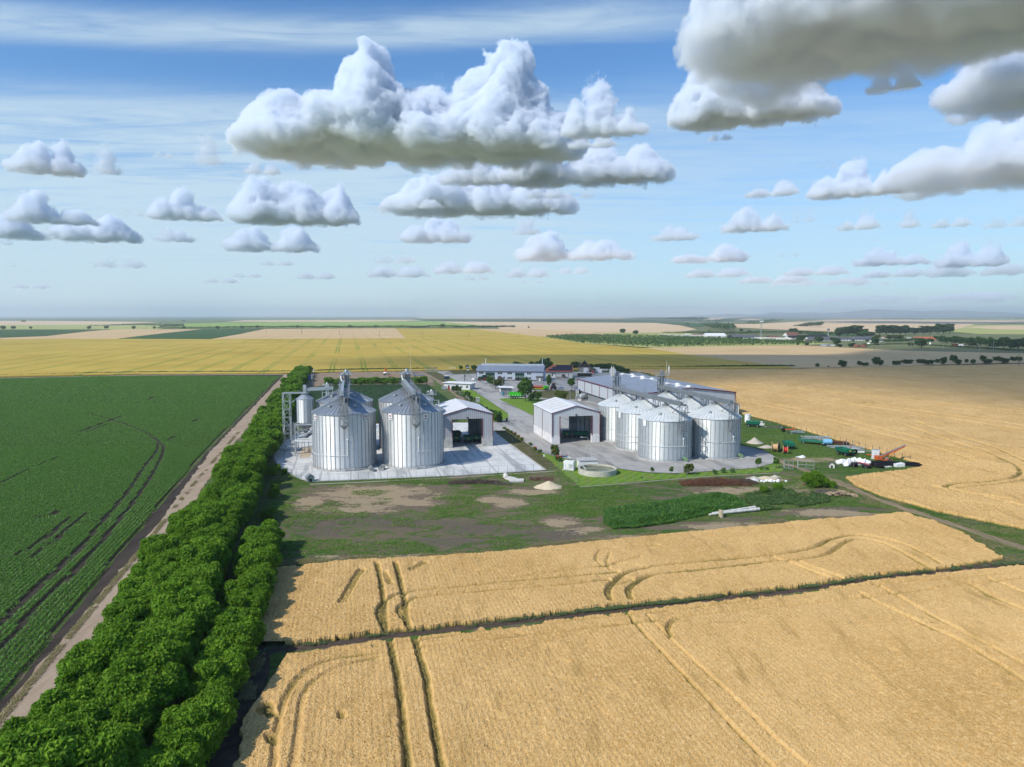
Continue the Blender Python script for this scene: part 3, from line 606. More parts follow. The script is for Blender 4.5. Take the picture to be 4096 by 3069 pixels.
def wheat_h(x, y, poly, seed, ragged=.35):
    jx = (vnoise(x*1.3, y*1.3, 91)-.5)*ragged*2; jy = (vnoise(x*1.3, y*1.3, 92)-.5)*ragged*2
    ins = inside(poly, x+jx, y+jy); h = .66 + .13*(fnoise(x*.22, y*.22, seed)-.5)*2
    for pts, w, d in TR:
        dd = dist_poly(pts, x+jx*.25, y+jy*.25, cut=2)
        h = h - d*.60*np.clip((w+.20-dd)/.34, 0, 1)
    lod = fnoise(x*.13+7, y*.20, 31, 4)                       # lodged, wind-flattened patches
    h = h - .20*np.clip((lod-.60)/.07, 0, 1)*(.3+.7*vnoise(x*1.3, y*1.3, 8))
    u = x*U.x + y*U.y; h = h + .016*np.sin(u*2*PI/.62 + 1.5*vnoise(x*.1, y*.1, 4))
    return np.where(ins, np.maximum(h, .02), -.02), ins
def crop_grid(name, poly, x0, x1, y0, y1, res, amp, seed, label):
    xs = np.arange(x0, x1, res); ys = np.arange(y0, y1, res); X, Y = np.meshgrid(xs, ys); r = np.random.default_rng(seed)
    X = X + (r.random(X.shape)-.5)*res*.95; Y = Y + (r.random(X.shape)-.5)*res*.95
    h, ins = wheat_h(X, Y, poly, seed); body = h > .25
    h = h + np.where(body, (r.random(X.shape)**1.5-.45)*amp, np.where(ins, r.random(X.shape)*.12, 0))
    h = np.where(body & (r.random(X.shape) < .022), h*.55, h)
    idx = np.arange(X.size).reshape(X.shape); f = np.stack([idx[:-1,:-1], idx[:-1,1:], idx[1:,1:], idx[1:,:-1]], -1).reshape(-1, 4)
    keep = ins.ravel()[f].any(1); f = f[keep]; used = np.unique(f); mp = np.zeros(X.size, np.int32); mp[used] = np.arange(len(used))
    V_ = np.stack([X.ravel(), Y.ravel(), h.ravel()], 1)[used]
    return V_, mp[f], np.maximum(h.ravel()[used], 0)
def merge_crop(name, parts, label):
    vs, fs, hs, b = [], [], [], 0
    for v, f, h in parts: vs.append(v); fs.append(f+b); hs.append(h); b += len(v)
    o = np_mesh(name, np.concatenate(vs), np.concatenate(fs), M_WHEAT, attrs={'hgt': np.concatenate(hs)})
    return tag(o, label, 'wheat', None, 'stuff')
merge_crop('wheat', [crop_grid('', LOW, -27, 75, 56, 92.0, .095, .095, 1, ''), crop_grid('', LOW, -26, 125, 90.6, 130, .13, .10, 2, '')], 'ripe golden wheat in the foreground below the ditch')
merge_crop('wheat', [crop_grid('', UP, -46, 130, 85, 160, .135, .10, 3, '')], 'ripe golden wheat between the ditch and the meadow')
RT = PP([(2500,1481),(3200,1478.5),(3605,1469),(4096,1458),(4700,1446),(4900,2250),(4096,2121),(3750,2049),(3530,1989),(3421,1944),(3386,1915),(3486,1900),(3660,1880),(3700,1868),(3648,1850),(3400,1778),(3100,1690),(2960,1655),(2600,1495)])
G1 = [(PP(p), w, d) for p, w, d in [
 ([(3600,1700),(3800,1770),(3911,1800),(4000,1838),(4060,1868),(4078,1897),(4040,1921),(3950,1932),(3819,1943),(3781,1957),(3850,1975),(4000,2010),(4150,2050)], .55, .9),
 ([(3660,1690),(3850,1755),(3960,1790),(4050,1830),(4130,1868),(4150,1900),(4110,1925),(3981,1945),(3870,1956),(3830,1962)], .55, .9),
 ([(3727,1951),(3819,1973),(3981,1995),(4150,2020)], .45, .6),
 ([(2960,1607),(3250,1668),(3500,1735),(3750,1800),(3900,1850)], .5, .7), ([(2960,1595),(3250,1652),(3500,1714),(3750,1776),(3960,1835)], .5, .7),
 ([(3250,1600),(3600,1650),(4200,1740)], .7, .6), ([(3270,1590),(3600,1637),(4200,1722)], .7, .6), ([(2640,1500),(3100,1580),(3300,1620)], .8, .6), ([(2700,1497),(3200,1560),(4200,1660)], .9, .5), ([(2760,1494),(2950,1505),(3050,1503)], 1.0, .7), ([(3050,1497),(3100,1494),(3160,1496)], 1.0, .5)]]
TR = [(smooth_line(p, 6), w, d) for p, w, d in G1]
merge_crop('wheat', [crop_grid('', RT, 75, 235, 122, 216, .28, .17, 4, ''), crop_grid('', RT, 70, 300, 215, 331.5, .5, .14, 5, ''), crop_grid('', RT, 60, 480, 330, 600, 1.0, .12, 6, '')], 'ripe wheat on the right beyond the fence')

# ---- leafy plants as ribbons of two quads
def mat_leaf(name, a, b, c, sheen=.35, rough=.5, trans=.25):
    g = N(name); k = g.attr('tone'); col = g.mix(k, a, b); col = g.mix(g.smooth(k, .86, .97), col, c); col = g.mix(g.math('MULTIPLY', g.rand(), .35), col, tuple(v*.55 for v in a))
    p1 = g.bsdf(col, rough, 0, sheen); tr = g.n('BsdfTranslucent'); g.link(g.mix(.5, col, (.12, .22, .02)), tr.inputs['Color'])
    mx = g.n('MixShader'); mx.inputs[0].default_value = trans; g.link(p1, mx.inputs[1]); g.link(tr.outputs[0], mx.inputs[2]); return g.done(mx.outputs[0])
M_CORN = mat_leaf('maize_leaf', (.078, .235, .024), (.20, .40, .055), (.42, .58, .22), .14, .5, .35)
def leaf_ribbons(px, py, nl, L0, L1, wid, hgt, seed, droop=.5):
    """px, py: plant positions; returns verts, quads, tone of arching leaves"""
    r = np.random.default_rng(seed); n = len(px)*nl; x = np.repeat(px, nl); y = np.repeat(py, nl); a = r.random(n)*2*PI; L = L0+(L1-L0)*r.random(n); z0 = hgt*(.15+.65*r.random(n))
    dx, dy = np.cos(a), np.sin(a); wx, wy = -dy*wid/2, dx*wid/2; up = .25+.5*r.random(n)
    def pt(t, z): return np.stack([x+dx*L*t, y+dy*L*t, z], 1)
    p0, p1, p2 = pt(0, z0), pt(.5, z0+L*up*.75), pt(1.0, z0+L*(up*.75-droop*r.random(n))); w = np.stack([wx, wy, np.zeros(n)], 1)
    vs = np.stack([p0-w*.5, p0+w*.5, p1+w, p1-w, p2+w*.25, p2-w*.25], 1).reshape(-1, 3); b = np.arange(n)*6
    f = np.concatenate([np.stack([b, b+1, b+2, b+3], 1), np.stack([b+3, b+2, b+4, b+5], 1)]); tone = np.repeat(r.random(n), 6)
    return vs, f, tone
def join(parts):
    vs, fs, ts, b = [], [], [], 0
    for v, f, t in parts: vs.append(v); fs.append(f+b); ts.append(t); b += len(v)
    return np.concatenate(vs), np.concatenate(fs), np.concatenate(ts)
CT = [(smooth_line(PP(p), 6), w) for p, w in [
 ([(-150,2720),(0,2504),(320,2200),(380,2126),(505,1979),(575,1876),(624,1811),(632,1776)], .5), ([(-150,2800),(0,2601),(200,2385),(304,2288),(450,2120),(570,1963),(624,1876),(654,1806),(640,1776),(586,1735)], .5),
 ([(150,2075),(210,2065),(230,2050)], .6), ([(60,2230),(180,2160),(280,2075)], .5), ([(120,2240),(230,2160),(340,2060)], .4), ([(320,1730),(400,1700),(485,1668)], .7), ([(350,1732),(430,1700)], .5), ([(586,1735),(500,1700),(420,1675),(350,1655)], .5), ([(590,1600),(620,1588)], .9), ([(670,1765),(700,1750)], .7), ([(770,1690),(790,1680)], .7), ([(-20,1950),(120,1880),(240,1830)], .35)]]
CORN = PP([(-900,3600),(-40,2840),(140,2620),(505,2172),(820,1800),(1124,1500),(560,1503.5),(0,1516),(-500,1527)]) + [(-420, 420), (-240, 190), (-120, 60)]
def corn_rows(y0, y1, step, row, nl, seed, hgt=.62, L0=.24, L1=.50, wid=.10):
    r = np.random.default_rng(seed); tx, ty = P(1128, 1497); bx, by = P(0, 2808); d = np.array([tx-bx, ty-by]); d /= np.hypot(*d); nrm = np.array([-d[1], d[0]])
    u = np.arange(-6, 260, row); v = np.arange(-20, 480, step); A, B = np.meshgrid(u, v); A = A + (r.random(A.shape)-.5)*.12; B = B + (r.random(B.shape)-.5)*step*.7
    X = bx + nrm[0]*A + d[0]*B; Y = by + nrm[1]*A + d[1]*B; X, Y = X.ravel(), Y.ravel()
    k = (Y > y0) & (Y <= y1) & (X > -.78*Y-14) & inside(CORN, X, Y); X, Y = X[k], Y[k]
    for pts, w in CT:
        s = dist_poly(pts, X, Y, cut=3) > w*(.7+.5*vnoise(X*.8, Y*.8, 3)); X, Y = X[s], Y[s]
    return leaf_ribbons(X, Y, nl, L0, L1, wid, hgt, seed)
v_, f_, t_ = join([corn_rows(50, 135, .22, .75, 7, 1), corn_rows(135, 220, .30, .75, 6, 2, L0=.24, L1=.50, wid=.14), corn_rows(220, 330, .45, .75, 4, 3, L0=.26, L1=.52, wid=.2), corn_rows(330, 480, .8, .75, 3, 4, L0=.34, L1=.62, wid=.3)])
tag(np_mesh('corn', v_, f_, M_CORN, attrs={'tone': t_}), 'rows of young green maize left of the dirt track', 'maize', None, 'stuff')
sheet('corn_field_soil', CORN, .008, mat_soil('corn_soil', (.030, .028, .020), (.075, .062, .045), .8))
# dark row crop between the pad and the back hedge
CROP2 = PP([(1222,1562),(1300,1543),(1712,1542),(1790,1598),(1838,1660),(1828,1688),(1262,1697),(1205,1650)])
xs = np.arange(-130, 10, .34); Xc, Yc = np.meshgrid(xs, np.arange(255, 420, .7)); Xc = Xc + (nrng.random(Xc.shape)-.5)*.2; Yc = Yc + (nrng.random(Xc.shape)-.5)*.3
u = Xc*U.x+Yc*U.y; k = inside(CROP2, Xc, Yc) & ((u/.72) % 1 < .62)
v_, f_, t_ = leaf_ribbons(Xc[k], Yc[k], 3, .35, .7, .32, .6, 9)
tag(np_mesh('bean_crop', v_, f_, mat_leaf('bean_leaf', (.024, .068, .020), (.05, .12, .034), (.10, .18, .06), .3, .5, .15), attrs={'tone': t_}), 'dark green row crop behind the left silos', 'crop', None, 'stuff')
sheet('crop_soil', CROP2, .03, mat_soil('crop_soil', (.05, .045, .03), (.10, .085, .06)))
# weeds along the ditch, on the tramlines and in the meadow
M_WEED = mat_leaf('weed_leaf', (.04, .10, .024), (.095, .17, .04), (.26, .28, .10), .2, .6, .2); M_BLUEW = mat_leaf('ditch_weed_leaf', (.10, .16, .06), (.18, .25, .10), (.42, .38, .18), .2, .6, .2)
def scatter_line(pts, w, n, seed, side=0):
    r = np.random.default_rng(seed); p = np.array(pts); seg = np.hypot(*np.diff(p, axis=0).T); c = np.cumsum(seg)/seg.sum(); t = r.random(n); i = np.clip(np.searchsorted(c, t), 0, len(seg)-1)
    q = r.random(n)[:, None]; a = p[i]*(1-q)+p[i+1]*q; d = (p[i+1]-p[i])/seg[i][:, None]; nn = np.stack([-d[:, 1], d[:, 0]], 1)
    a = a + nn*((r.random(n)-.5)*w+side)[:, None]; return a[:, 0], a[:, 1]
def clumpy(x, y, s, lo, seed): k = vnoise(x*s, y*s, seed) > lo; return x[k], y[k]
sheet('ditch_soil', [(a+0, b-1.6) for a, b in DITCH] + [(a, b+1.0) for a, b in DITCH[::-1]], .013, mat_soil('ditch_soil', (.06, .045, .036), (.12, .088, .068), 1.2), edge=.15)
x, y = scatter_line(DITCH, 1.1, 30000, 3, -.25); k = np.clip((fnoise(x*.5, y*.5, 12, 4)-.40)/.30, 0, 1)**1.3 > np.random.default_rng(77).random(len(x)); x, y = x[k], y[k]
k = r_ = np.random.default_rng(8).random(len(x)) < np.clip(.3 + (x+10)/60, .2, 1); x, y = x[k], y[k]
parts = [leaf_ribbons(x, y, 4, .16, .38, .05, .30, 1, .3)]
tag(np_mesh('ditch_weeds', *join(parts)[:2], M_BLUEW, attrs={'tone': parts[0][2]}), 'bluish green weeds along the ditch between the wheat fields', 'weeds', None, 'stuff')
# short grass of the meadow and verges
def scatter_poly(pts, n, seed):
    r = np.random.default_rng(seed); a = np.array(pts); x = r.uniform(a[:,0].min(), a[:,0].max(), n); y = r.uniform(a[:,1].min(), a[:,1].max(), n); k = inside(pts, x, y); return x[k], y[k]
MEAD = PP([(1060,2270),(1075,1960),(1115,1870),(1240,1935),(2180,1890),(2320,1952),(3150,1893),(3640,2057),(3440,2076),(2814,2130),(2000,2213),(1443,2247)])
x, y = scatter_poly(MEAD, 150000, 4); bare = np.maximum.reduce([ell(*e, x, y) for e in TANS+SOILS]); k = fnoise(x*.09, y*.16, 44, 4) > .52+.16*np.clip(bare*1.6, 0, 1); x, y = x[k], y[k]
p1 = leaf_ribbons(x, y, 2, .12, .34, .10, .10, 5, .2)
tag(np_mesh('meadow_grass', p1[0], p1[1], mat_leaf('meadow_blade', (.075, .19, .022), (.17, .30, .045), (.46, .40, .18), .1, .8, .2), attrs={'tone': p1[2]}), 'patchy rough grass on the meadow before the silos', 'grass', None, 'stuff')
WEEDP = PP([(2415,2045),(2480,2030),(2640,2012),(2760,1990),(2870,1978),(2960,1985),(3060,1960),(3240,1935),(3300,1960),(3320,2010),(3200,2030),(3000,2050),(2830,2060),(2700,2090),(2560,2112),(2450,2118),(2418,2095)])
x, y = scatter_poly(WEEDP, 24000, 6); k = (fnoise(x*.2, y*.2, 61, 3) > np.where(x < 50, .15, .42)); x, y = x[k], y[k]; hh = np.where(x < 52, 1.15, .45)
k = x < 50; pa = leaf_ribbons(x[k], y[k], 9, .3, .65, .17, ((.75+.9*vnoise(x[k]*.35, y[k]*.35, 5))*np.clip(dist_poly(WEEDP, x[k], y[k], True)/2.2, .35, 1)).repeat(9), 7, .4); pb = leaf_ribbons(x[~k], y[~k], 7, .22, .5, .15, .45, 8, .3)
tag(np_mesh('tall_weeds', pa[0], pa[1], mat_leaf('tall_weed_leaf', (.035, .12, .014), (.085, .20, .026), (.18, .28, .06), .25, .5, .2), attrs={'tone': pa[2]}), 'dense dark green weed thicket on the meadow', 'weeds', None, 'stuff')
tag(np_mesh('low_weeds', pb[0], pb[1], M_WEED, attrs={'tone': pb[2]}), 'low mixed weeds around the beam pile', 'weeds', None, 'stuff')

TRK = smooth_line(PP([(3096,1842),(3180,1867),(3250,1893),(3340,1925),(3440,1968),(3600,2030),(3800,2095),(4096,2195),(4400,2290)]), 6)
def tufts(name, label, pts, n, seed, m, lo, hgt=.10, line=None, w=1.0, side=0.0):
    x, y = scatter_line(line, w, n, seed, side) if line else scatter_poly(pts, n, seed); k = (np.clip((fnoise(x*.23, y*.3, seed+40, 5)-lo+.10)/.28, 0, 1)**1.5 > np.random.default_rng(seed).random(len(x))) & (dist_poly(TRK, x, y) > .8+.8*vnoise(x*.4, y*.4, 3)); x, y = x[k], y[k]
    p = leaf_ribbons(x, y, 3, .12, .32, .06, hgt, seed, .2); return tag(np_mesh(name, p[0], p[1], m, attrs={'tone': p[2]}), label, 'grass', None, 'stuff')
M_BLADE = bpy.data.materials['meadow_blade']; M_STRAW = mat_leaf('straw_blade', (.22, .19, .08), (.46, .38, .21), (.12, .19, .05), .1, .8, .2)
tufts('verge_grass', 'rough grass beside the right hand dirt track', PP([(3130,1895),(3300,1905),(3420,1945),(3530,1990),(3750,2052),(4100,2125),(4300,2170),(4300,2290),(4010,2245),(3930,2190),(3850,2140),(3715,2088),(3640,2062),(3450,2050),(3250,1960)]), 70000, 21, M_BLADE, .50)
tufts('dry_grass', 'dry stalks in the verge of the right hand dirt track', PP([(3130,1895),(3420,1945),(3750,2052),(4300,2170),(4300,2290),(4010,2245),(3850,2140),(3640,2062),(3250,1960)]), 50000, 26, M_STRAW, .46)
tufts('storage_grass', 'grass of the storage strip by the right fence', PP([(2965,1675),(3100,1708),(3640,1848),(3690,1872),(3480,1897),(3200,1888),(3150,1850),(3110,1825),(2970,1775)]), 60000, 22, M_BLADE, .44)
tufts('dry_grass', 'ribbon of dry grass along the dirt track', None, 9000, 23, M_STRAW, .40, .12, PP([(-60,2955),(0,2880),(300,2518),(560,2205),(770,1942),(960,1722)]), .9)
tufts('dry_grass', 'straw coloured stalks along the meadow edge of the wheat', None, 12000, 24, M_STRAW, .42, .35, PP([(1080,2268),(1443,2244),(2000,2211),(2543,2155),(3200,2090),(3600,2058)]), 2.4, .9)
tufts('stray_wheat', 'stray wheat along the windbreak', None, 2600, 25, M_STRAW, .50, .55, PP([(1050,2620),(1012,2690),(985,2815),(950,2960),(920,3090)]), 1.6)
# ================================================================ trees and shrubs
def leaf_cloud(lobes, n, leaf, seed, flatten=.0, shell=.62):
    """n leaf-sized rhombs on and in overlapping lobes (centre, radii)"""
    r = np.random.default_rng(seed); L = np.array([l[0] for l in lobes]); Rr = np.array([l[1] for l in lobes]); wgt = (Rr[:,0]*Rr[:,1]+Rr[:,0]*Rr[:,2]); wgt = wgt/wgt.sum()
    i = r.choice(len(lobes), n, p=wgt); d = r.normal(size=(n, 3)); d /= np.linalg.norm(d, axis=1)[:, None]; d[:, 2] = np.where(d[:, 2] < -.35, -d[:, 2], d[:, 2])
    q = (shell + (1.20-shell)*r.random(n)**.9)[:, None]; c = L[i] + d*Rr[i]*q
    deep = np.zeros(n)                                        # drop leaves buried deep inside other lobes
    for k in range(len(lobes)): deep = np.maximum(deep, 1-np.linalg.norm((c-L[k])/Rr[k], axis=1)*(1 if True else 0))
    keep = deep < .42; c, d, i = c[keep], d[keep], i[keep]; n = len(c)
    nn = d*.7 + r.normal(size=(n, 3))*.8 + np.array([0, 0, .35]); nn /= np.linalg.norm(nn, axis=1)[:, None]
    a = np.cross(nn, r.normal(size=(n, 3))); a /= np.linalg.norm(a, axis=1)[:, None]+1e-9; b = np.cross(nn, a); s = leaf*(.55+.8*r.random(n))[:, None]
    a = a*s*.8; b = b*s*.42; sag = nn*s*-.16
    vs = np.stack([c-a+sag, c-b, c+a+sag, c+b], 1).reshape(-1, 3); f = np.arange(n*4).reshape(n, 4)
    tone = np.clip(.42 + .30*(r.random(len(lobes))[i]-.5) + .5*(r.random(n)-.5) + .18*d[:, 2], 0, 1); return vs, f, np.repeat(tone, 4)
def crown_lobes(rx, h, z0, k, seed, top=.55, round_=1.0):
    r = random.Random(seed); out = [((0, 0, z0+h*.42), (rx*.78, rx*.78, h*.44))]
    for i in range(k):
        t = r.random(); z = z0 + h*(.14+.76*t); pr = rx*(math.sin(PI*min(1, .16+.84*(1-t)**round_*.9+.05))*.62+.1); a = i*2.4+r.random()
        s = rx*r.uniform(.30, .52)*(1-.35*t*top)*(.8 if k > 40 else 1); out.append(((math.cos(a)*pr, math.sin(a)*pr, z), (s, s, s*r.uniform(.7, .95))))
    return out
def trunk_mb(h, r0, seed, limbs=5, lean=.05):
    b = MB(); r = random.Random(seed); p = Vector((0, 0, -.1)); q = Vector((r.uniform(-lean, lean)*h, r.uniform(-lean, lean)*h, h*.5)); b.tube(p, q, r0, r0*.7, 7); e = q + Vector((r.uniform(-.3, .3), r.uniform(-.3, .3), h*.42)); b.tube(q, e, r0*.7, r0*.2, 6)
    for i in range(limbs):
        a = i*2.4+r.random(); s = p.lerp(q, r.uniform(.55, 1)) if i % 2 else q.lerp(e, r.uniform(.1, .6)); l = h*r.uniform(.22, .38); b.tube(s, s+Vector((math.cos(a)*l, math.sin(a)*l, l*.8)), r0*.4, r0*.1, 5)
    return b
M_BARK = flat('bark', (.10, .075, .055), .9, var=.3, scale=3); M_BIRCH = flat('birch_bark', (.55, .54, .50), .8, var=.25, scale=4)
M_ROB = mat_leaf('acacia_leaf', (.085, .22, .016), (.25, .43, .036), (.42, .54, .07), .08, .65, .38)
M_OAK = mat_leaf('broad_leaf', (.042, .12, .014), (.13, .25, .03), (.26, .34, .06), .22, .55, .22)
M_DARKL = mat_leaf('dark_leaf', (.026, .070, .018), (.075, .145, .034), (.14, .21, .05), .2, .6, .15)
M_YELL = mat_leaf('yellow_green_leaf', (.06, .10, .018), (.16, .19, .03), (.28, .26, .05), .25, .5, .3)
_pr = {}
def proto(key, rx, h, z0, k, n, leaf, m, seed, trunk=.16, bark=None, shell=.62, top=.55, round_=1.0):
    v, f, t = leaf_cloud(crown_lobes(rx, h, z0, k, seed, top, round_), n, leaf, seed, shell=shell)
    root = bpy.data.objects.new('proto_'+key, None)
    cr = np_mesh('crown', v, f, m, attrs={'tone': t}); tk = trunk_mb(z0+h*.72, trunk, seed).build('trunk', bark or M_BARK)
    C.objects.unlink(cr); C.objects.unlink(tk); _pr[key] = (cr, tk)
def plant(key, name, label, cat, loc, s=1.0, group=None, sz=None, trunk=True, rz=None):
    cr, tk = _pr[key]; e = thing(name, label, cat, loc, rnd.uniform(0, 6.28) if rz is None else rz, group); e.scale = (s, s, sz or s)
    for src in ((cr, tk) if trunk else (cr,)):
        c = src.copy(); C.objects.link(c); c.parent = e
    return e
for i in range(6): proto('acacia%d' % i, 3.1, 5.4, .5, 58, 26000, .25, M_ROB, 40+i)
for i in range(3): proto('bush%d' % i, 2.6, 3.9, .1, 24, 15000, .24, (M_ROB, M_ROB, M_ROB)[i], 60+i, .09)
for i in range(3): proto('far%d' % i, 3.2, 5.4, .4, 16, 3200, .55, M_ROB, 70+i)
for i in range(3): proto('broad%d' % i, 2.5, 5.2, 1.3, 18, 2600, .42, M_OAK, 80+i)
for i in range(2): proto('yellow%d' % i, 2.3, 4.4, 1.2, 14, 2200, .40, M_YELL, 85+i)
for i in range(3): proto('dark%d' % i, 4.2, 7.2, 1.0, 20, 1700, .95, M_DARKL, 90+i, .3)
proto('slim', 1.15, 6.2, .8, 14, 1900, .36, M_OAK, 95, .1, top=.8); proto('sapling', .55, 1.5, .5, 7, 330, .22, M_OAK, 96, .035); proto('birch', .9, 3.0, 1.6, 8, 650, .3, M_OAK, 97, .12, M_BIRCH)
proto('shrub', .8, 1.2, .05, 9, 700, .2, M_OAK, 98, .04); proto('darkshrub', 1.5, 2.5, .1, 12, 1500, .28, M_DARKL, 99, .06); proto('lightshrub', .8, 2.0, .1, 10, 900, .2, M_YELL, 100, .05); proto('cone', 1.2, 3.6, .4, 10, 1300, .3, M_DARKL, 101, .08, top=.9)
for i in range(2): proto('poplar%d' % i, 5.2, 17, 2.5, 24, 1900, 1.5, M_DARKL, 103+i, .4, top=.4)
# the wind-break along the dirt track: three staggered rows, plus a lower outer row in the foreground
TA, TB = Vector(P(54, 3014)), Vector(P(1172, 1496)); TD = (TB-TA).normalized(); TN = Vector((TD.y, -TD.x)); TL = (TB-TA).length
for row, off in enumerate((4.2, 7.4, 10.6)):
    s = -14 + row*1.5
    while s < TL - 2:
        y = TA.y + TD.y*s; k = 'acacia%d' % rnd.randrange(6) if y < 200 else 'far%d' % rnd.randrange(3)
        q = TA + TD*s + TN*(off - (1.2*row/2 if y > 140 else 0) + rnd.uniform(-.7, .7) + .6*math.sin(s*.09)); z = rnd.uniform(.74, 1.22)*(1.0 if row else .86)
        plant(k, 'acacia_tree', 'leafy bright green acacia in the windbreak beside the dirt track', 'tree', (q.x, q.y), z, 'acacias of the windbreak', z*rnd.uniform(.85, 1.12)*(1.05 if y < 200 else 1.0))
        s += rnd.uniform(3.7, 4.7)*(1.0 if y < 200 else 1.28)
for s in np.arange(-10, 58, 3.1):
    q = TA + TD*float(s) + TN*(17.5 + rnd.uniform(-.8, .8)-max(0, 8-s)*.12); z = rnd.uniform(.95, 1.25)
    plant('bush%d' % rnd.randrange(3), 'acacia_shrub', 'lower acacia shrub between the windbreak and the wheat', 'shrub', (q.x, q.y), z, 'shrubs along the wheat edge')
for px, py, z in [(1085,1905,.55),(1095,1990,.5),(1075,2080,.6),(1068,2130,.45),(1110,1880,.35),(1138,1895,.32),(1092,2052,.3),(1060,2180,.35),(1100,1960,.4),(1085,2120,.3)]:
    plant('bush%d' % rnd.randrange(3), 'young_shrub', 'small self-sown shrub in the windbreak shade at the meadow edge', 'shrub', P(px, py), z, 'self-sown shrubs at the meadow edge')
# low hedge behind the row crop
HB = [Vector(P(1303, 1543)), Vector(P(1702, 1538))]
for i in range(24):
    q = HB[0].lerp(HB[1], (i+.5)/24); plant('far%d' % (i % 3), 'hedge_bush', 'rounded green bush in the low hedge behind the left silos', 'bush', (q.x+rnd.uniform(-.6, .6), q.y+rnd.uniform(-1, 1)), rnd.uniform(.62, .82), 'bushes of the back hedge', trunk=False)
def trees(name, cat, rows):
    for key, label, px, py, s, *sz in rows: plant(key, name, label, cat, P(px, py), s, None, sz[0] if sz else None)
trees('yard_tree', 'tree', [('broad0', 'round green tree before the left roller door of the workshop', 1963, 1546, 1.0), ('yellow0', 'yellowish round tree behind the kiosk, left of the pair', 1982, 1556, .95), ('yellow1', 'yellowish round tree behind the kiosk, right of the pair', 2001, 1555, 1.0), ('broad1', 'tall full tree beside the bright green tri-axle trailer', 2102, 1607, 1.45, 1.65),
  ('broad2', 'tree top rising behind the tall full tree in the yard', 2101, 1560, .8, 1.15), ('cone', 'dark conical tree beside the tall full tree in the yard', 2124, 1612, 1.25), ('broad0', 'smaller round tree at the end of the mown lawn', 2149, 1607, .8), ('slim', 'slim tree before the white farmhouse', 2196, 1556, 1.15, 1.25), ('broad1', 'small separate tree at the corner of the warehouse', 2286, 1556, .85, .98), ('yellow0', 'light green tree behind the right grain shed', 2243, 1618, 1.25),
  ('slim', 'slim sapling behind the left end of the kiosk', 1975, 1541, .6)])
trees('big_tree', 'tree', [('dark0', 'large round dark tree behind the workshop roof', 2072, 1494, 1.05, .95), ('dark1', 'large spreading dark tree behind the workshop ridge', 2138, 1494, 1.12, 1.0), ('dark2', 'tall dark tree behind the right end of the workshop', 2183, 1490, 1.05, 1.15), ('dark0', 'dark bushy tree left of the old barn', 2298, 1478, .7), ('dark1', 'dark bushy tree close beside the old barn', 2318, 1476, .62)])
for i, (px, py, s) in enumerate([(2368,1478,.62),(2386,1480,.66),(2404,1480,.7),(2424,1482,.75),(2442,1484,.8),(2460,1487,.75),(2476,1490,.7),(2492,1494,.62),(2508,1497,.55),(2350,1476,.55)]):
    plant('dark%d' % (i % 3), 'boundary_tree', 'low dark tree in the belt beyond the barn and warehouse', 'tree', P(px, py), s, 'dark trees beyond the barn', s*.8)
for px, py, s in [(1843,1483,.62),(1870,1482,.66),(1893,1484,.7),(1905,1483,.55)]: plant('broad%d' % rnd.randrange(3), 'verge_tree', 'small tree in the row left of the workshop', 'tree', P(px, py), s, 'small trees left of the workshop')
trees('garden_tree', 'tree', [('cone', 'spiky dark tree at the left of the gatehouse front', 1815, 1571, 1.0), ('cone', 'spiky dark tree at the middle of the gatehouse front', 1828, 1572, 1.15), ('birch', 'birch with a white trunk nearest the gatehouse', 1839, 1581, 1.0), ('birch', 'white-trunked birch in the middle of the garden strip', 1866, 1600, 1.0), ('birch', 'nearest white-trunked birch in the garden strip', 1875, 1606, 1.05)])
for i, (px, py, s) in enumerate([(1827,1578,.8),(1835,1582,.75),(1843,1585,.7),(1855,1590,1.3),(1862,1600,.7),(1872,1605,.75),(1884,1608,1.0),(1905,1603,1.1),(1885,1598,1.2)]):
    plant('shrub', 'garden_shrub', 'clipped shrub in the garden strip by the gatehouse', 'shrub', P(px, py), s*1.15, 'shrubs of the garden strip')
for i in range(15):
    t = i/14; q = Vector(P(1900, 1632)).lerp(Vector(P(1992, 1690)), t); plant('darkshrub', 'hedge_shrub', 'dark bushy shrub in the hedge beside the left shed', 'shrub', (q.x+rnd.uniform(-.6, 1.4), q.y+rnd.uniform(-1, 1)), rnd.uniform(.75, 1.15), 'hedge shrubs beside the left shed')
plant('broad1', 'yard_tree', 'low spreading tree at the road corner by the left shed', 'tree', P(1988, 1690), .72)
trees('lawn_shrub', 'shrub', [('lightshrub', 'tall feathery shrub on the lawn before the right shed', 2219, 1831, 1.55, 1.9), ('lightshrub', 'second stem group of the feathery shrub before the right shed', 2226, 1832, 1.2, 1.5), ('lightshrub', 'vase-shaped bush on the lawn before the front silo', 2752, 1899, 1.6, 1.45), ('sapling', 'thin sapling at the right end of the lawn', 3033, 1877, 1.6), ('sapling', 'bushier sapling by the track gate', 3104, 1874, 1.6, 1.5), ('sapling', 'pale sapling left of the vase-shaped bush', 2685, 1899, 1.05), ('sapling', 'tiny sapling left along the lawn edge', 2609, 1896, .9),
  ('shrub', 'small dark conifer on the lawn, left of three', 2859, 1897, .75, 1.0), ('shrub', 'small dark conifer with a pale top, middle of three', 2893, 1893, .75, 1.15), ('shrub', 'small dark conifer on the lawn, right of three', 2929, 1891, .8, .95), ('shrub', 'low round bush near the lawn end', 3067, 1880, .7), ('shrub', 'tiny bush at the lawn end', 3045, 1880, .45), ('shrub', 'tuft of weeds on the lawn right of the basin', 2567, 1915, .35)])
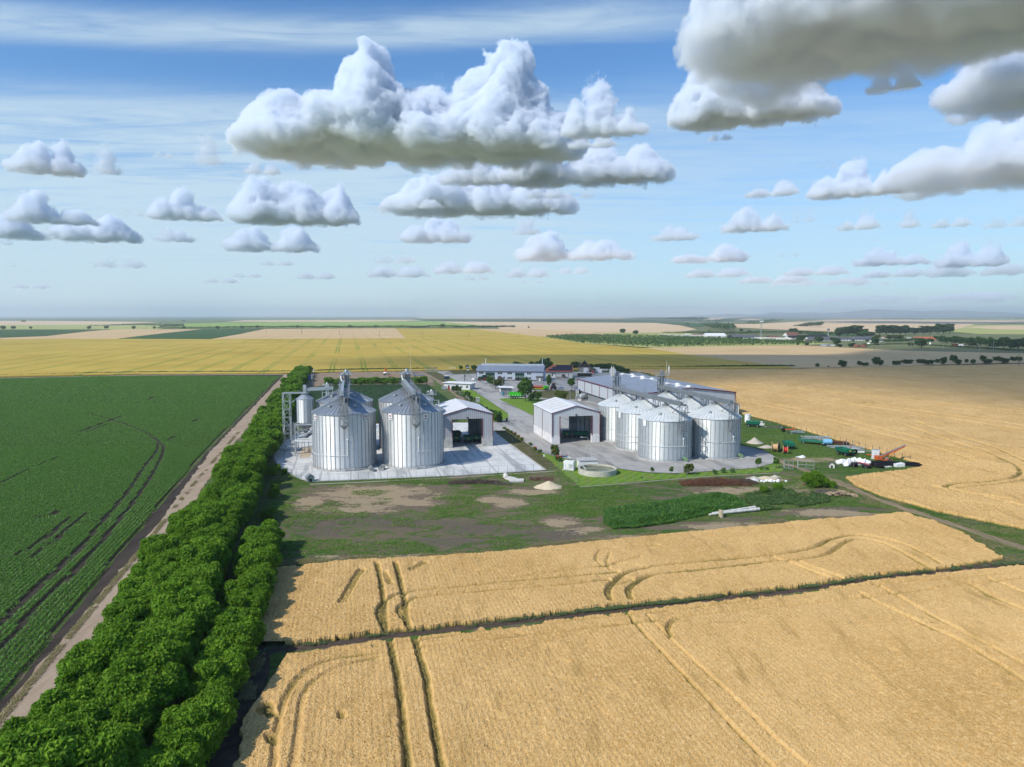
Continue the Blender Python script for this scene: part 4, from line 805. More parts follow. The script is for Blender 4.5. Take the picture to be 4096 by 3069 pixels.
trees('meadow_bush', 'bush', [('bush0', 'bright round bush by the dirt track bend', 3252, 1948, .92), ('bush1', 'lower bush leaning on the round bush', 3290, 1950, .6), ('bush2', 'small dark bush left of the round bush', 3113, 1962, .42), ('bush1', 'pale small bush at the thicket edge', 3055, 1972, .38), ('bush0', 'outlying bush right of the round bush', 3325, 1952, .42)])
# rose bushes along the verge: shrub body with coloured bloom heads
M_RED = flat('rose_red', (.55, .05, .03), .6); M_WHT = flat('rose_white', (.75, .72, .68), .6)
RS = [(2018,1718,'w'),(2030,1726,'r'),(2044,1733,'g'),(2058,1742,'r'),(2073,1753,'r'),(2088,1763,'r'),(2123,1783,'w'),(2140,1801,'r'),(2159,1812,'g'),(2235,1846,'R'),(1992,1681,'R')]
for i, (px, py, c) in enumerate(RS):
    w = {'w': 'white-flowered', 'r': 'red-flowered', 'g': 'unflowered', 'R': 'large orange-red'}[c]; ex = ['at the road corner', 'second from the road corner', 'third from the road corner', 'fourth along the road verge', 'fifth along the road verge', 'sixth along the road verge', 'opposite the right shed', 'after the white one opposite the shed', 'last before the feathery shrub', 'in front of the feathery shrub', 'by the left shed corner'][i]
    e = plant('shrub', 'rose_bush', '%s rose bush %s' % (w, ex), 'bush', P(px, py), 1.25 if c == 'R' else .85, 'rose bushes along the verge')
    if c != 'g':
        b = MB(); r = random.Random(i)
        for k in range(22 if c == 'R' else 12): b.lump((r.uniform(-.7, .7), r.uniform(-.7, .7), r.uniform(.75, 1.35)), (.13, .13, .11), seed=k, n=6, k=4)
        b.build('blossoms', M_WHT if c == 'w' else M_RED, e)
# ================================================================ steel silos with their gear
def mat_corrugated(name, base, dark, rough, amp, panels, ring, spread=.12, metal=.9):
    """rolled galvanised sheet: horizontal corrugation tilts the normal up and down, each sheet differs a little in tone"""
    g = N(name); o = g.obj(); s = g.n('SeparateXYZ'); g.link(o, s.inputs[0])
    ang = g.math('DIVIDE', g.math('ADD', g.math('ARCTAN2', s.outputs[1], s.outputs[0]), PI), 2*PI/panels); row = g.math('DIVIDE', s.outputs[2], ring)
    c = g.n('CombineXYZ'); g.link(g.math('FLOOR', ang), c.inputs[0]); g.link(g.math('FLOOR', row), c.inputs[1]); g.link(g.rand(), c.inputs[2])
    w = g.n('TexWhiteNoise'); w.noise_dimensions = '3D'; g.link(c.outputs[0], w.inputs['Vector']); n1 = g.noise(g.mapping(o, (1.2, 1.2, .12)), 1, 5, .65)
    k = g.math('MULTIPLY_ADD', w.outputs['Value'], .45, g.math('MULTIPLY', n1, .55)); col = g.mix(k, dark, base)
    seam = g.smooth(g.math('ABSOLUTE', g.math('SUBTRACT', g.math('FRACT', row), .5)), .47, .495); col = g.mix(g.math('MULTIPLY', seam, .35), col, tuple(v*.5 for v in dark))
    col = g.mix(g.smooth(s.outputs[2], 1.2, .1), col, tuple(v*.75 for v in dark))
    wave = g.math('MULTIPLY', g.math('SINE', g.math('MULTIPLY', s.outputs[2], 2*PI/.106)), amp)
    geo = g.n('NewGeometry'); zc = g.n('CombineXYZ'); g.link(wave, zc.inputs[2]); va = g.n('VectorMath'); va.operation = 'ADD'; g.link(geo.outputs['Normal'], va.inputs[0]); g.link(zc.outputs[0], va.inputs[1])
    vn = g.n('VectorMath'); vn.operation = 'NORMALIZE'; g.link(va.outputs[0], vn.inputs[0])
    return g.done(g.bsdf(col, g.math('MULTIPLY_ADD', k, spread, rough), metal, .5, vn.outputs[0]))
def mat_metal(name, a, b, rough, metal=.85, scale=.6):
    g = N(name); o = g.obj(); n1 = g.noise(o, scale, 6, .65); n2 = g.noise(o, scale*8, 3, .6); col = g.mix(g.smooth(g.math('MULTIPLY_ADD', n2, .3, g.math('MULTIPLY', n1, .7)), .3, .7), a, b)
    return g.done(g.bsdf(col, g.math('MULTIPLY_ADD', n1, .2, rough), metal, .5))
M_WALL_N = mat_corrugated('bright_galvanised_sheet', (.74, .75, .735), (.63, .645, .635), .46, .55, 44, .88, spread=.06, metal=.62)
M_WALL_O = mat_corrugated('weathered_galvanised_sheet', (.64, .665, .65), (.54, .57, .56), .46, .55, 40, .88, spread=.06, metal=.60)
M_ROOF_N = mat_metal('dark_galvanised_roof', (.42, .45, .475), (.52, .55, .57), .36, .75, .3); M_ROOF_O = mat_metal('pale_oxidised_roof', (.60, .635, .63), (.72, .74, .73), .52, .35, .4)
M_GALV = mat_metal('galvanised_steel', (.42, .44, .45), (.60, .62, .62), .45, .75); M_GALD = mat_metal('dull_steel', (.22, .24, .25), (.34, .36, .37), .5, .7); M_STIFF = mat_metal('stiffener_steel', (.32, .34, .35), (.44, .46, .47), .5, .4)
M_RAIL = flat('railing_steel', (.45, .47, .48), .5, .5); M_DARK = flat('dark_opening', (.012, .012, .013), .9); M_BLK = flat('black_rubber', (.018, .018, .019), .75, var=.3); M_CONC = flat('plain_concrete', (.46, .455, .44), .9, var=.2, scale=.8, dirt=(.30, .30, .29))
M_WHITE = flat('white_paint', (.78, .78, .76), .55, var=.08, scale=.8); M_MAST = flat('aerial_white', (.72, .70, .62), .5); M_GREENF = flat('fan_green', (.20, .33, .15), .5); M_SIGNR = flat('sign_red', (.38, .02, .03), .5); M_INK = flat('sign_ink', (.02, .02, .02), .6)

def rail(b, p0, p1, h=1.1, step=1.6):
    a, c = Vector(p0), Vector(p1); n = max(1, round((c-a).length/step))
    for z in (.55, h): b.beam(a+Vector((0, 0, z)), c+Vector((0, 0, z)), .05)
    for i in range(n+1): q = a.lerp(c, i/n); b.beam(q, q+Vector((0, 0, h)), .05)
def lattice(b, cx, cy, z0, z1, w, d, step=2.4, r=.12):
    """square lattice tower"""
    P4 = [(cx-w/2, cy-d/2), (cx+w/2, cy-d/2), (cx+w/2, cy+d/2), (cx-w/2, cy+d/2)]; n = max(1, round((z1-z0)/step)); st = (z1-z0)/n
    for x, y in P4: b.beam((x, y, z0), (x, y, z1), r)
    for i in range(n+1):
        z = z0+i*st
        for k in range(4):
            (x0, y0), (x1, y1) = P4[k], P4[(k+1) % 4]; b.beam((x0, y0, z), (x1, y1, z), r*.7)
            if i < n:
                if (i+k) % 2: x0, y0, x1, y1 = x1, y1, x0, y0
                b.beam((x0, y0, z), (x1, y1, z+st), r*.55)
def platform(b, cx, cy, z, lx, ly, railing=True, rz=0.0):
    b.obox(cx, cy, z-.09, lx, ly, .09, rz); c, s = math.cos(rz), math.sin(rz); q = [(cx+x*c-y*s, cy+x*s+y*c, z) for x, y in ((-lx/2, -ly/2), (lx/2, -ly/2), (lx/2, ly/2), (-lx/2, ly/2))]
    if railing:
        for k in range(4): rail(b, q[k], q[(k+1) % 4])
def silo(name, label, loc, Rr, He, Ht, wall, roof, nst, group, signs=(), box=True, ring=None, vents=(), pipe_ang=-1.25):
    e = thing(name, label, 'silo', loc, 0, group); z0 = .35
    MB().lathe([(Rr+.55, 0), (Rr+.55, z0), (Rr-.4, z0)], 56).build('plinth', M_CONC, e, True)
    w = MB().lathe([(Rr, z0), (Rr, He)], 88, cap=False).build('wall', wall, e, True)
    st = MB()
    for i in range(nst):
        a = 2*PI*(i+.5)/nst; c, s = math.cos(a), math.sin(a); st.obox(c*(Rr+.045), s*(Rr+.045), z0, .11, .17, He-z0-.02, a)
    st.build('stiffener', M_STIFF, w)
    rf = MB(); rf.lathe([(Rr+.22, He-.12), (Rr+.22, He), (.8, Ht-.25), (.8, Ht)], 2*nst if nst < 40 else nst); o = rf.build('roof', roof, e)
    rb = MB(); nr = int(nst*1.0); sl = math.hypot(Rr-.7, Ht-.25-He); zz = (Ht-.25-He)/(Rr+.22-.8)
    for i in range(nr):
        a = 2*PI*(i+.25)/nr; c, s = math.cos(a), math.sin(a); rb.beam((c*(Rr+.2), s*(Rr+.2), He+.06), (c*.85, s*.85, Ht-.2), .06, .13)
    rb.build('roof_rib', roof, o)
    MB().lathe([(1.0, Ht-.1), (1.0, Ht+.12), (.55, Ht+.3), (.55, Ht+.65)], 16).build('roof_cap', M_GALD, e, True)
    for k, (a, f) in enumerate(((-2.1, .62), (-.75, .60), (1.0, .6), (2.4, .6))):
        r_ = Rr*f; z = He + (Rr+.22-r_)*zz; b = MB(); b.obox(math.cos(a)*r_, math.sin(a)*r_, z-.05, .85, .65, .5, a); b.obox(math.cos(a)*(r_+.25), math.sin(a)*(r_+.25), z+.1, .5, .7, .28, a); b.build('roof_vent', M_GALV, e)
    if ring:
        for (z, a0, a1) in ring:
            pts = [((Rr+.14)*math.cos(t), (Rr+.14)*math.sin(t), z) for t in np.linspace(a0, a1, 26)]; MB().path(pts, .065, 6).build('cable_conduit', M_WHITE, e)
        a = pipe_ang; q = ((Rr+.14)*math.cos(a), (Rr+.14)*math.sin(a)); b = MB(); b.tube((*q, ring[0][0]), (*q, He*.55), .08, n=6); b.lump((q[0], q[1], He*.56), (.2, .2, .26)); b.build('level_probe', M_WHITE, e)
    for a, word in signs:
        c, s = math.cos(a), math.sin(a); R2 = Rr+.17; sg = MB(); sg.obox(c*R2, s*R2, He-1.85, .05, 1.25, 1.7, a); so_ = sg.build('sign', M_WHITE, e)
        if word:
            hb = MB(); prof = [(0, -.34), (-.16, -.18), (-.30, 0), (-.36, .13), (-.31, .25), (-.19, .28), (-.07, .2), (0, .09), (.07, .2), (.19, .28), (.31, .25), (.36, .13), (.30, 0), (.16, -.18)]
            o3 = [(c*(R2+.03) - s*x, s*(R2+.03) + c*x, He-.80+z*.9) for x, z in prof]; o4 = [(p[0]+c*.02, p[1]+s*.02, p[2]) for p in o3]; hb.poly(o4); hb.add(o3+o4, [(i, (i+1) % 14, 14+(i+1) % 14, 14+i) for i in range(14)]); hb.build('heart_emblem', M_SIGNR, so_)
            cu = bpy.data.curves.new('lettering', 'FONT'); cu.body = word; cu.size = .48; cu.align_x = 'CENTER'; cu.extrude = .01; t0 = bpy.data.objects.new('lettering_curve', cu); me = bpy.data.meshes.new_from_object(t0); bpy.data.objects.remove(t0); me.materials.clear(); me.materials.append(M_INK); t = bpy.data.objects.new('lettering', me); C.objects.link(t); t.parent = so_
            t.location = (c*(R2+.04), s*(R2+.04), He-1.62); t.rotation_euler = (PI/2, 0, a+PI/2)
    if box:
        b = MB(); a = -1.2; c, s = math.cos(a), math.sin(a); b.obox(c*(Rr+.35), s*(Rr+.35), z0, .5, 2.6, .35, a); b.build('step', M_CONC, e)
    return e
def fan(label, loc, rz, m_body):
    e = thing('aeration_fan', label, 'fan', loc, rz, 'aeration fans at the silo feet'); b = MB(); b.tube((0, -.22, .75), (0, .22, .75), .55, n=18); b.obox(-.55, 0, .85, .7, .42, .5); b.build('housing', m_body, e, True)
    MB().tube((0, .2, .75), (0, .62, .75), .24, n=12).build('motor', M_GALV, e, True); b = MB(); b.obox(0, 0, 0, 1.1, .9, .12); b.obox(-.3, .1, .1, .12, .5, .3); b.obox(.3, .1, .1, .12, .5, .3); b.build('base_frame', M_CONC, e)
    d = MB(); d.add([(-.9, -.22, .95), (-.9, .22, .95), (-.9, .22, 1.3), (-.9, -.22, 1.3), (-2.3, -.5, .3), (-2.3, .5, .3), (-2.3, .5, .85), (-2.3, -.5, .85)], [(0, 1, 2, 3), (7, 6, 5, 4), (0, 4, 5, 1), (1, 5, 6, 2), (2, 6, 7, 3), (3, 7, 4, 0)]); d.build('duct', M_GALD, e); return e

# ---- the four tall silos on the pale pad
S1, S2, S3, S4 = (-46.0, 192.9), (-27.6, 195.6), (-51.5, 217.3), (-33.0, 220.0); PADZ = .1
silo('grain_silo', 'front left of the four tall silos with dark roofs, heart signs under its eave', (*S1, PADZ), 8.45, 15.0, 19.0, M_WALL_N, M_ROOF_N, 44, 'tall dark-roofed silos', [(-2.38, 'Privé'), (-.62, 'Privé')], ring=[(4.2, -2.9, -1.25)])
silo('grain_silo', 'front right of the four tall silos with dark roofs, next to the left shed', (*S2, PADZ), 8.4, 15.0, 19.0, M_WALL_N, M_ROOF_N, 44, 'tall dark-roofed silos', [(-2.2, 'Privé'), (-1.02, 'Privé')], ring=[(4.8, -1.3, -.2)])
silo('grain_silo', 'rear left tall silo, mostly hidden behind the front left one', (*S3, PADZ), 8.45, 15.0, 19.0, M_WALL_N, M_ROOF_N, 44, 'tall dark-roofed silos')
silo('grain_silo', 'rear right tall silo, half hidden behind the front right one', (*S4, PADZ), 8.4, 15.0, 19.0, M_WALL_N, M_ROOF_N, 44, 'tall dark-roofed silos')
fan('pale aeration fan at the right foot of the front left tall silo', (-37.6, 186.0, PADZ), PI/2+.4, M_GALV); fan('pale aeration fan at the left foot of the front right tall silo', (-34.4, 187.6, PADZ), PI/2-.3, M_GALV)
fan('dark aeration fan in the gap behind the front tall silos', (-37.0, 205.6, PADZ), 2.4, M_GALD); fan('second dark aeration fan deeper in the gap between tall silos', (-38.6, 210.5, PADZ), 2.4, M_GALD)
def gantry_left(label, A, B):
    """walkway and chain conveyor over a pair of silos, from the rear tower to the hanging mast in front"""
    a, b_ = Vector((*A, 0)), Vector((*B, 0)); L = (b_-a).length; rz = math.atan2(b_.y-a.y, b_.x-a.x) - PI/2; e = thing('conveyor_gantry', label, 'conveyor', (A[0], A[1], PADZ), rz, 'gantries over the tall silos')
    z = 19.9; f = -8.8
    b = MB(); b.beam((-.35, f, z+.75), (-.35, L+3, z+.75), .75, .95); b.beam((-.35, f-.5, z+.85), (-.35, f+1.2, z+.85), 1.0, 1.25); b.build('conveyor', M_GALV, e)
    b = MB(); b.box(-1.3, f, z, 1.5, L+3, z+.1); b.beam((-1.3, f, z-.15), (-1.3, L+3, z-.15), .14, .45); b.beam((1.5, f, z-.15), (1.5, L+3, z-.15), .14, .45)
    for y in (0, L): b.beam((-.35, y, z-.9), (-.35, y, z+.4), .7); platform(b, .2, y, z+.06, 4.4, 3.0)
    for y in np.arange(f, L+3, 1.7): b.beam((-1.3, y, z-.1), (1.5, y, z-.1), .1)
    b.build('walkway', M_GALD, e)
    b = MB(); rail(b, (-1.3, f, z+.1), (-1.3, L+3, z+.1)); rail(b, (1.5, f, z+.1), (1.5, L+3, z+.1)); rail(b, (-1.3, f, z+.1), (1.5, f, z+.1)); b.build('railing', M_RAIL, e)
    b = MB(); lattice(b, .15, f-1.6, 12.4, z-.1, 1.9, 1.7, 2.1, .13); b.beam((-.8, f-2.4, z-.1), (.9, f-2.4, z-.1), .16); b.add([(-.8, f-2.45, 12.4), (1.1, f-2.45, 12.4), (1.1, f-.75, 12.4), (-.8, f-.75, 12.4), (.15, f-.6, 11.1)], [(0, 1, 4), (1, 2, 4), (2, 3, 4), (3, 0, 4), (0, 3, 2, 1)])
    for zz in (13.4, 14.4): b.beam((.15, f-.8, zz), (.15, f+.5, zz), .2)
    b.build('hanging_mast', M_GALD, e)
    b = MB(); b.box(-.05, f-1.7, 12.5, .4, f-1.3, z); b.build('ladder', M_RAIL, e)
    b = MB(); b.beam((.4, L+4.2, 0), (.4, L+4.2, 24.0), .85, .55); b.beam((1.2, L+4.2, 0), (1.2, L+4.2, 24.0), .5, .4); lattice(b, .6, L+4.4, 0, 22.6, 2.2, 1.9, 2.6, .12); b.build('elevator_tower', M_GALD, e)
    b = MB(); platform(b, .5, L+4.2, 22.7, 3.9, 3.4); b.build('tower_platform', M_RAIL, e)
    b = MB(); b.lathe([(.48, 0), (.48, .5), (.36, .85), (.1, 1.0)], 10, (.5, L+4.2, 23.3)); b.obox(.5, L+4.2, 22.7, 1.2, .8, .7); b.obox(1.5, L+4.2, 23.0, .6, .5, .5); b.build('elevator_head', M_GALV, e, True)
    MB().path([(-.1, L+3.7, 23.2), (-1.0, L+2.8, 22.3), (-.9, L+1.6, 21.2), (-.4, L+.8, 20.6)], .30, 10).build('spout', M_GALV, e, True)
    b = MB(); b.obox(.3, L*.55, z+.1, .6, .9, .9); b.build('drive_motor', flat('motor_green', (.03, .22, .14), .5), e); return e
gantry_left('grey gantry conveyor over the left pair of tall silos', S1, S3); ge = gantry_left('grey gantry conveyor over the right pair of tall silos, with a whip aerial', S2, S4)
MB().tube((1.6, 26.5, 23), (1.6, 26.5, 31), .035, .02, 6).build('whip_aerial', M_WHITE, ge)
def small_elevator(label, loc, h, rz=0.0, leg=True):
    e = thing('bucket_elevator', label, 'elevator', loc, rz, 'small elevators beside the tall silos'); b = MB(); b.beam((-.3, 0, 0), (-.3, 0, h+1), .45, .35); b.beam((.35, 0, 0), (.35, 0, h+1), .45, .35); b.build('leg', M_GALV, e)
    b = MB(); platform(b, 0, 0, h, 3.4, 2.6); b.build('platform', M_RAIL, e); b = MB(); b.lathe([(.42, 0), (.42, .5), (.15, .9)], 10, (0, 0, h+.7)); b.obox(0, 0, h, 1.3, .7, .8); b.build('head', M_GALV, e, True)
    b = MB(); b.tube((-.9, 0, h+.8), (-1.35, 0, h+.8), .25, n=10); b.build('motor', M_WHITE, e); return e
small_elevator('slim bucket elevator with a caged platform behind the hopper bin', (*P(1313, 1726), PADZ), 15.8); e5 = small_elevator('slim bucket elevator with a caged platform behind the left shed', (-27.2, 238.5, PADZ), 14.6)
b = MB(); lattice(b, 1.2, -.6, 0, 12.6, 2.6, 2.0, 3.2, .14); b.build('support_frame', M_GALV, e5)
# ---- the hopper bin on legs, its lattice tower and the transfer conveyor
HX, HY = -61.9, 211.0
hb = thing('hopper_bin', 'small shiny hopper bin standing on steel legs left of the tall silos', 'silo', (HX, HY, PADZ), math.radians(8)); z1, z2 = 9.2, 16.3
w = MB().lathe([(2.45, z1), (2.45, z2)], 40, cap=False).build('wall', M_WALL_N, hb, True); st = MB()
for i in range(16): a = 2*PI*i/16; st.obox(math.cos(a)*2.48, math.sin(a)*2.48, z1, .06, .1, z2-z1, a)
st.build('stiffener', M_STIFF, w); ro = MB().lathe([(2.55, z2-.1), (2.55, z2), (.5, z2+1.4), (.5, z2+1.8)], 16).build('roof', M_ROOF_N, hb)
MB().lathe([(.4, 5.9), (2.44, z1)], 32).build('hopper_cone', M_GALD, hb, True); lg = MB()
for x in (-2.7, 2.7):
    for y in (-2.7, 2.7): lg.beam((x, y, 0), (x, y, z1), .3)
lg.build('leg_frame', M_GALV, hb); b = MB()
for z in (z1-.35, 6.3, 3.4):
    for s in (-1, 1): b.beam((-2.7, s*2.7, z), (2.7, s*2.7, z), .2, .5 if z > 8 else .22); b.beam((s*2.7, -2.7, z), (s*2.7, 2.7, z), .2, .5 if z > 8 else .22)
for s in (-1, 1): b.beam((-2.7, s*2.7, 6.4), (2.7, s*2.7, 8.2), .12); b.beam((2.7, s*2.7, 6.4), (-2.7, s*2.7, 8.2), .12)
b.build('brace', M_GALV, hb); b = MB(); rail(b, (-3.6, -3.3, 3.4), (-3.6, 3.3, 3.4)); lattice(b, -3.5, -2.4, 0, 9.5, .7, .7, .8, .05); b.build('ladder_cage', M_RAIL, hb)
tw = thing('lattice_tower', 'tall galvanised lattice tower at the left edge of the pad', 'tower', (-68.9, 215.6, PADZ), math.radians(6)); b = MB(); lattice(b, 0, 0, 0, 17.4, 2.1, 2.1, 2.5, .16); b.build('frame', M_GALV, tw)
b = MB(); b.beam((-1.1, -1, 17.5), (5.6, -1, 17.5), .26); b.beam((-1.1, 1, 17.5), (5.6, 1, 17.5), .26); b.beam((1.0, 0, 14.2), (5.2, 0, 17.3), .3); b.build('bracket', M_GALV, tw)
tc = thing('transfer_conveyor', 'level conveyor trough from the hopper bin to the tall silos', 'conveyor', (HX, HY, PADZ), math.radians(8)); b = MB(); b.beam((.4, .1, 19.0), (8.3, .6, 19.3), .7, .95); b.build('trough', M_GALV, tc); b = MB(); b.beam((5.0, .4, 14.6), (5.0, .4, 18.6), .2); b.beam((8.0, .5, 17.4), (8.0, .5, 18.9), .18); b.beam((5.0, .4, 18.0), (8.2, .5, 18.0), .14); b.build('support', M_GALV, tc)
b = MB(); b.obox(0, 0, 18.0, .9, .9, 2.4); b.obox(0, 0, 17.9, 1.9, 1.7, .15); rail(b, (-1.6, -1.3, 17.9), (1.6, -1.3, 17.9)); b.build('drive_head', M_GALV, tc)
wb = thing('intake_portal', 'low steel portal over the truck intake pit below the hopper bin', 'portal', (-61.0, 206.3, PADZ), math.radians(8))
for x in (-2.6, 2.6):
    for y in (-1, 2.2): b = MB(); b.beam((x, y, 0), (x, y, 4.6), .2); b.obox(x, y, 0, .7, .7, .25); b.build('post', M_GALV, wb)
b = MB(); b.beam((-2.7, -1, 4.6), (2.7, -1, 4.6), .18, .5); b.beam((-2.7, 2.2, 4.6), (2.7, 2.2, 4.6), .18, .3); b.beam((-2.6, -1, 4.6), (-2.6, 2.2, 4.6), .15); b.beam((2.6, -1, 4.6), (2.6, 2.2, 4.6), .15); b.build('crossbeam', M_WHITE, wb)
ss = thing('screw_conveyor', 'inclined grey screw conveyor rising behind the intake portal', 'conveyor', (-61.4, 211.0, PADZ), math.radians(-6)); b = MB(); b.beam((-.6, 0, 4.7), (.6, 9.5, 6.6), .9, .6); b.build('trough', M_GALD, ss); b = MB(); b.obox(-.7, -.6, 3.7, 1.5, 1.1, 1.4); b.build('motor_box', M_GALV, ss); b = MB(); [b.beam((x, y, 0), (x, y, 4.6), .16) for x, y in ((-.9, -.4), (.4, -.4), (0, 8.4), (1, 8.4))]; b.build('support', M_GALV, ss)
sheet('intake_grating', PP([(1197, 1834), (1241, 1831), (1250, 1788), (1207, 1790)]), .115, flat('rusty_plate', (.52, .42, .30), .8, var=.2))

# ---- the six pale silos in two rows
A3, A2, A1, B3, B2, B1 = (44.4, 203.9), (40.2, 219.2), (36.4, 235.0), (59.6, 207.6), (56.2, 223.6), (52.4, 239.2); YZ = .055
for lb, q, sg, rg in (('nearest pale-roofed silo at the front of the right group', A3, [(-2.62, '')], [(4.4, -2.95, -.1)]), ('pale-roofed silo second in the row beside the right shed', A2, [(-2.75, '')], [(4.6, -3.0, -1.0), (2.9, -3.1, -1.4)]), ('pale-roofed silo touching the right shed, rearmost of its row', A1, [], [(4.4, -3.0, -1.6)]),
                      ('pale-roofed silo at the right end of the front, shaded by its neighbour', B3, [(-.35, '')], [(5.0, -2.4, -.1)]), ('middle pale-roofed silo of the right hand row', B2, [], None), ('rearmost pale-roofed silo under the tower at the warehouse', B1, [], None)):
    silo('grain_silo', lb, (*q, YZ), 7.55, 11.6, 15.3, M_WALL_O, M_ROOF_O, 40, 'pale-roofed silos', sg, box=False, ring=rg, pipe_ang=-1.05)
def gantry_right(label, F, Bk, mastx):
    a, b_ = Vector((*F, 0)), Vector((*Bk, 0)); L = (b_-a).length; rz = math.atan2(b_.y-a.y, b_.x-a.x) - PI/2; e = thing('conveyor_gantry', label, 'conveyor', (F[0], F[1], YZ), rz, 'gantries over the pale silos'); f, k, z = -9.6, L+6.2, 16.4
    b = MB(); b.beam((0, f, z+.45), (0, k, z+.45), .8, .8); b.build('conveyor', M_GALD, e); b = MB(); b.box(.5, f, z, 1.6, k, z+.08); b.beam((-.5, f, z-.1), (-.5, k, z-.1), .16, .4); b.beam((1.6, f, z-.1), (1.6, k, z-.1), .16, .4)
    for y in np.arange(f, k, 1.6): b.beam((-.5, y, z-.05), (1.6, y, z-.05), .09)
    b.build('walkway', M_GALD, e); b = MB(); rail(b, (1.6, f, z+.05), (1.6, k, z+.05), 1.1, 1.5); rail(b, (.5, f, z+.05), (1.6, f, z+.05))
    for y in (L*.5+1, L+1): lattice(b, 1.4, y, z, z+2.6, .8, .8, 1.3, .05)
    b.build('railing', M_RAIL, e)
    b = MB()
    for y in (0, L/2, L): b.beam((0, y, 15.4), (0, y, z+.2), .7); b.beam((.2, y-.6, z-.3), (1.9, y-5.6, 13.2), .12)
    b.build('outlet', M_GALD, e)
    for i, y in enumerate((f+1.0, L*.25, L*.75, L+6.6)):
        b = MB(); z0 = (9.2, 0, 0, 0)[i]; w = 1.7; lattice(b, 1.0, y-.3, z0, z-.2, w, 1.5, 2.2, .13)
        if i == 0: b.beam((.2, y+.5, z-.3), (.2, y+5.5, 13.0), .12); b.obox(1.0, y-.3, z0-.15, 2.1, 2.0, .15)
        b.build('lattice_support', M_GALD, e)
    b = MB(); b.beam((1.0, L+7.2, 0), (1.0, L+7.2, 21.0), .4, .35); b.beam((1.9, L+7.2, 0), (1.9, L+7.2, 21.0), .35, .35); lattice(b, 1.4, L+7.4, 0, 20.4, 2.0, 1.8, 2.2, .13); b.build('elevator_tower', M_GALD, e)
    b = MB(); platform(b, 1.4, L+7.3, 20.4, 3.6, 3.2); b.build('tower_platform', M_RAIL, e); b = MB(); platform(b, 1.2, L+7.3, z+.1, 4.2, 3.0); b.build('lower_platform', M_RAIL, e); b = MB(); b.obox(1.4, L+7.2, 20.5, .9, .7, 1.1); b.lathe([(.4, 0), (.4, .3), (.1, .6)], 10, (1.4, L+7.2, 21.6)); b.obox(.6, L+7.2, 18.0, .9, .8, 1.1); b.build('elevator_head', M_GALD, e, True)
    for dx in mastx:
        b = MB(); b.obox(dx, L+6.2, 20.6, .42, .3, 2.9); b.tube((dx, L+6.4, 19.5), (dx, L+6.4, 24.2), .05, n=6); b.build('phone_antenna', M_MAST, e)
    return e
gantry_right('gantry conveyor over the row of pale silos beside the right shed', A3, A1, (-1.0, -.35)); gr2 = gantry_right('gantry conveyor over the right hand row of pale silos', B3, B1, (3.6,)); MB().tube((2.6, 38.5, 21), (2.6, 38.5, 25.6), .05, .03, 6).build('whip_aerial', M_WHITE, gr2)
e = thing('intake_elevator', 'low elevator head with a round platform beside the warehouse wall', 'elevator', (31.5, 252.5, YZ), .2); b = MB(); b.beam((0, 0, 0), (0, 0, 8.6), .6, .4); b.beam((.9, 0, 0), (.9, 0, 8.6), .5, .4); b.build('leg', M_GALD, e); b = MB(); platform(b, .3, 0, 7.6, 4.6, 3.0); b.build('platform', M_RAIL, e); b = MB(); b.lathe([(.6, 0), (.6, .7), (.3, 1.2)], 12, (.3, 0, 8.3)); b.build('head', M_GALV, e, True)
fan('green aeration fan at the foot of the nearest pale silo', (48.9, 197.1, YZ), 0, M_GREENF); fan('green aeration fan at the foot of the right end pale silo', (66.2, 202.3, YZ), 0, M_GREENF)
# ================================================================ sheds, warehouse, workshop and other buildings
def mat_cladding(name, a, b, pitch=.9, depth=.5, axis='xy'):
    """profiled sheet cladding with upright ribs and faint dirt"""
    g = N(name); o = g.obj(); s = g.n('SeparateXYZ'); g.link(o, s.inputs[0]); q = g.math('ADD', s.outputs[0], s.outputs[1])
    fr = g.math('FRACT', g.math('DIVIDE', q, pitch)); w = g.math('MULTIPLY', g.smooth(fr, .08, .3), g.smooth(fr, .92, .7)); n1 = g.noise(g.mapping(o, (.5, .5, .15)), 1, 5, .6)
    col = g.mix(g.math('MULTIPLY', g.smooth(n1, .3, .7), .6), a, b); col = g.mix(g.math('MULTIPLY', g.math('SUBTRACT', 1.0, w), depth), col, tuple(v*.45 for v in a))
    return g.done(g.bsdf(col, .55, .0, .35))
M_CLAD = mat_cladding('grey_profiled_cladding', (.40, .41, .43), (.50, .51, .53), .62, .55); M_CLADP = mat_cladding('smooth_grey_cladding', (.50, .51, .52), (.58, .59, .60), 1.0, .12); M_CLADW = mat_cladding('warehouse_cladding', (.42, .44, .47), (.50, .52, .55), 1.1, .18)
M_TRIM = flat('dark_red_trim', (.15, .010, .018), .5, var=.12); M_ROOFW = mat_cladding('white_roof_sheet', (.62, .63, .65), (.72, .73, .74), 1.0, .12); M_ROOFB = mat_cladding('blue_grey_roof_sheet', (.20, .235, .295), (.27, .31, .37), 1.0, .10); M_SKYL = flat('roof_light_strip', (.55, .46, .31), .5, var=.2, scale=2)
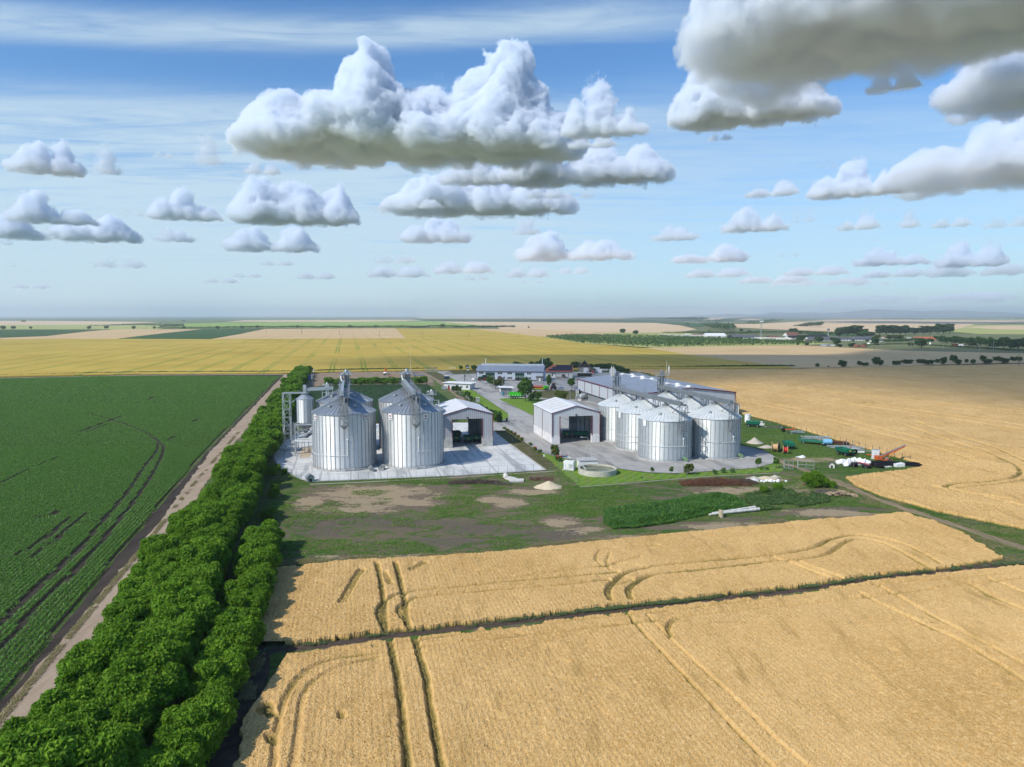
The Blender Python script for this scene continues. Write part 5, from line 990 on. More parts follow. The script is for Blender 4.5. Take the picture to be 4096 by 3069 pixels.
M_INNER = flat('shed_inner_sheet', (.30, .31, .32), .7); M_PLINW = flat('white_plinth', (.70, .69, .69), .8, var=.12, scale=.6, dirt=(.52, .49, .46)); M_GLASS = flat('window_glass', (.03, .04, .05), .12, 0, .8, var=.3); M_GREEND = flat('dark_green_door', (.012, .05, .035), .5); M_WALLB = flat('pale_blue_render', (.50, .54, .60), .8, var=.07, scale=.4); M_TILE = flat('red_roof_tile', (.30, .09, .05), .8, var=.3, scale=3, dirt=(.16, .06, .045)); M_OLDW = flat('flaking_white_wall', (.60, .59, .55), .9, var=.2, scale=.7, dirt=(.30, .29, .27)); M_STONE = flat('rough_stone', (.30, .27, .24), .95, var=.4, scale=2.5, dirt=(.13, .12, .11)); M_WOOD = flat('grey_old_wood', (.13, .11, .095), .9, var=.35, scale=3); M_SOLAR = flat('solar_cell', (.012, .016, .035), .15, 0, .7); M_GRWALL = flat('grey_render', (.22, .225, .235), .85, var=.12); M_BROWN = flat('brown_fascia', (.10, .075, .07), .7)

def shed(label, loc, rz, W, L, He, Hr, ox0, ox1, oh, back, clad, pier, pm, gate_label=None, skyl=0):
    """open gabled shed: x across the front, y into depth; opening ox0..ox1 wide, oh high; back opening likewise"""
    e = thing('grain_shed', label, 'shed', loc, rz); t = .25
    def gable(y, x0, x1, h):
        b = MB(); pts = [(0, pier), (x0, pier), (x0, h), (x1, h), (x1, pier), (W, pier), (W, He), (W/2, Hr), (0, He)]
        fr = [(x, y, z) for x, z in pts]; bk = [(x, y+t, z) for x, z in pts]
        for f in ([0, 1, 2, 8], [2, 3, 7, 8], [3, 4, 5, 6], [3, 6, 7]): b.poly([fr[i] for i in f]); b.poly([bk[i] for i in f[::-1]])
        b.add(fr+bk, [(i, (i+1) % 9, 9+(i+1) % 9, 9+i) for i in range(9)]); return b
    gable(0, ox0, ox1, oh).build('front_wall', clad, e); gable(L-t, back[0], back[1], back[2]).build('rear_wall', clad, e)
    b = MB()
    for x in (0, W-t): b.box(x, t, pier, x+t, L-t, He)
    b.build('side_wall', clad, e); b = MB()
    for x in (0, W-t): b.box(x-.02, .02, 0, x+t+.02, L-.02, pier)
    for x0, x1 in ((0, ox0), (ox1, W)): b.box(x0-.03, -.06, 0, x1+.01, t+.9, pier)
    for x0, x1 in ((0, back[0]), (back[1], W)): b.box(x0, L-t-.3, 0, x1, L+.04, pier)
    b.build('concrete_plinth', pm, e)
    ov = .3; b = MB(); k = (Hr-He)/(W/2)
    P0 = [(-ov, He-ov*k), (W/2, Hr), (W+ov, He-ov*k)]; th = .18
    v = [(x, y, z+dz) for y in (-.2, L+.2) for dz in (.02, th) for x, z in P0]
    b.add(v, [(3, 4, 10, 9), (4, 5, 11, 10), (0, 6, 7, 1), (1, 7, 8, 2), (0, 1, 4, 3), (1, 2, 5, 4), (6, 9, 10, 7), (7, 10, 11, 8), (0, 3, 9, 6), (2, 8, 11, 5)]); ro = b.build('roof', M_ROOFW, e)
    for i in range(skyl):
        for s in ((-1,)):
            y = L*(.17+.165*i); x0, x1 = W/2-1.0, .9; MB().add([(x, yy, He+x*k+th+.03) for x, yy in ((x1, y), (x0, y), (x0, y+.75), (x1, y+.75))], [(0, 1, 2, 3)]).build('roof_light', M_SKYL, ro)
    b = MB(); w = .22
    for y in (-.22, L+.05):
        b.beam((-ov, y, He-ov*k+.05), (W/2, y, Hr+.05), .14, w); b.beam((W/2, y, Hr+.05), (W+ov, y, He-ov*k+.05), .14, w)
        for x in (-.03, W+.03): b.beam((x, y, pier-.3), (x, y, He), .2, .16)
    for x in (ox0, ox1): b.beam((x, -.05, pier-.4), (x, -.05, oh), .24, .16)
    for x in (-.05, W+.05):
        b.beam((x-.12 if x < 0 else x+.12, 0, He-.12), (x-.12 if x < 0 else x+.12, L, He-.12), .14, .12)
        b.beam((x, L*.5, .3), (x, L*.5, He), .14)
    b.build('red_trim', M_TRIM, e)
    b = MB()
    for i in range(1, 5):
        y = L*i/5
        for x in (t+.12, W-t-.12): b.beam((x, y, 0), (x, y, He-.2), .25)
        b.beam((t, y, He-.3), (W/2, y, Hr-.3), .2, .4); b.beam((W/2, y, Hr-.3), (W-t, y, He-.3), .2, .4)
    for z in (pier+1.5, pier+3.2, pier+5):
        if z < He:
            for x in (t+.06, W-t-.06): b.beam((x, t, z), (x, L-t, z), .1)
    b.build('steel_frame', M_GALD, e)
    b = MB(); b.obox((ox0+ox1)/2, -.25, oh+.25, .5, .35, .35); b.build('floodlight', M_BLK, e); return e
shed('open grain shed with a white roof beside the tall silos', (*P(1773, 1794.5), .1), math.radians(13.5), 15.7, 24.3, 10.3, 12.4, 2.9, 12.4, 8.9, (3.0, 12.1, 8.2), M_CLAD, 3.3, M_CONC)
shed('open grain shed with roof light strips beside the pale silos', (*P(2208, 1777), .055), math.radians(12.2), 16.0, 24.3, 9.9, 12.1, 2.6, 13.4, 8.8, (2.8, 12.9, 8.0), M_CLADP, 2.7, M_PLINW, skyl=5)
# ---- warehouse
wh = thing('warehouse', 'wide low warehouse with a blue-grey roof behind the pale silos', 'warehouse', (49.8, 283.0, .05), math.radians(12.8)); WW, WL, WE, WR = 43.8, 75.0, 9.5, 11.7; RX = 23.5
b = MB(); b.poly([(0, 0, 0), (WW, 0, 0), (WW, 0, WE), (RX, 0, WR), (0, 0, WE)]); b.poly([(WW, WL, 0), (0, WL, 0), (0, WL, WE), (RX, WL, WR), (WW, WL, WE)]); b.poly([(WW, 0, 0), (WW, WL, 0), (WW, WL, WE), (WW, 0, WE)]); b.poly([(0, WL, 3.8), (0, 0, 3.8), (0, 0, WE), (0, WL, WE)]); b.build('wall', M_CLADW, wh)
b = MB(); b.box(.9, .1, 0, 1.2, WL-.1, 3.8); b.box(0, .05, 3.75, 1.2, WL-.05, 3.9); b.build('recessed_wall', M_GRWALL, wh)
b = MB(); o_ = .35; v = [(x, y, z) for y in (-o_, WL+o_) for x, z in ((-o_, WE), (RX, WR+.08), (WW+o_, WE), (-o_, WE-.25), (RX, WR-.17), (WW+o_, WE-.25))]; b.add(v, [(0, 1, 7, 6), (1, 2, 8, 7), (3, 9, 10, 4), (4, 10, 11, 5), (0, 3, 4, 1), (1, 4, 5, 2), (6, 7, 10, 9), (7, 8, 11, 10), (0, 6, 9, 3), (2, 5, 11, 8)]); ro = b.build('roof', M_ROOFB, wh)
b = MB(); b.box(RX-.25, 0, WR+.08, RX+.25, WL, WR+.2); b.build('ridge_cap', M_ROOFW, ro)
for i, (f, dx) in enumerate([(.06, 1.6), (.10, -1.6), (.20, 1.6), (.24, -1.6), (.55, 1.6), (.59, -1.6), (.70, 1.6), (.74, -1.6), (.87, 1.6), (.93, -1.6)]):
    b = MB(); y = WL*f; z = WR - abs(dx)*.1; b.obox(RX+dx, y, z-.1, 2.6, 1.8, .35); b.lathe([(1.25, 0), (1.0, .35), (.4, .55), (0, .6)], 14, (RX+dx, y, z+.25)); b.build('roof_dome', M_WHITE, ro, True)
b = MB(); b.beam((-o_, -o_-.05, WE-.05), (RX, -o_-.05, WR), .14, .4); b.beam((RX, -o_-.05, WR), (WW+o_, -o_-.05, WE-.05), .14, .4); b.beam((-o_-.06, -o_, WE-.05), (-o_-.06, WL+o_, WE-.05), .16, .35); b.beam((WW+.05, -.06, 0), (WW+.05, -.06, WE), .3, .2); b.beam((-.05, -.06, 3.8), (-.05, -.06, WE), .3, .2)
for i in range(1, 8): b.beam((-.07, WL*i/7, 3.8 if i < 7 else 0), (-.07, WL*i/7, WE-.2), .14, .22)
b.build('red_trim', M_TRIM, wh)
for x in (12.5, 36.5): b = MB(); b.box(x, -.05, 4.6, x+2.6, -.01, 7.4); b.build('wall_panel', M_SKYL, wh)
for y in (22, 33): b = MB(); b.box(.82, y, .1, .88, y+5, 3.4); b.build('door', M_GALD, wh)
b = MB(); b.obox(WW+1.4, 3.0, 0, 1.6, 5, 3.4); b.torus((WW+2.2, 1.5, 3.4), (0, 1, 0), .9, .22); b.build('vent_duct', M_WHITE, wh)
# ---- workshop
p0, p1 = Vector(P(1906.5, 1521.5)), Vector(P(2173, 1525)); ww = (p1-p0).length; ks = thing('workshop', 'long two-storey pale blue workshop with green roller doors', 'workshop', (p0.x, p0.y, .05), math.atan2((p1-p0).y, (p1-p0).x)); D, E_, RZ = 15.0, 6.1, 9.4
b = MB(); b.box(0, 0, 0, ww, D, E_); b.build('wall', M_WALLB, ks)
b = MB(); v = [(x, y, z) for x in (-.5, ww+.3) for y, z in ((-.5, E_-.1), (D*.55, RZ), (D+.4, E_-.1), (-.5, E_-.35), (D*.55, RZ-.25), (D+.4, E_-.35))]; b.add(v, [(0, 6, 7, 1), (1, 7, 8, 2), (3, 4, 10, 9), (4, 5, 11, 10), (0, 1, 4, 3), (1, 2, 5, 4), (6, 9, 10, 7), (7, 10, 11, 8), (0, 3, 9, 6), (2, 8, 11, 5)]); ro = b.build('roof', M_ROOFB, ks)
b = MB(); b.box(1.8, D*.55-1.0, RZ-.35, ww-.4, D*.55+1.0, RZ+.75); b.build('ridge_light', flat('ridge_glazing', (.50, .53, .56), .35, var=.1), ro); b = MB(); [b.tube((x, D*.55+1.5, RZ-.5), (x, D*.55+1.5, RZ+4.2), .2, n=8) for x in (4.2, ww-1.6)]; b.build('flue_pipe', M_WHITE, ro)
b = MB(); b.beam((-.5, -.55, E_-.25), (ww+.3, -.55, E_-.25), .15, .35); b.box(-.08, -.08, 0, .14, .1, E_-.35); b.box(ww-.14, -.08, 0, ww+.08, .1, E_-.35); b.box(.15, -.05, 0, ww-.15, -.012, .6); b.build('brown_trim', M_BROWN, ks)
def window(parent, x, z, w, h, n=3, y=-.02, m=M_WHITE):
    b = MB(); b.box(x-.08, y-.06, z-.08, x+w+.08, y, z); b.box(x-.08, y-.06, z+h, x+w+.08, y, z+h+.08)
    for i in range(n+1): b.box(x+w*i/n-.06, y-.06, z, x+w*i/n+.06, y, z+h)
    f = b.build('window', m, parent); MB().box(x, y-.02, z, x+w, y+.005, z+h).build('pane', M_GLASS, f); return f
k = ww/1965.0
for x0, x1, zt in ((70, 215, 1), (620, 765, 1), (910, 1055, 1), (1490, 1615, 1), (620, 765, 0), (910, 1055, 0), (1490, 1615, 0)): window(ks, x0*k, (4.0, 1.0)[1-zt], (x1-x0)*k, 1.35 if zt else 1.35)
for x0, x1, gl in ((262, 540, False), (1140, 1410, True)):
    b = MB(); b.box(x0*k, -.03, 0, x1*k, .02, 5.0); dr = b.build('roller_door', M_GREEND, ks); b = MB()
    for z in (2.0, 2.45, 2.95): b.box(x0*k, -.06, z, x1*k, -.035, z+.07)
    for i in range(5): x = x0*k+(x1-x0)*k*i/4; b.box(x-.04, -.06, 2.0, x+.04, -.035, 3.0)
    b.build('door_light', M_WHITE, dr)
    if gl: MB().box(x0*k+1.5, -.07, 0, x0*k+2.5, -.034, 2.2).build('wicket_door', M_DARK, dr)
b = MB(); x = 1770*k; b.box(x, -1.6, 0, ww-.2, -.1, 2.3); po = b.build('entrance_porch', M_GRWALL, ks); b = MB(); b.box(x-.2, -1.9, 2.3, ww, -.1, 3.0); b.build('porch_roof', M_BROWN, po); b = MB(); xm = (x+ww)/2; b.box(xm-.45, -1.66, 0, xm+.45, -1.605, 2.1); b.build('porch_door', M_WHITE, po)
for xx in (x+.35, xm+.8): window(po, xx, .9, 1.1, 1.1, 2, -1.61)
b = MB(); b.add([(820*k+.5*math.cos(t), -.1, 1.9+.5*math.sin(t)) for t in np.linspace(0, 2*PI, 17)[:-1]], [tuple(range(16))]); b.build('round_emblem', M_BLK, ks)
# ---- white farmhouse with solar roof
q = Vector(P(2180, 1512)); fh = thing('farmhouse', 'flaking white farmhouse with a red hipped roof full of solar panels', 'house', (q.x, q.y, .05), math.radians(-1)); fw, fd, fe, fr = 18.2, 11.0, 4.1, 8.3
MB().box(0, 0, 0, fw, fd, fe).build('wall', M_OLDW, fh); b = MB(); v = [(-.5, -.5, fe), (fw+.5, -.5, fe), (fw+.5, fd+.5, fe), (-.5, fd+.5, fe), (5.5, fd/2, fr), (fw+.4, fd/2, fr)]; b.add(v, [(0, 1, 5, 4), (1, 2, 5), (2, 3, 4, 5), (3, 0, 4), (0, 3, 2, 1)]); ro = b.build('roof', M_TILE, fh); MB().box(-.55, -.56, fe-.28, fw+.55, -.44, fe-.02).build('gutter', M_TRIM, fh)
sp = MB(); kz = (fr-fe)/(fd/2+.5)
for row, (n0, n1) in enumerate([(2, 15), (4, 15), (6, 15)]):
    for i in range(n0, n1):
        x = .2+i*1.2; y0 = .3+row*1.72; vv = [(x, y0), (x+1.1, y0), (x+1.1, y0+1.6), (x, y0+1.6)]; sp.add([(a, c, fe+(c+.5)*kz+dz) for dz in (.06, .11) for a, c in vv], [(4, 5, 6, 7), (0, 4, 7, 3), (1, 2, 6, 5), (0, 1, 5, 4), (2, 3, 7, 6)])
sp.build('solar_panel', M_SOLAR, ro)
window(fh, 11.0, 1.2, 2.1, 1.6, 3); window(fh, 15.2, 1.7, .75, 1.0, 1); window(fh, 4.4, 1.2, .9, 1.7, 1); b = MB(); b.box(5.4, -.06, 0, 6.4, -.01, 2.5); b.build('door', M_WHITE, fh); b = MB(); b.box(4.0, -.5, 2.9, 7.0, -.01, 3.0); b.build('door_canopy', M_WOOD, fh); b = MB(); b.obox(8.6, -.3, 3.1, .9, .5, .7); b.build('air_conditioner', M_GALV, fh)
# ---- old barn
q = Vector(P(2315, 1494)); bn = thing('barn', 'old stone barn with a steep dark gable roof and chimney', 'barn', (q.x, q.y, 0), math.radians(-6)); bw, bd, be, br = 8.0, 9.0, 4.4, 8.9
b = MB(); b.box(0, 0, 0, bw, bd, be); b.build('wall', M_STONE, bn); b = MB(); b.poly([(0, .05, be), (bw, .05, be), (bw/2, .05, br)]); b.poly([(bw, bd, be), (0, bd, be), (bw/2, bd, br)]); b.build('gable_opening', M_DARK, bn)
b = MB()
for s, (xa, xb) in enumerate(((-.9, bw/2), (bw+.9, bw/2))):
    za = be-.95; n_ = [(xa, -.7, za), (xb, -.7, br), (xb, bd+.4, br), (xa, bd+.4, za)]; n2 = [(x, y, z+.25) for x, y, z in n_]; b.add(n_+n2, [(0, 1, 2, 3), (7, 6, 5, 4), (0, 4, 5, 1), (1, 5, 6, 2), (2, 6, 7, 3), (3, 7, 4, 0)])
b.build('roof', M_WOOD, bn); b = MB(); b.beam((.6, -.3, be+.15), (bw-.6, -.3, be+.15), .2); b.beam((2.4, -.3, be+1.7), (bw-2.4, -.3, be+1.7), .18); b.beam((2.3, -.3, be), (2.3, -.3, be+1.6), .15); b.beam((bw-2.3, -.3, be), (bw-2.3, -.3, be+1.6), .15); b.build('gable_beam', flat('weathered_beam', (.30, .25, .20), .9), bn)
MB().box(3.4, -.06, 0, 6.6, .02, 4.1).build('barn_door', M_PLINW, bn); b = MB(); b.box(.3, 3, 7, .95, 3.7, 10.2); b.build('chimney', M_STONE, bn); b = MB(); b.box(bw, 1, 0, bw+3.6, bd-1, 3.0); b.add([(bw, .6, 4.1), (bw+4.2, .6, 2.9), (bw+4.2, bd-.6, 2.9), (bw, bd-.6, 4.1)], [(0, 1, 2, 3)]); b.build('lean_to', M_WOOD, bn)
# ---- gatehouse with white roof, kiosk, pump house
def flat_house(name, label, cat, px, py, rz, w, d, h0, h1, wallm, ov=.7): 
    q = P(px, py); e = thing(name, label, cat, (q[0], q[1], .05), rz); b = MB(); b.box(0, 0, 0, w, d, min(h0, h1)); b.add([(0, 0, h0-.3), (w, 0, h1-.3), (w, d, h1-.3), (0, d, h0-.3), (0, 0, h0), (w, 0, h1), (w, d, h1), (0, d, h0)], [(0, 1, 5, 4), (1, 2, 6, 5), (2, 3, 7, 6), (3, 0, 4, 7)]); b.build('wall', wallm, e)
    k = (h1-h0)/w; v = [(x, y, h0+k*x+dz) for dz in (.01, .22) for x, y in ((-ov, -ov), (w+ov*1.6, -ov), (w+ov*1.6, d+ov), (-ov, d+ov))]; b = MB(); b.add(v, [(0, 3, 2, 1), (4, 5, 6, 7), (0, 1, 5, 4), (1, 2, 6, 5), (2, 3, 7, 6), (3, 0, 4, 7)]); b.build('roof', M_WHITE, e); return e
gh = flat_house('gatehouse', 'low gatehouse with a white flat roof and a solar water heater', 'building', 1776, 1557, math.radians(-17), 15.5, 8.2, 3.5, 3.3, M_PLINW)
for x, w in ((4.6, .9), (9.8, 1.4), (13.2, 1.3)): window(gh, x, .9, w, 1.3, 2)
b = MB(); b.box(2.4, -.06, 0, 3.5, -.01, 2.2); b.build('door', M_DARK, gh); b = MB(); b.box(-1.0, -1.2, .0, 2.2, -1.1, 1.8); b.build('screen_fence', M_GALD, gh)
sw = thing('solar_water_heater', 'solar water heater tilted on the gatehouse roof edge', 'solar heater', (*P(1787, 1541), 3.6), math.radians(-10)); b = MB(); v = [(-1.5, -1, .15), (1.5, -1, .15), (1.5, .6, 1.7), (-1.5, .6, 1.7)]; b.add(v+[(x, y+.1, z-.1) for x, y, z in v], [(0, 1, 2, 3), (7, 6, 5, 4), (0, 4, 5, 1), (1, 5, 6, 2), (2, 6, 7, 3), (3, 7, 4, 0)]); b.build('collector', M_SOLAR, sw); MB().tube((-1.6, .7, 1.85), (1.6, .7, 1.85), .3, n=12).build('tank', M_GALV, sw, True); b = MB(); [b.beam((x, .6, -.1), (x, .6, 1.6), .08) for x in (-1.4, 1.4)]; b.build('stand', M_RAIL, sw)
kk = flat_house('kiosk', 'small grey kiosk with an overhanging white roof in the yard', 'kiosk', 2004, 1580, math.radians(8), 5.6, 6.6, 3.7, 3.5, M_GRWALL, .8)
for y in (1.2, 2.7, 4.2): MB().box(-.06, y, 1.2, -.01, y+.9, 2.9).build('window', M_WHITE, kk)
b = MB(); b.beam((5.6, .3, 2.2), (7.2, .3, 3.3), .1); b.beam((5.6, 6.3, 2.2), (7.2, 6.3, 3.3), .1); b.build('roof_strut', M_GALD, kk)
e = thing('pump_house', 'white concrete pump house behind the round basin', 'pump house', (*P(2319, 1878), .03), math.radians(8)); MB().box(0, 0, 0, 5.0, 3.6, 2.25).build('wall', M_PLINW, e); b = MB(); b.box(-.2, -.2, 2.26, 5.2, 3.8, 2.45); b.obox(4.2, 2.6, 2.45, .5, .5, .35); b.build('roof_slab', M_CONC, e)
# ---- round basin
q = P(2390, 1893); ba = thing('water_basin', 'round open concrete basin of greenish water on the lawn', 'basin', (q[0], q[1]+.2, .03)); MB().lathe([(5.05, -.1), (5.05, 1.35), (4.6, 1.35), (4.6, -.1)], 56, cap=False).build('concrete_wall', flat('basin_concrete', (.52, .49, .41), .9, var=.2, scale=1.5, dirt=(.30, .28, .23)), ba, True)
g = N('murky_water'); MB().lathe([(4.6, .95), (0, .95)], 56, cap=False).build('water', g.done(g.bsdf(g.mix(g.noise(g.obj(), .8, 4), (.07, .085, .03), (.13, .14, .055)), .12, 0, .5, g.bump(g.noise(g.obj(), 3, 3), .15, .05))), ba)
MB().path([(-3.9, 1.5, 1.9), (-3.6, .9, 1.5), (-2.9, .2, .8)], .12, 8).build('inlet_pipe', M_GALV, ba)
e = thing('generator_cabinet', 'white generator cabinet on the lawn left of the basin', 'cabinet', (*P(2277, 1879), .03), math.radians(-20)); MB().box(-1.4, -1, .25, 1.4, 1, 2.35).build('housing', M_WHITE, e); b = MB(); b.box(-1.6, -1.3, 0, 1.6, 1.3, .25); b.build('base_slab', M_CONC, e); b = MB(); [b.box(.1, -1.03, .5+i*.16, 1.25, -.99, .58+i*.16) for i in range(8)]; b.build('louvre', M_RAIL, e)
# ================================================================ vehicles and farm gear
M_GTR = flat('trailer_green', (.012, .16, .095), .5, var=.25, scale=1.5); M_RUST = flat('rust_brown', (.13, .055, .035), .85, var=.4, scale=4); M_LIME = flat('bright_green_paint', (.05, .52, .03), .45, var=.1); M_REDP = flat('machine_red', (.50, .025, .02), .45, var=.15); M_ORG = flat('machine_orange', (.62, .13, .03), .5, var=.25, scale=2); M_BLUEP = flat('machine_blue', (.03, .16, .42), .5); M_LBLUE = flat('tank_light_blue', (.22, .48, .68), .5, var=.2); M_TRG = flat('tractor_green', (.02, .085, .03), .4, var=.15); M_CABG = flat('cab_glass', (.02, .025, .03), .1, 0, .8); M_SILV = flat('car_silver', (.50, .51, .53), .3, .5, var=.06); M_WPNT = flat('car_white', (.74, .74, .73), .3, var=.05); M_SAND = mat_soil('sand_heap', (.52, .43, .29), (.64, .54, .38), .8); M_GRAV = mat_soil('gravel_heap', (.40, .36, .30), (.55, .50, .42), 1.2); M_BAG = flat('white_bag', (.84, .84, .83), .6, var=.08, scale=1.2); M_PLAS = flat('black_plastic', (.012, .012, .014), .4); M_HOSE = flat('red_hose', (.45, .035, .07), .5, var=.2); M_LOG = flat('split_log', (.34, .25, .16), .9, var=.4, scale=4); M_OLDC = flat('old_white_concrete', (.62, .60, .55), .9, var=.15, scale=1.2, dirt=(.42, .39, .33)); M_YLW = flat('yellow_plate', (.65, .42, .03), .5); M_PINE = flat('pale_timber', (.58, .38, .20), .8, var=.2, scale=3)
def wheel(parent, x, y, r, w, rim=M_GALD, axis='y'):
    b = MB(); b.torus((x, y, r), (0, 1, 0), r*.70, r*.31, 18, 8); t = b.build('wheel', M_BLK, parent, True); d = MB(); d.tube((x, y-w*.36, r), (x, y+w*.36, r), r*.5, n=14); d.build('rim', rim, t, True); return t
def grain_trailer(label, loc, rz, group='green farm trailers', load=None, L=4.6, W=2.35, hb=1.0, body=M_GTR):
    e = thing('farm_trailer', label, 'trailer', loc, rz, group); z = 1.15; b = MB(); f = .22
    b.box(-L/2, -W/2, z, L/2, W/2, z+.12)
    for sx0, sy0, sx1, sy1 in ((-1, -1, 1, -1), (1, -1, 1, 1), (1, 1, -1, 1), (-1, 1, -1, -1)):
        p = [(sx0*L/2, sy0*W/2), (sx1*L/2, sy1*W/2)]; q = [(sx0*(L/2+f*.5), sy0*(W/2+f)), (sx1*(L/2+f*.5), sy1*(W/2+f))]; n = Vector((p[1][0]-p[0][0], p[1][1]-p[0][1])).normalized(); n = Vector((-n.y, n.x))*.06
        vs = [(*p[0], z+.1), (*p[1], z+.1), (*q[1], z+hb), (*q[0], z+hb)]; b.add(vs+[(x+n.x, y+n.y, zz) for x, y, zz in vs], [(0, 1, 2, 3), (7, 6, 5, 4), (0, 4, 5, 1), (1, 5, 6, 2), (2, 6, 7, 3), (3, 7, 4, 0)])
        for k in (.2, .5, .8): a = Vector(vs[0]).lerp(Vector(vs[1]), k); c = Vector(vs[3]).lerp(Vector(vs[2]), k); o = Vector((-n.x, -n.y, 0)); b.beam(a+o, c+o, .09)
    b.build('body', body, e); b = MB(); b.box(-L/2+.1, -.5, .75, L/2-.1, -.35, 1.15); b.box(-L/2+.1, .35, .75, L/2-.1, .5, 1.15)
    for x in (-L/2+.75, L/2-.75): b.beam((x, -W/2+.2, .55), (x, W/2-.2, .55), .14)
    b.beam((L/2-.2, -.4, .8), (L/2+1.5, 0, .55), .1); b.beam((L/2-.2, .4, .8), (L/2+1.5, 0, .55), .1); b.build('chassis', M_BLK, e)
    for x in (-L/2+.75, L/2-.75):
        for y in (-W/2+.25, W/2-.25): wheel(e, x, y, .52, .3)
    b = MB(); b.box(-L/2-f*.5-.05, -.3, z+.35, -L/2-f*.4, .3, z+.75); b.build('plate', M_YLW, e)
    if load: MB().lump((0, 0, z+.45), (L/2*.95, W/2*.95, .45), 4, .2).build('load', load, e, True)
    return e
SH1 = math.radians(13.5) + PI/2; tr0 = grain_trailer('green trailer parked front left inside the left shed', (*P(1822, 1770), .1), SH1, 'trailers inside the sheds'); rows = [((1872, 1771), SH1-.1, 'green trailer parked in the middle of the left shed'), ((1908, 1768), SH1-.25, 'green trailer parked at the right wall of the left shed')]
for (px, py), rz, lb in rows: dup(tr0, (*P(px, py), .1), rz, lb)
dup(tr0, (*P(1826, 1752), .1), SH1, 'green trailer parked behind the front left one in the left shed')
dup(tr0, (*P(2268, 1752), .055), SH1-.35, 'green trailer parked left inside the right shed'); dup(tr0, (*P(2322, 1753), .055), SH1+1.4, 'green trailer parked crosswise at right inside the right shed')
dup(tr0, (*P(3012, 1708), 0), math.radians(-22)+PI, 'green trailer farthest along the fence, below a white drum', 'green farm trailers'); dup(tr0, (*P(3154, 1795), 0), math.radians(82)+PI, 'green trailer with its rear to the viewer by the cable drums', 'green farm trailers'); dup(tr0, (*P(3377, 1822), 0), math.radians(105), 'green trailer tilted beside the big tyre near the fence', 'green farm trailers')
q = P(3258, 1777); ft = thing('flatbed_trailer', 'long green flatbed trailer with a rail frame by the fence', 'trailer', (*q, 0), math.radians(-30)); b = MB(); b.box(-4.6, -1.2, 1.05, 4.6, 1.2, 1.25); b.box(-4.6, -1.25, .85, 4.6, -1.15, 1.15); b.build('bed', M_GTR, ft); b = MB(); rail(b, (-4.6, 1.15, 1.25), (4.6, 1.15, 1.25), 1.5, 1.9); rail(b, (-4.6, -1.15, 1.25), (-4.6, 1.15, 1.25), 2.2, 1.2); b.build('rail_frame', M_GTR, ft)
for x in (-3.2, 2.4):
    for y in (-.95, .95): wheel(ft, x, y, .5, .3)
b = MB(); b.beam((4.5, -.4, 1), (6.2, 0, .6), .12); b.beam((4.5, .4, 1), (6.2, 0, .6), .12); b.beam((-3.2, -.9, .5), (-3.2, .9, .5), .14); b.beam((2.4, -.9, .5), (2.4, .9, .5), .14); b.build('chassis', M_BLK, ft)
def tractor(label, loc, rz, paint, rim, roof=M_WHITE, s=1.0):
    e = thing('tractor', label, 'tractor', loc, rz, 'tractors of the yard'); e.scale = (s, s, s); b = MB(); b.box(.35, -.42, .95, 2.35, .42, 1.75); b.add([(.35, -.42, 1.75), (2.3, -.36, 1.7), (2.3, .36, 1.7), (.35, .42, 1.75), (.35, -.38, 1.95), (2.1, -.3, 1.85), (2.1, .3, 1.85), (.35, .38, 1.95)], [(4, 5, 6, 7), (0, 1, 5, 4), (1, 2, 6, 5), (2, 3, 7, 6), (3, 0, 4, 7)]); b.box(-1.3, -1.1, 1.55, -.2, -.75, 1.7); b.box(-1.3, .75, 1.55, -.2, 1.1, 1.7); b.build('hood', paint, e)
    c = MB(); c.add([(-1.2, -.72, 1.3), (.4, -.72, 1.3), (.4, .72, 1.3), (-1.2, .72, 1.3), (-1.0, -.66, 2.75), (.15, -.66, 2.75), (.15, .66, 2.75), (-1.0, .66, 2.75)], [(0, 1, 5, 4), (1, 2, 6, 5), (2, 3, 7, 6), (3, 0, 4, 7)]); cb = c.build('cab', M_CABG, e); b = MB(); b.box(-1.15, -.8, 2.76, .3, .8, 2.95); b.build('cab_roof', roof, cb); b = MB(); [b.beam((x0, y, 1.3), (x1, y*.92, 2.75), .09) for x0, x1 in ((-1.2, -1.0), (.4, .15)) for y in (-.72, .72)]; b.build('cab_post', paint, cb)
    b = MB(); b.box(-1.2, -.35, .7, 2.2, .35, .98); b.beam((-.6, -.9, .85), (-.6, .9, .85), .2); b.beam((1.8, -.8, .6), (1.8, .8, .6), .16); b.build('chassis', M_BLK, e); MB().tube((1.5, .3, 1.8), (1.5, .3, 2.6), .06, n=6).build('exhaust', M_GALD, e)
    for y in (-.95, .95): wheel(e, -.6, y, .88, .55, rim); wheel(e, 1.8, y*.9, .58, .4, rim)
    return e
tractor('dark green tractor with red rims beside the left workshop door', (*P(1932, 1523), .06), PI+.25, M_TRG, M_REDP, s=1.35); tractor('dark red old tractor seen from behind on the yard', (*P(2213, 1560), .06), PI/2+.15, M_RUST, M_REDP, M_RUST, 1.25); tractor('small red tractor parked before the old barn', (*P(2364, 1498), .06), -.25, M_REDP, M_WHITE, M_RUST, 1.0); tractor('green tractor with a white cab roof half behind the tall tree', (*P(2122, 1560), .06), PI/2+.3, M_TRG, M_GALD, M_WHITE, 1.3); tractor('rusty tractor at the workshop window between the doors', (*P(2000, 1524), .06), .6, M_RUST, M_REDP, M_RUST, 1.0)
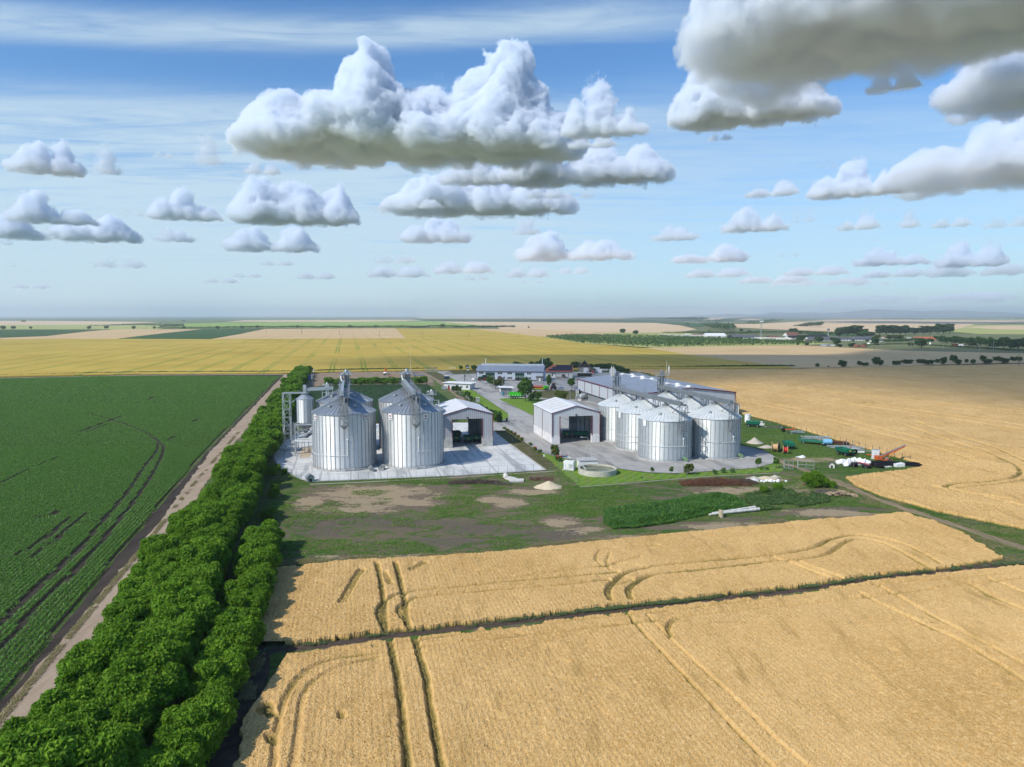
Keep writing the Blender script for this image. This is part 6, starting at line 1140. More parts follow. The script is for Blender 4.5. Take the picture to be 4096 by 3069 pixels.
def car(label, loc, rz, paint, L=4.2, W=1.75, H=1.5, suv=0):
    e = thing('parked_car', label, 'car', loc, rz, 'cars on the yard'); prof = [(-L/2, .35), (L/2, .35), (L/2, .72), (L/2-.75, .92), (L/2-1.45, H), (-L/2+.45+suv*-.2, H), (-L/2+.05, .95)]; n = len(prof); b = MB(); vs = [(x, s*W/2*(.82 if z > 1.1 else 1), z) for s in (-1, 1) for x, z in prof]; b.add(vs, [tuple(range(n)), tuple(range(2*n-1, n-1, -1))] + [(i, n+i, n+(i+1) % n, (i+1) % n) for i in range(n)]); b.build('body', paint, e)
    b = MB(); 
    for s in (-1, 1): y = s*(W/2*.92+.02); b.poly([(L/2-1.05, y, .98), (L/2-1.55, y-s*.12, H-.1), (-L/2+.6, y-s*.12, H-.1), (-L/2+.4, y, .98)][::s])
    b.add([(L/2-.82, -W/2*.8, .98), (L/2-.82, W/2*.8, .98), (L/2-1.4, W/2*.72, H-.06), (L/2-1.4, -W/2*.72, H-.06)], [(0, 1, 2, 3)]); b.add([(-L/2+.02, -W/2*.75, 1.0), (-L/2+.02, W/2*.75, 1.0), (-L/2+.36, W/2*.7, H-.08), (-L/2+.36, -W/2*.7, H-.08)], [(3, 2, 1, 0)]); b.build('window', M_CABG, e)
    for x in (-L/2+.8, L/2-.8):
        for y in (-W/2+.1, W/2-.1): wheel(e, x, y, .33, .2, M_SILV)
    b = MB(); [b.box(L/2-.06, y-.2, .62, L/2+.02, y+.2, .78) for y in (-.6, .6)]; b.build('headlight', M_WHITE, e); return e
car('white hatchback parked left of the workshop', (*P(1896, 1522), .06), PI/2+.5, M_WPNT); car('silver off-road car parked under the round yard trees', (*P(1956, 1536), .06), PI-.12, M_SILV, 4.6, 1.85, 1.75, 1)
q = P(2062, 1596); e = thing('tipping_trailer', 'bright green tri-axle tipping trailer on the yard', 'trailer', (*q, .06), math.radians(-2)); b = MB(); v = [(x, y, z) for z, k in ((1.45, .88), (3.35, 1.0)) for x, y in ((-3.4*k, -1.25*k), (4.4*k, -1.25*k), (4.4*k, 1.25*k), (-3.4*k, 1.25*k))]; b.add(v, [(0, 3, 2, 1), (0, 1, 5, 4), (1, 2, 6, 5), (2, 3, 7, 6), (3, 0, 4, 7)]); b.add([(x*.95, y*.93, z+.02) for x, y, z in v], [(0, 1, 2, 3), (4, 5, 1, 0), (5, 6, 2, 1), (6, 7, 3, 2), (7, 4, 0, 3)]); bo = b.build('body', M_LIME, e); b = MB(); [b.beam((x*.9, -1.2, 1.3), (x, -1.3, 2.35), .16, .12) for x in (-3, -1.5, 0, 1.3, 2.6, 3.9)]; b.build('side_rib', M_WHITE, bo); b = MB(); b.box(-3, -.5, .95, 4.8, .5, 1.4); b.beam((4.6, 0, 1.1), (6.2, 0, .7), .25); b.build('chassis', M_BLK, e)
for x in (-1.9, -.6, .7):
    for y in (-1, 1): wheel(e, x, y, .62, .45, M_SILV)
grain_trailer('light green dump trailer beside the harvester header', (*P(2182, 1562), .06), PI/2+.4, 'green farm trailers', M_DIRT, 4.2, 2.3, 1.2, M_LIME)
e = thing('harvester_header', 'red and lime harvester header on its cart', 'header', (*P(2148, 1561), .06), math.radians(-18)); b = MB(); b.tube((-3, 0, 1.9), (3.6, 0, 1.9), .22, n=8)
for i in range(6): a = i*PI/3; b.beam((-3, math.cos(a)*.75, 1.9+math.sin(a)*.75), (3.6, math.cos(a)*.75, 1.9+math.sin(a)*.75), .14)
for x in (-3, 0, 3.6): [b.beam((x, 0, 1.9), (x, math.cos(i*PI/3)*.75, 1.9+math.sin(i*PI/3)*.75), .1) for i in range(6)]
b.build('reel', M_REDP, e); b = MB(); b.box(-3.4, .6, .7, 4, 1.1, 1.9); b.box(-3.4, -1, .6, 4, .8, .75); b.box(-3.5, -1.3, .6, -3.3, 1, 2.2); b.box(3.9, -1.3, .6, 4.1, 1, 2.2); b.build('trough', flat('lime_paint', (.42, .52, .04), .5), e); b = MB(); b.box(-2.5, -.3, .4, 4.4, .3, .6); b.build('cart', M_BLK, e); [wheel(e, x, y, .4, .25) for x in (-1.8, 2.4) for y in (-.8, .8)]
def implement(name, label, cat, loc, rz, m, L, W, tines=7, wheels=True, H=1.0):
    e = thing(name, label, cat, loc, rz); b = MB(); b.beam((-L/2, -W/2, H*.75), (L/2, -W/2, H*.75), .14); b.beam((-L/2, W/2, H*.75), (L/2, W/2, H*.75), .14); b.beam((-L/2, 0, H*.8), (L/2+.8, 0, H*.7), .16)
    for i in range(5): x = -L/2+L*i/4; b.beam((x, -W/2, H*.75), (x, W/2, H*.75), .12)
    b.beam((L/2-.3, -.4, H*.75), (L/2-.1, 0, H*1.6), .1); b.beam((L/2-.3, .4, H*.75), (L/2-.1, 0, H*1.6), .1); b.build('frame', m, e); b = MB()
    for i in range(tines): x = -L/2+L*i/(tines-1); b.beam((x, -W/2+(i % 3)*W/3, H*.75), (x-.25, -W/2+(i % 3)*W/3, .02), .1)
    b.build('tine', M_GALD, e)
    if wheels: [wheel(e, -L/4, y, .36, .22) for y in (-W/2+.1, W/2-.1)]
    return e
implement('plough', 'long blue reversible plough on the bare ground', 'plough', (*P(1672, 1506), .02), .1, M_BLUEP, 7.0, 2.4, 10); implement('cultivator', 'second blue implement behind the long plough', 'cultivator', (*P(1664, 1496), .02), .2, M_BLUEP, 5.0, 1.6, 8); implement('harrow', 'red harrow frame lying at the back hedge', 'harrow', (*P(1566, 1509), .02), .15, M_REDP, 3.6, 1.6, 7); implement('seed_drill', 'blue and grey seed drill on the yard edge', 'seed drill', (*P(2246, 1559), .06), PI/2, M_BLUEP, 2.6, 2.2, 6, H=1.7)
implement('old_harrow', 'dark harrow frame on the dry grass by the warehouse', 'harrow', (*P(2294, 1567), .06), .1, M_BLK, 4.2, 1.6, 7); implement('hay_rake', 'rusty wheel rake beside the old barn door', 'hay rake', (*P(2332, 1494), .02), .2, M_RUST, 4.4, 1.6, 8); implement('roller_frame', 'rusty implement frame before the farmhouse wall', 'implement', (*P(2238, 1514), .06), .05, M_RUST, 4.2, 1.2, 6); implement('wheel_rake', 'grey spoked rake frame at the farmhouse corner', 'hay rake', (*P(2265, 1512), .06), 0, M_GALD, 3.0, 1.0, 6)
e = thing('cartwheel', 'big dark red iron wheel leaning at the farmhouse', 'wheel', (*P(2255, 1513), .06), 0); b = MB(); b.torus((0, 0, 1.1), (0, 1, 0), 1.0, .12, 24, 6); [b.beam((0, 0, 1.1), (math.cos(a), 0, 1.1+math.sin(a)), .07) for a in np.linspace(0, 2*PI, 13)[:-1]]; b.tube((0, -.2, 1.1), (0, .2, 1.1), .2); b.build('spoked_rim', M_RUST, e); b = MB(); b.torus((0, .35, 1.0), (0, 1, 0), .75, .25, 20, 8); b.build('tyre', M_BLK, e)
e = thing('sprayer', 'white field sprayer with an orange tank top on the bare ground', 'sprayer', (*P(1542, 1501), .02), .3); b = MB(); b.lump((0, 0, 1.5), (1.5, 1, .8), 3, .1); b.build('tank', M_WHITE, e, True); b = MB(); b.tube((-.3, -.2, 2.1), (.1, .4, 4.0), .5, n=8); b.lump((.2, .4, 3.9), (.8, .7, .8), 2, .3); b.build('orange_hopper', M_ORG, e); b = MB(); b.box(-1.6, -.6, .5, 3.4, .6, .8); b.beam((1.4, -1.6, 1.0), (1.4, 1.6, 1.0), .1); b.build('chassis', M_BLK, e); [wheel(e, x, y, .55, .3) for x in (-.7,) for y in (-.95, .95)]
e = thing('green_sprayer', 'pale green framed sprayer on the grass island', 'sprayer', (*P(1872, 1489), .1), .1); b = MB(); lattice(b, 0, 0, .8, 3.4, 2.2, 1.6, 1.3, .12); b.build('frame', flat('pale_green', (.30, .42, .26), .5), e); b = MB(); b.lump((0, 0, 1.4), (.9, .7, .6), 4, .1); b.obox(0, 0, 3.4, 2.6, 1.8, .3); b.build('tank', M_WHITE, e); [wheel(e, x, y, .45, .3) for x in (-.9, .9) for y in (-.8, .8)]
e = thing('hose_reel', 'tall irrigation hose reel with a black drum near the warehouse', 'hose reel', (*P(2316, 1593), .06), PI/2+.25); b = MB(); b.tube((0, -.75, 2.7), (0, .75, 2.7), 1.55, n=24); b.build('hose_drum', M_PLAS, e, True); b = MB(); [b.torus((0, y, 2.7), (0, 1, 0), 1.8, .12, 24, 6) for y in (-.9, .9)]; [b.beam((math.cos(a)*1.8, y, 2.7+math.sin(a)*1.8), (0, y, 2.7), .1) for y in (-.9, .9) for a in np.linspace(0, 2*PI, 9)[:-1]]; b.build('drum_flange', M_WHITE, e); b = MB(); b.box(-2.4, -.9, .6, 2.4, .9, .85); b.beam((-1.6, -.95, .8), (0, -.95, 2.7), .2); b.beam((1.6, -.95, .8), (0, -.95, 2.7), .2); b.beam((-1.6, .95, .8), (0, .95, 2.7), .2); b.build('frame', flat('reel_green', (.03, .25, .12), .5), e); b = MB(); b.box(-1.2, -1.2, 4.3, 1.3, 1.2, 4.42); b.build('tarpaulin', M_BLUEP, e); [wheel(e, x, y, .5, .3) for x in (-1.2, 1.2) for y in (-1, 1)]
e = thing('liquid_tank', 'grey horizontal liquid tank on a low frame by the warehouse', 'tank', (*P(2337, 1602), .06), PI/2-.9); b = MB(); b.lathe([(0, -3.0), (.8, -2.85), (1.25, -2.3), (1.25, 2.3), (.8, 2.85), (0, 3.0)], 24); 
for i, p in enumerate(b.v): b.v[i] = (p[2], p[1], p[0]+2.2)
b.build('tank', M_GALV, e, True); b = MB(); b.box(-3.2, -1.2, .0, 3.2, 1.2, .85); b.build('skid', M_CONC, e); MB().tube((0, 0, 3.3), (0, 0, 3.65), .35, n=12).build('manhole', M_GALD, e)
e = thing('tool_container', 'grey open container by the warehouse wall', 'container', (*P(2375, 1606), .06), -.25); b = MB(); b.box(-1.7, -1.6, 0, 1.3, -1.5, 2.5); b.box(-1.7, 1.5, 0, 1.7, 1.6, 2.5); b.box(-1.7, -1.5, 0, -1.6, 1.5, 2.5); b.box(-1.7, -1.6, 2.5, 1.7, 1.6, 2.6); b.build('shell', M_GALD, e); b = MB(); b.box(-1.5, -1.4, .1, 1.0, 1.4, 2.2); b.build('contents', M_DARK, e)
e = thing('water_container', 'square grey water container beside the hose reel', 'container', (*P(2311, 1598), .06), .2); b = MB(); b.box(-1, -.9, 0, 1, .9, 1.7); b.build('tank', M_GALV, e); b = MB(); b.torus((0, 0, 1.75), (0, 0, 1), .4, .06); b.build('rim', M_GALD, e)
def box_thing(name, label, cat, px, py, rz, sx, sy, sz, m, z0=0.0, lid=None, pz=0.055):
    e = thing(name, label, cat, (*P(px, py), pz), rz); b = MB(); b.box(-sx/2, -sy/2, z0, sx/2, sy/2, z0+sz); b.build('body', m, e); b = MB(); b.box(-sx/2-.06, -sy/2-.06, z0+sz+.002, sx/2+.06, sy/2+.06, z0+sz+.1); b.build('lid', lid or m, e)
    if z0: b = MB(); [b.beam((x, y, 0), (x, y, z0), .12) for x in (-sx/2+.2, sx/2-.2) for y in (-sy/2+.2, sy/2-.2)]; b.build('leg', M_GALD, e)
    return e
box_thing('site_cabin', 'white cabin with a small window behind the barn', 'cabin', 2390, 1491, -.05, 6.2, 2.6, 2.5, M_WHITE); box_thing('site_cabin', 'second white cabin half seen behind the first', 'cabin', 2386, 1484, -.05, 4.5, 2.6, 2.4, M_WHITE); box_thing('white_shed', 'white shed at the far corner of the yard by dark trees', 'shed', 2450, 1494, -.15, 4.5, 4.0, 2.9, M_PLINW, lid=M_ROOFW); box_thing('white_shed', 'lower white shed right of the corner shed', 'shed', 2464, 1497, -.15, 3.0, 3.0, 1.8, M_PLINW); box_thing('farm_wagon', 'pale wagon under the trees behind the yard', 'wagon', 2421, 1487, .1, 4.2, 2.2, 1.0, M_PLINW, .8)
box_thing('curtain_trailer', 'dark sided lorry trailer with a white roof beyond the warehouse', 'lorry trailer', 2338, 1512, -.12, 9.5, 2.6, 2.4, M_DARK, .9, M_WHITE); box_thing('bin', 'pale blue bin at the kiosk wall', 'bin', 2008, 1581, 0, .9, .9, 1.2, M_LBLUE); box_thing('bin', 'teal bin beside the pale blue one', 'bin', 2013, 1581, 0, .9, .9, 1.25, flat('teal', (.03, .2, .2), .6)); box_thing('pallet_crate', 'wooden crate at the workshop wall', 'crate', 2117, 1523, 0, 2.6, 1.2, 1.1, M_PINE); box_thing('pallet_crate', 'low pallet under the workshop windows', 'pallet', 2043, 1523, 0, 1.5, 1.2, .4, M_PINE); box_thing('spare_parts_heap', 'dark stack of parts beside the porch', 'parts', 2136, 1523, 0, 3.2, 1.2, .9, M_DARK)
for i, px in enumerate((2036, 2041, 2046)): e = thing('drum', 'dark oil drum behind the kiosk, %s of three' % ('left', 'middle', 'right')[i], 'drum', (*P(px, 1576), .055), 0, 'oil drums behind the kiosk'); MB().lathe([(.5, 0), (.5, 1.2), (.42, 1.25), (0, 1.25)], 14).build('barrel', flat('dark_blue', (.02, .03, .10), .5), e, True); [MB().torus((0, 0, z), (0, 0, 1), .5, .03).build('hoop', M_BLK, e) for z in (.4, .8)]
e = thing('drum', 'tall blue barrel at the end of the windbreak', 'barrel', (*P(1236, 1518), 0)); MB().lathe([(1.0, 0), (1.05, 1.2), (1.0, 2.7), (.7, 3.0), (0, 3.0)], 16).build('barrel', M_BLUEP, e, True); MB().torus((0, 0, 1.3), (0, 0, 1), 1.05, .06).build('hoop', M_BLK, e)
e = thing('drum', 'blue barrel before the old barn door', 'barrel', (*P(2348, 1496), .055)); MB().lathe([(.6, 0), (.65, 1), (.55, 1.9), (0, 1.9)], 14).build('barrel', M_BLUEP, e, True); MB().torus((0, 0, 1), (0, 0, 1), .64, .04).build('hoop', M_BLK, e)
e = thing('drum', 'white drum standing behind the farthest fence trailer', 'drum', (*P(2990, 1689), 0)); MB().lathe([(1.1, 0), (1.1, 3.0), (1.0, 3.1), (0, 3.1)], 18).build('barrel', M_WHITE, e, True); MB().torus((0, 0, 3.0), (0, 0, 1), 1.1, .06).build('hoop', M_GALD, e)
e = thing('garden_well', 'stone garden well block in the verge by the road', 'well', (*P(1911, 1608), .02), .2); b = MB(); b.obox(0, 0, 0, 1.5, 1.5, 1.8); b.build('shaft', M_CONC, e); b = MB(); b.obox(0, 0, 1.81, 1.9, 1.9, .2); b.build('lid', M_OLDC, e)
e = thing('fire_post', 'red hydrant post by the gatehouse screen', 'hydrant', (*P(1796, 1563), .03)); b = MB(); b.tube((0, 0, 0), (0, 0, 1.9), .22, n=10); b.lump((0, 0, 1.9), (.32, .32, .3), 2, .05); b.build('column', M_REDP, e); MB().tube((-.4, 0, 1.3), (.4, 0, 1.3), .12, n=8).build('outlet', M_REDP, e)
# ---- the storage strip along the right fence
def reel(label, px, py, rz, wood, coil, R_=1.25, W_=1.3):
    e = thing('cable_drum', label, 'cable drum', (*P(px, py), 0), rz, 'cable drums on the grass'); b = MB()
    for y in (-W_/2, W_/2): b.tube((0, y-.06, R_), (0, y+.06, R_), R_, n=24)
    b.build('flange', wood, e); MB().tube((0, -W_/2, R_), (0, W_/2, R_), R_*.62, n=20).build('core', coil, e, True); b = MB(); [b.tube((0, y-.1, R_), (0, y+.1, R_), .16, n=10) for y in (-W_/2, W_/2)]; b.build('hub', M_DARK, e); return e
reel('large pale timber cable drum at the pad corner', 3099, 1808, 1.15, M_PINE, M_PINE, 1.5, 1.6); reel('dark cable drum behind the pale timber one', 3114, 1802, 1.2, M_BLK, M_PLAS, 1.45, .7); reel('smaller cable drum wound with red cable', 3141, 1815, 1.25, M_PINE, M_REDP, 1.2, 1.25)
def heap(name, label, cat, px, py, rx, ry, h, m, seed, rz=0.0):
    e = thing(name, label, cat, (*P(px, py), 0), rz); n, k = 40, 9; b = MB(); vs = [(0, 0, h)]
    for j in range(1, k+1):
        for i in range(n):
            a = 2*PI*i/n; t = j/k; w = 1+.16*mnoise.noise((math.cos(a)*1.5+seed, math.sin(a)*1.5, t*2)); z = h*max(0, (1-t)**1.15 + .10*mnoise.noise((math.cos(a)*t*3+seed, math.sin(a)*t*3, 5))*(1-t)) - .05*(j == k); vs.append((math.cos(a)*rx*t*w, math.sin(a)*ry*t*w, z))
    fs = [(0, 1+i, 1+(i+1) % n) for i in range(n)] + [(1+(j-1)*n+i, 1+j*n+i, 1+j*n+(i+1) % n, 1+(j-1)*n+(i+1) % n) for j in range(1, k) for i in range(n)]; b.add(vs, fs); b.build('heap', m, e, True); return e
heap('sand_heap', 'rounded heap of pale sand on the meadow', 'sand heap', 2195, 1948, 3.6, 3.2, 1.5, M_SAND, 1); heap('gravel_heap', 'pointed grey gravel heap on the grass by the right silos', 'gravel heap', 3018, 1772, 2.7, 2.4, 1.9, M_GRAV, 2); heap('gravel_heap', 'flat tan gravel heap behind the cable drums', 'gravel heap', 3068, 1791, 3.2, 2.0, .9, M_GRAV, 3); heap('rubble_heap', 'low heap of tan rubble at the dump', 'rubble heap', 3015, 1917, 2.2, 1.6, .8, M_GRAV, 4); heap('rubble_heap', 'flattened yellowish soil heap at the dump', 'rubble heap', 3063, 1915, 3.4, 1.6, .7, M_SAND, 5); heap('rubble_heap', 'small pale soil heap right of the dump', 'rubble heap', 3100, 1910, 1.6, 1.1, .7, M_GRAV, 6)
for i in range(13):
    q = P(3355+i*9.5+rnd.uniform(-3, 3), 1862+rnd.uniform(-7, 6) - (6 if 4 < i < 10 else 0)); e = thing('bulk_bag', 'full white bulk bag in the pile beside the black pipe coils', 'bag', (*q, 0), rnd.uniform(0, 3), 'white bulk bags in the pile'); h = rnd.uniform(.6, .8) if i < 4 or i > 10 else rnd.uniform(.8, 1.05); b = MB(); b.lump((0, 0, h*.95), (rnd.uniform(.75, 1.0), .8, h), i, .22, 12, 9, flat=0); b.build('sack', M_BAG, e, True); MB().lump((.1, 0, h*1.9), (.25, .22, .18), i, .3).build('tied_neck', M_BAG, e, True)
def coil(label, px, py, R_, r, turns, m, tilt=0.0):
    e = thing('pipe_coil', label, 'pipe coil', (*P(px, py), 0), rnd.uniform(0, 3), 'pipe coils on the grass'); rr = random.Random(px)
    for i in range(turns): MB().torus((rr.uniform(-.15, .15), rr.uniform(-.15, .15), r+i*r*1.5), (rr.uniform(-.06, .06)+tilt, rr.uniform(-.06, .06), 1), R_*rr.uniform(.82, 1.05), r, 28, 6).build('turn', m, e, True)
    return e
coil('upright bundle of thin black pipe before the white bags', 3417, 1869, .8, .07, 12, M_PLAS); coil('flat black hose coil under the red hoses', 3465, 1873, 1.25, .09, 6, M_PLAS); coil('large loose black pipe coil right of the red hoses', 3508, 1870, 1.75, .11, 5, M_PLAS, .25)
e = thing('hose_bundle', 'sloping bundle of dark red hoses between the black coils', 'hoses', (*P(3456, 1863), 0), -.5); rr = random.Random(4)
for i in range(16): y = -1.1+i*.14; MB().path([(-1.5+rr.uniform(-.2, .2), y, .95+rr.uniform(0, .3)), (0, y+rr.uniform(-.1, .1), .8), (1.7+rr.uniform(-.3, .3), y*1.2-.2, .1)], .09, 6).build('hose', M_HOSE, e)
e = thing('pipe_stack', 'stack of long black plastic pipes behind the coils', 'pipes', (*P(3575, 1860), 0), -.14); rr = random.Random(5)
for j, n in enumerate((9, 6, 3)):
    for i in range(n): y = (i-n/2)*.38; x = rr.uniform(-.8, .8); MB().tube((-6.3+x, y, .17+j*.31), (6.3+x, y, .17+j*.31), .17, n=8).build('pipe', M_PLAS, e)
e = thing('water_box', 'white notched plastic trough blocks at the front of the pipe stack', 'blocks', (*P(3597, 1867), 0), .1); b = MB(); [b.box(-1.2+i*.8, -.7, 0, -.45+i*.8, .7, .8+.12*i) for i in range(3)]; b.build('block', M_WHITE, e)
for i, (px, py) in enumerate(((3539, 1869), (3553, 1868), (3566, 1864), (3624, 1861))):
    e = thing('panel', ('white board lying beside the large coil', 'white board leaning on the next board', 'brown board behind the white ones', 'dark grate lying right of the trough blocks')[i], 'board', (*P(px, py), 0), .3*i); b = MB(); b.obox(0, 0, .05, 1.6, 1.0, .08); b.beam((-.7, -.4, 0), (-.7, .4, 0), .1); b.build('board', (M_WHITE, M_WHITE, M_WOOD, M_GALD)[i], e)
e = thing('switch_cabinet', 'tall white electrical cabinet before the orange conveyor', 'cabinet', (*P(3501, 1837), 0), -.1); b = MB(); b.box(-.9, -.45, .15, .9, .45, 2.75); b.build('housing', M_WHITE, e); b = MB(); b.box(-1.2, -.6, 0, 1.2, .6, .15); b.build('base_slab', M_CONC, e); b = MB(); b.box(-.95, -.5, 2.76, .95, .5, 2.84); b.build('roof', M_GALV, e)
e = thing('belt_conveyor', 'orange inclined belt conveyor on wheels', 'conveyor', (*P(3548, 1845), 0), .06); b = MB(); b.beam((-3.2, 0, .8), (4.8, 0, 4.2), .9, .35); b.build('boom', M_ORG, e); b = MB(); b.beam((-3.0, 0, 1.12), (5.2, 0, 4.6), .7, .1); b.build('belt', M_GALD, e); b = MB(); b.box(-3.4, -.7, .5, -1.8, .7, 1.6); b.beam((-1, -.8, .4), (2.4, -.4, 3.0), .12); b.beam((-1, .8, .4), (2.4, .4, 3.0), .12); b.box(-1.8, -.9, .35, 1.2, .9, .55); b.build('frame', M_ORG, e); [wheel(e, .3, y, .45, .25) for y in (-1, 1)]; b = MB(); b.obox(-.2, 0, .55, .9, .7, .6); b.build('motor', M_GALV, e)
e = thing('mixer_part', 'yellow orange machine part behind the white cabinet', 'machine part', (*P(3523, 1834), 0), .2); MB().lump((0, 0, .7), (1.3, .9, .7), 6, .2, flat=0).build('drum', flat('amber_paint', (.68, .30, .02), .5), e, True); MB().beam((-1.4, 0, .3), (1.4, 0, .3), .2).build('frame', M_ORG, e)
e = thing('timber_pallet', 'small orange timber pallet left of the white cabinet', 'pallet', (*P(3481, 1823), 0), -.4); b = MB(); [b.beam((-.9, y, .3), (.9, y, .3), .1) for y in (-.5, 0, .5)]; [b.beam((x, -.5, .15), (x, .5, .15), .1) for x in (-.8, 0, .8)]; b.build('slat', M_ORG, e)
e = thing('tyre_ring', 'big black tyre leaning by the tilted green trailer', 'tyre', (*P(3415, 1819), 0), .3); MB().torus((0, 0, .75), (.15, .9, .5), .82, .32, 24, 10).build('tyre', M_BLK, e, True); e = thing('pipe_piece', 'short white concrete pipe lying beside the big tyre', 'pipe', (*P(3437, 1814), 0), -.05); MB().tube((-1.2, 0, .35), (1.4, 0, .35), .36, n=14).build('pipe', M_OLDC, e, True)
for i, px in enumerate((3131, 3136)): e = thing('tyre_ring', ('old dark tyre standing at the fence, left of two', 'old dark tyre standing at the fence, right of two')[i], 'tyre', (*P(px, 1728), 0), .8); MB().torus((0, 0, .85), (0, 1, 0), .6, .27, 20, 8).build('tyre', M_BLK, e, True)
e = thing('tank_trailer', 'small light blue spray tank by the flatbed trailer', 'tank', (*P(3308, 1783), 0), -.1); MB().tube((-1.2, 0, 1.25), (1.3, 0, 1.25), .85, n=18).build('tank', M_LBLUE, e, True); MB().tube((1.31, 0, 1.25), (1.4, 0, 1.25), .7, n=18).build('fan_grille', M_GALV, e); [wheel(e, -.2, y, .4, .2) for y in (-.8, .8)]; b = MB(); b.box(-1.6, -.5, .3, 1.2, .5, .45); b.build('chassis', M_BLK, e)
def scrap(name, label, cat, px, py, rz, m, n, L, spread, seed, h=.6, w=.08):
    e = thing(name, label, cat, (*P(px, py), 0), rz); r = random.Random(seed); b = MB()
    for i in range(n): y = r.uniform(-spread, spread); l = L*r.uniform(.6, 1); z = r.uniform(.05, h); x = r.uniform(-.15, .15)*L; b.beam((x-l/2, y, z), (x+l/2, y+r.uniform(-.4, .4), max(.05, z+r.uniform(-.3, .3))), w)
    b.build('bar', m, e); return e
scrap('rebar_stack', 'long rusty sheet of reinforcing bars along the fence', 'bars', 3338, 1775, math.radians(-32), M_RUST, 46, 8.5, 1.3, 1, .9, .10); scrap('frame_stack', 'light grey steel frames lying by the fence', 'frames', 3385, 1795, math.radians(-24), M_GALV, 18, 9, .9, 2, .7, .16); scrap('tube_bundle', 'bundle of white tubes behind the flatbed trailer', 'tubes', 3262, 1758, math.radians(-22), M_GALV, 20, 8, .7, 3, 1.0, .18); scrap('tube_bundle', 'long white gutter pipe on dark sleepers by the fence', 'pipes', 3100, 1712, math.radians(-20), M_WHITE, 4, 6.5, .25, 4, .3, .2); scrap('sleeper_stack', 'dark timber sleepers under the white gutter pipe', 'timber', 3085, 1712, math.radians(-20), M_WOOD, 10, 6, .6, 5, .3, .22); scrap('frame_stack', 'grey bent frames beside the red harrow at the fence', 'frames', 3190, 1737, math.radians(-15), M_GALV, 14, 4.5, .9, 6, 1.2, .14); scrap('tube_bundle', 'white crate frame right of the farthest trailer', 'frame', 3043, 1701, math.radians(-20), M_WHITE, 10, 3.0, .6, 7, 1.2, .16); scrap('scrap_pile', 'tangle of pale scrap behind the light blue tank', 'scrap', 3292, 1765, .3, M_OLDC, 22, 3.2, 1.0, 8, 1.0, .12); scrap('sign_post_bundle', 'thin grey rail running along the fence foot', 'rail', 3455, 1805, math.radians(-21), M_GALV, 3, 16, .15, 9, .3, .1)
for x in (-3, -1, 1.2, 3): pass
implement('red_harrow', 'upright orange red harrow frame at the fence', 'harrow', (*P(3160, 1733), 0), .2, M_ORG, 3.2, 1.4, 7, False, 1.8)
for i, (dx, px, py) in enumerate(((0, 3372, 1787), (1, 3386, 1790), (2, 3400, 1793), (3, 3414, 1797))): e = thing('steel_stake', 'upright grey stake in the light steel frames, %s of four' % ('first', 'second', 'third', 'last')[i], 'stake', (*P(px, py), 0), 0, 'stakes in the steel frames'); MB().beam((0, 0, 0), (0, 0, 2.3), .1).build('stake', M_GALV, e)
e = thing('dust_sheet', 'crumpled white sheet lying on the grass', 'sheet', (*P(3204, 1831), 0)); b = MB(); b.lump((0, 0, .1), (1.3, .9, .35), 5, .3, 14, 6, flat=0); b.lump((.5, .1, .4), (.6, .5, .25), 6, .3, flat=.1); b.build('sheet', M_BAG, e, True)
e = thing('old_harrow_part', 'rusty lever part behind the tilted trailer', 'machine part', (*P(3398, 1806), 0), .5); b = MB(); b.beam((-.8, 0, .2), (.8, 0, 1.4), .2); b.beam((0, -.5, .7), (0, .5, .7), .14); b.build('lever', M_REDP, e); MB().tube((-.9, -.3, .3), (-.9, .3, .3), .3).build('roller', M_RUST, e)
# ---- meadow debris
def kennel(label, px, py, rz, s, wall, roof):
    e = thing('kennel', label, 'kennel', (*P(px, py), .02), rz); e.scale = (s, s, s); b = MB(); b.box(-.7, -.6, 0, .7, .6, .9); b.add([(-.7, -.6, .9), (.7, -.6, .9), (0, -.6, 1.45), (-.7, .6, .9), (.7, .6, .9), (0, .6, 1.45)], [(0, 1, 2), (5, 4, 3)]); b.build('wall', wall, e); b = MB()
    for k in (-1, 1): b.add([(k*.9, -.75, .78), (0, -.75, 1.5), (0, .75, 1.5), (k*.9, .75, .78), (k*.9, -.75, .86), (0, -.75, 1.58), (0, .75, 1.58), (k*.9, .75, .86)], [(0, 1, 2, 3), (7, 6, 5, 4), (0, 4, 5, 1), (1, 5, 6, 2), (2, 6, 7, 3), (3, 7, 4, 0)])
    b.build('roof', roof, e); b = MB(); b.box(-.25, -.63, .05, .25, -.605, .65); b.build('entrance', M_DARK, e); return e
kennel('grey kennel at the left corner of the pad fence', 1241, 1926, .5, 1.25, M_GALV, M_GALD); kennel('weathered wooden kennel near the white bulk bags', 3327, 1871, -.4, 1.0, M_OLDC, M_WOOD)
e = thing('concrete_slab', 'broken white concrete slab lying at the pad fence', 'slab', (*P(2058, 1921), .02), .25); b = MB(); b.add([(x, y, z) for z in (.05, .45) for x, y in ((-2.2, 1.8), (-1.5, -.2), (-1.7, -2.6), (1.6, -2.9), (2.2, -.8), (.9, -.6), (.2, 1.4), (-.6, 2.6))], [tuple(range(7, -1, -1)), tuple(range(8, 16))] + [(i, (i+1) % 8, 8+(i+1) % 8, 8+i) for i in range(8)]); b.build('slab', M_OLDC, e); MB().lump((-1.6, 3.0, .5), (.7, .7, .8), 3, .3, flat=0).build('lump', M_OLDC, e, True)
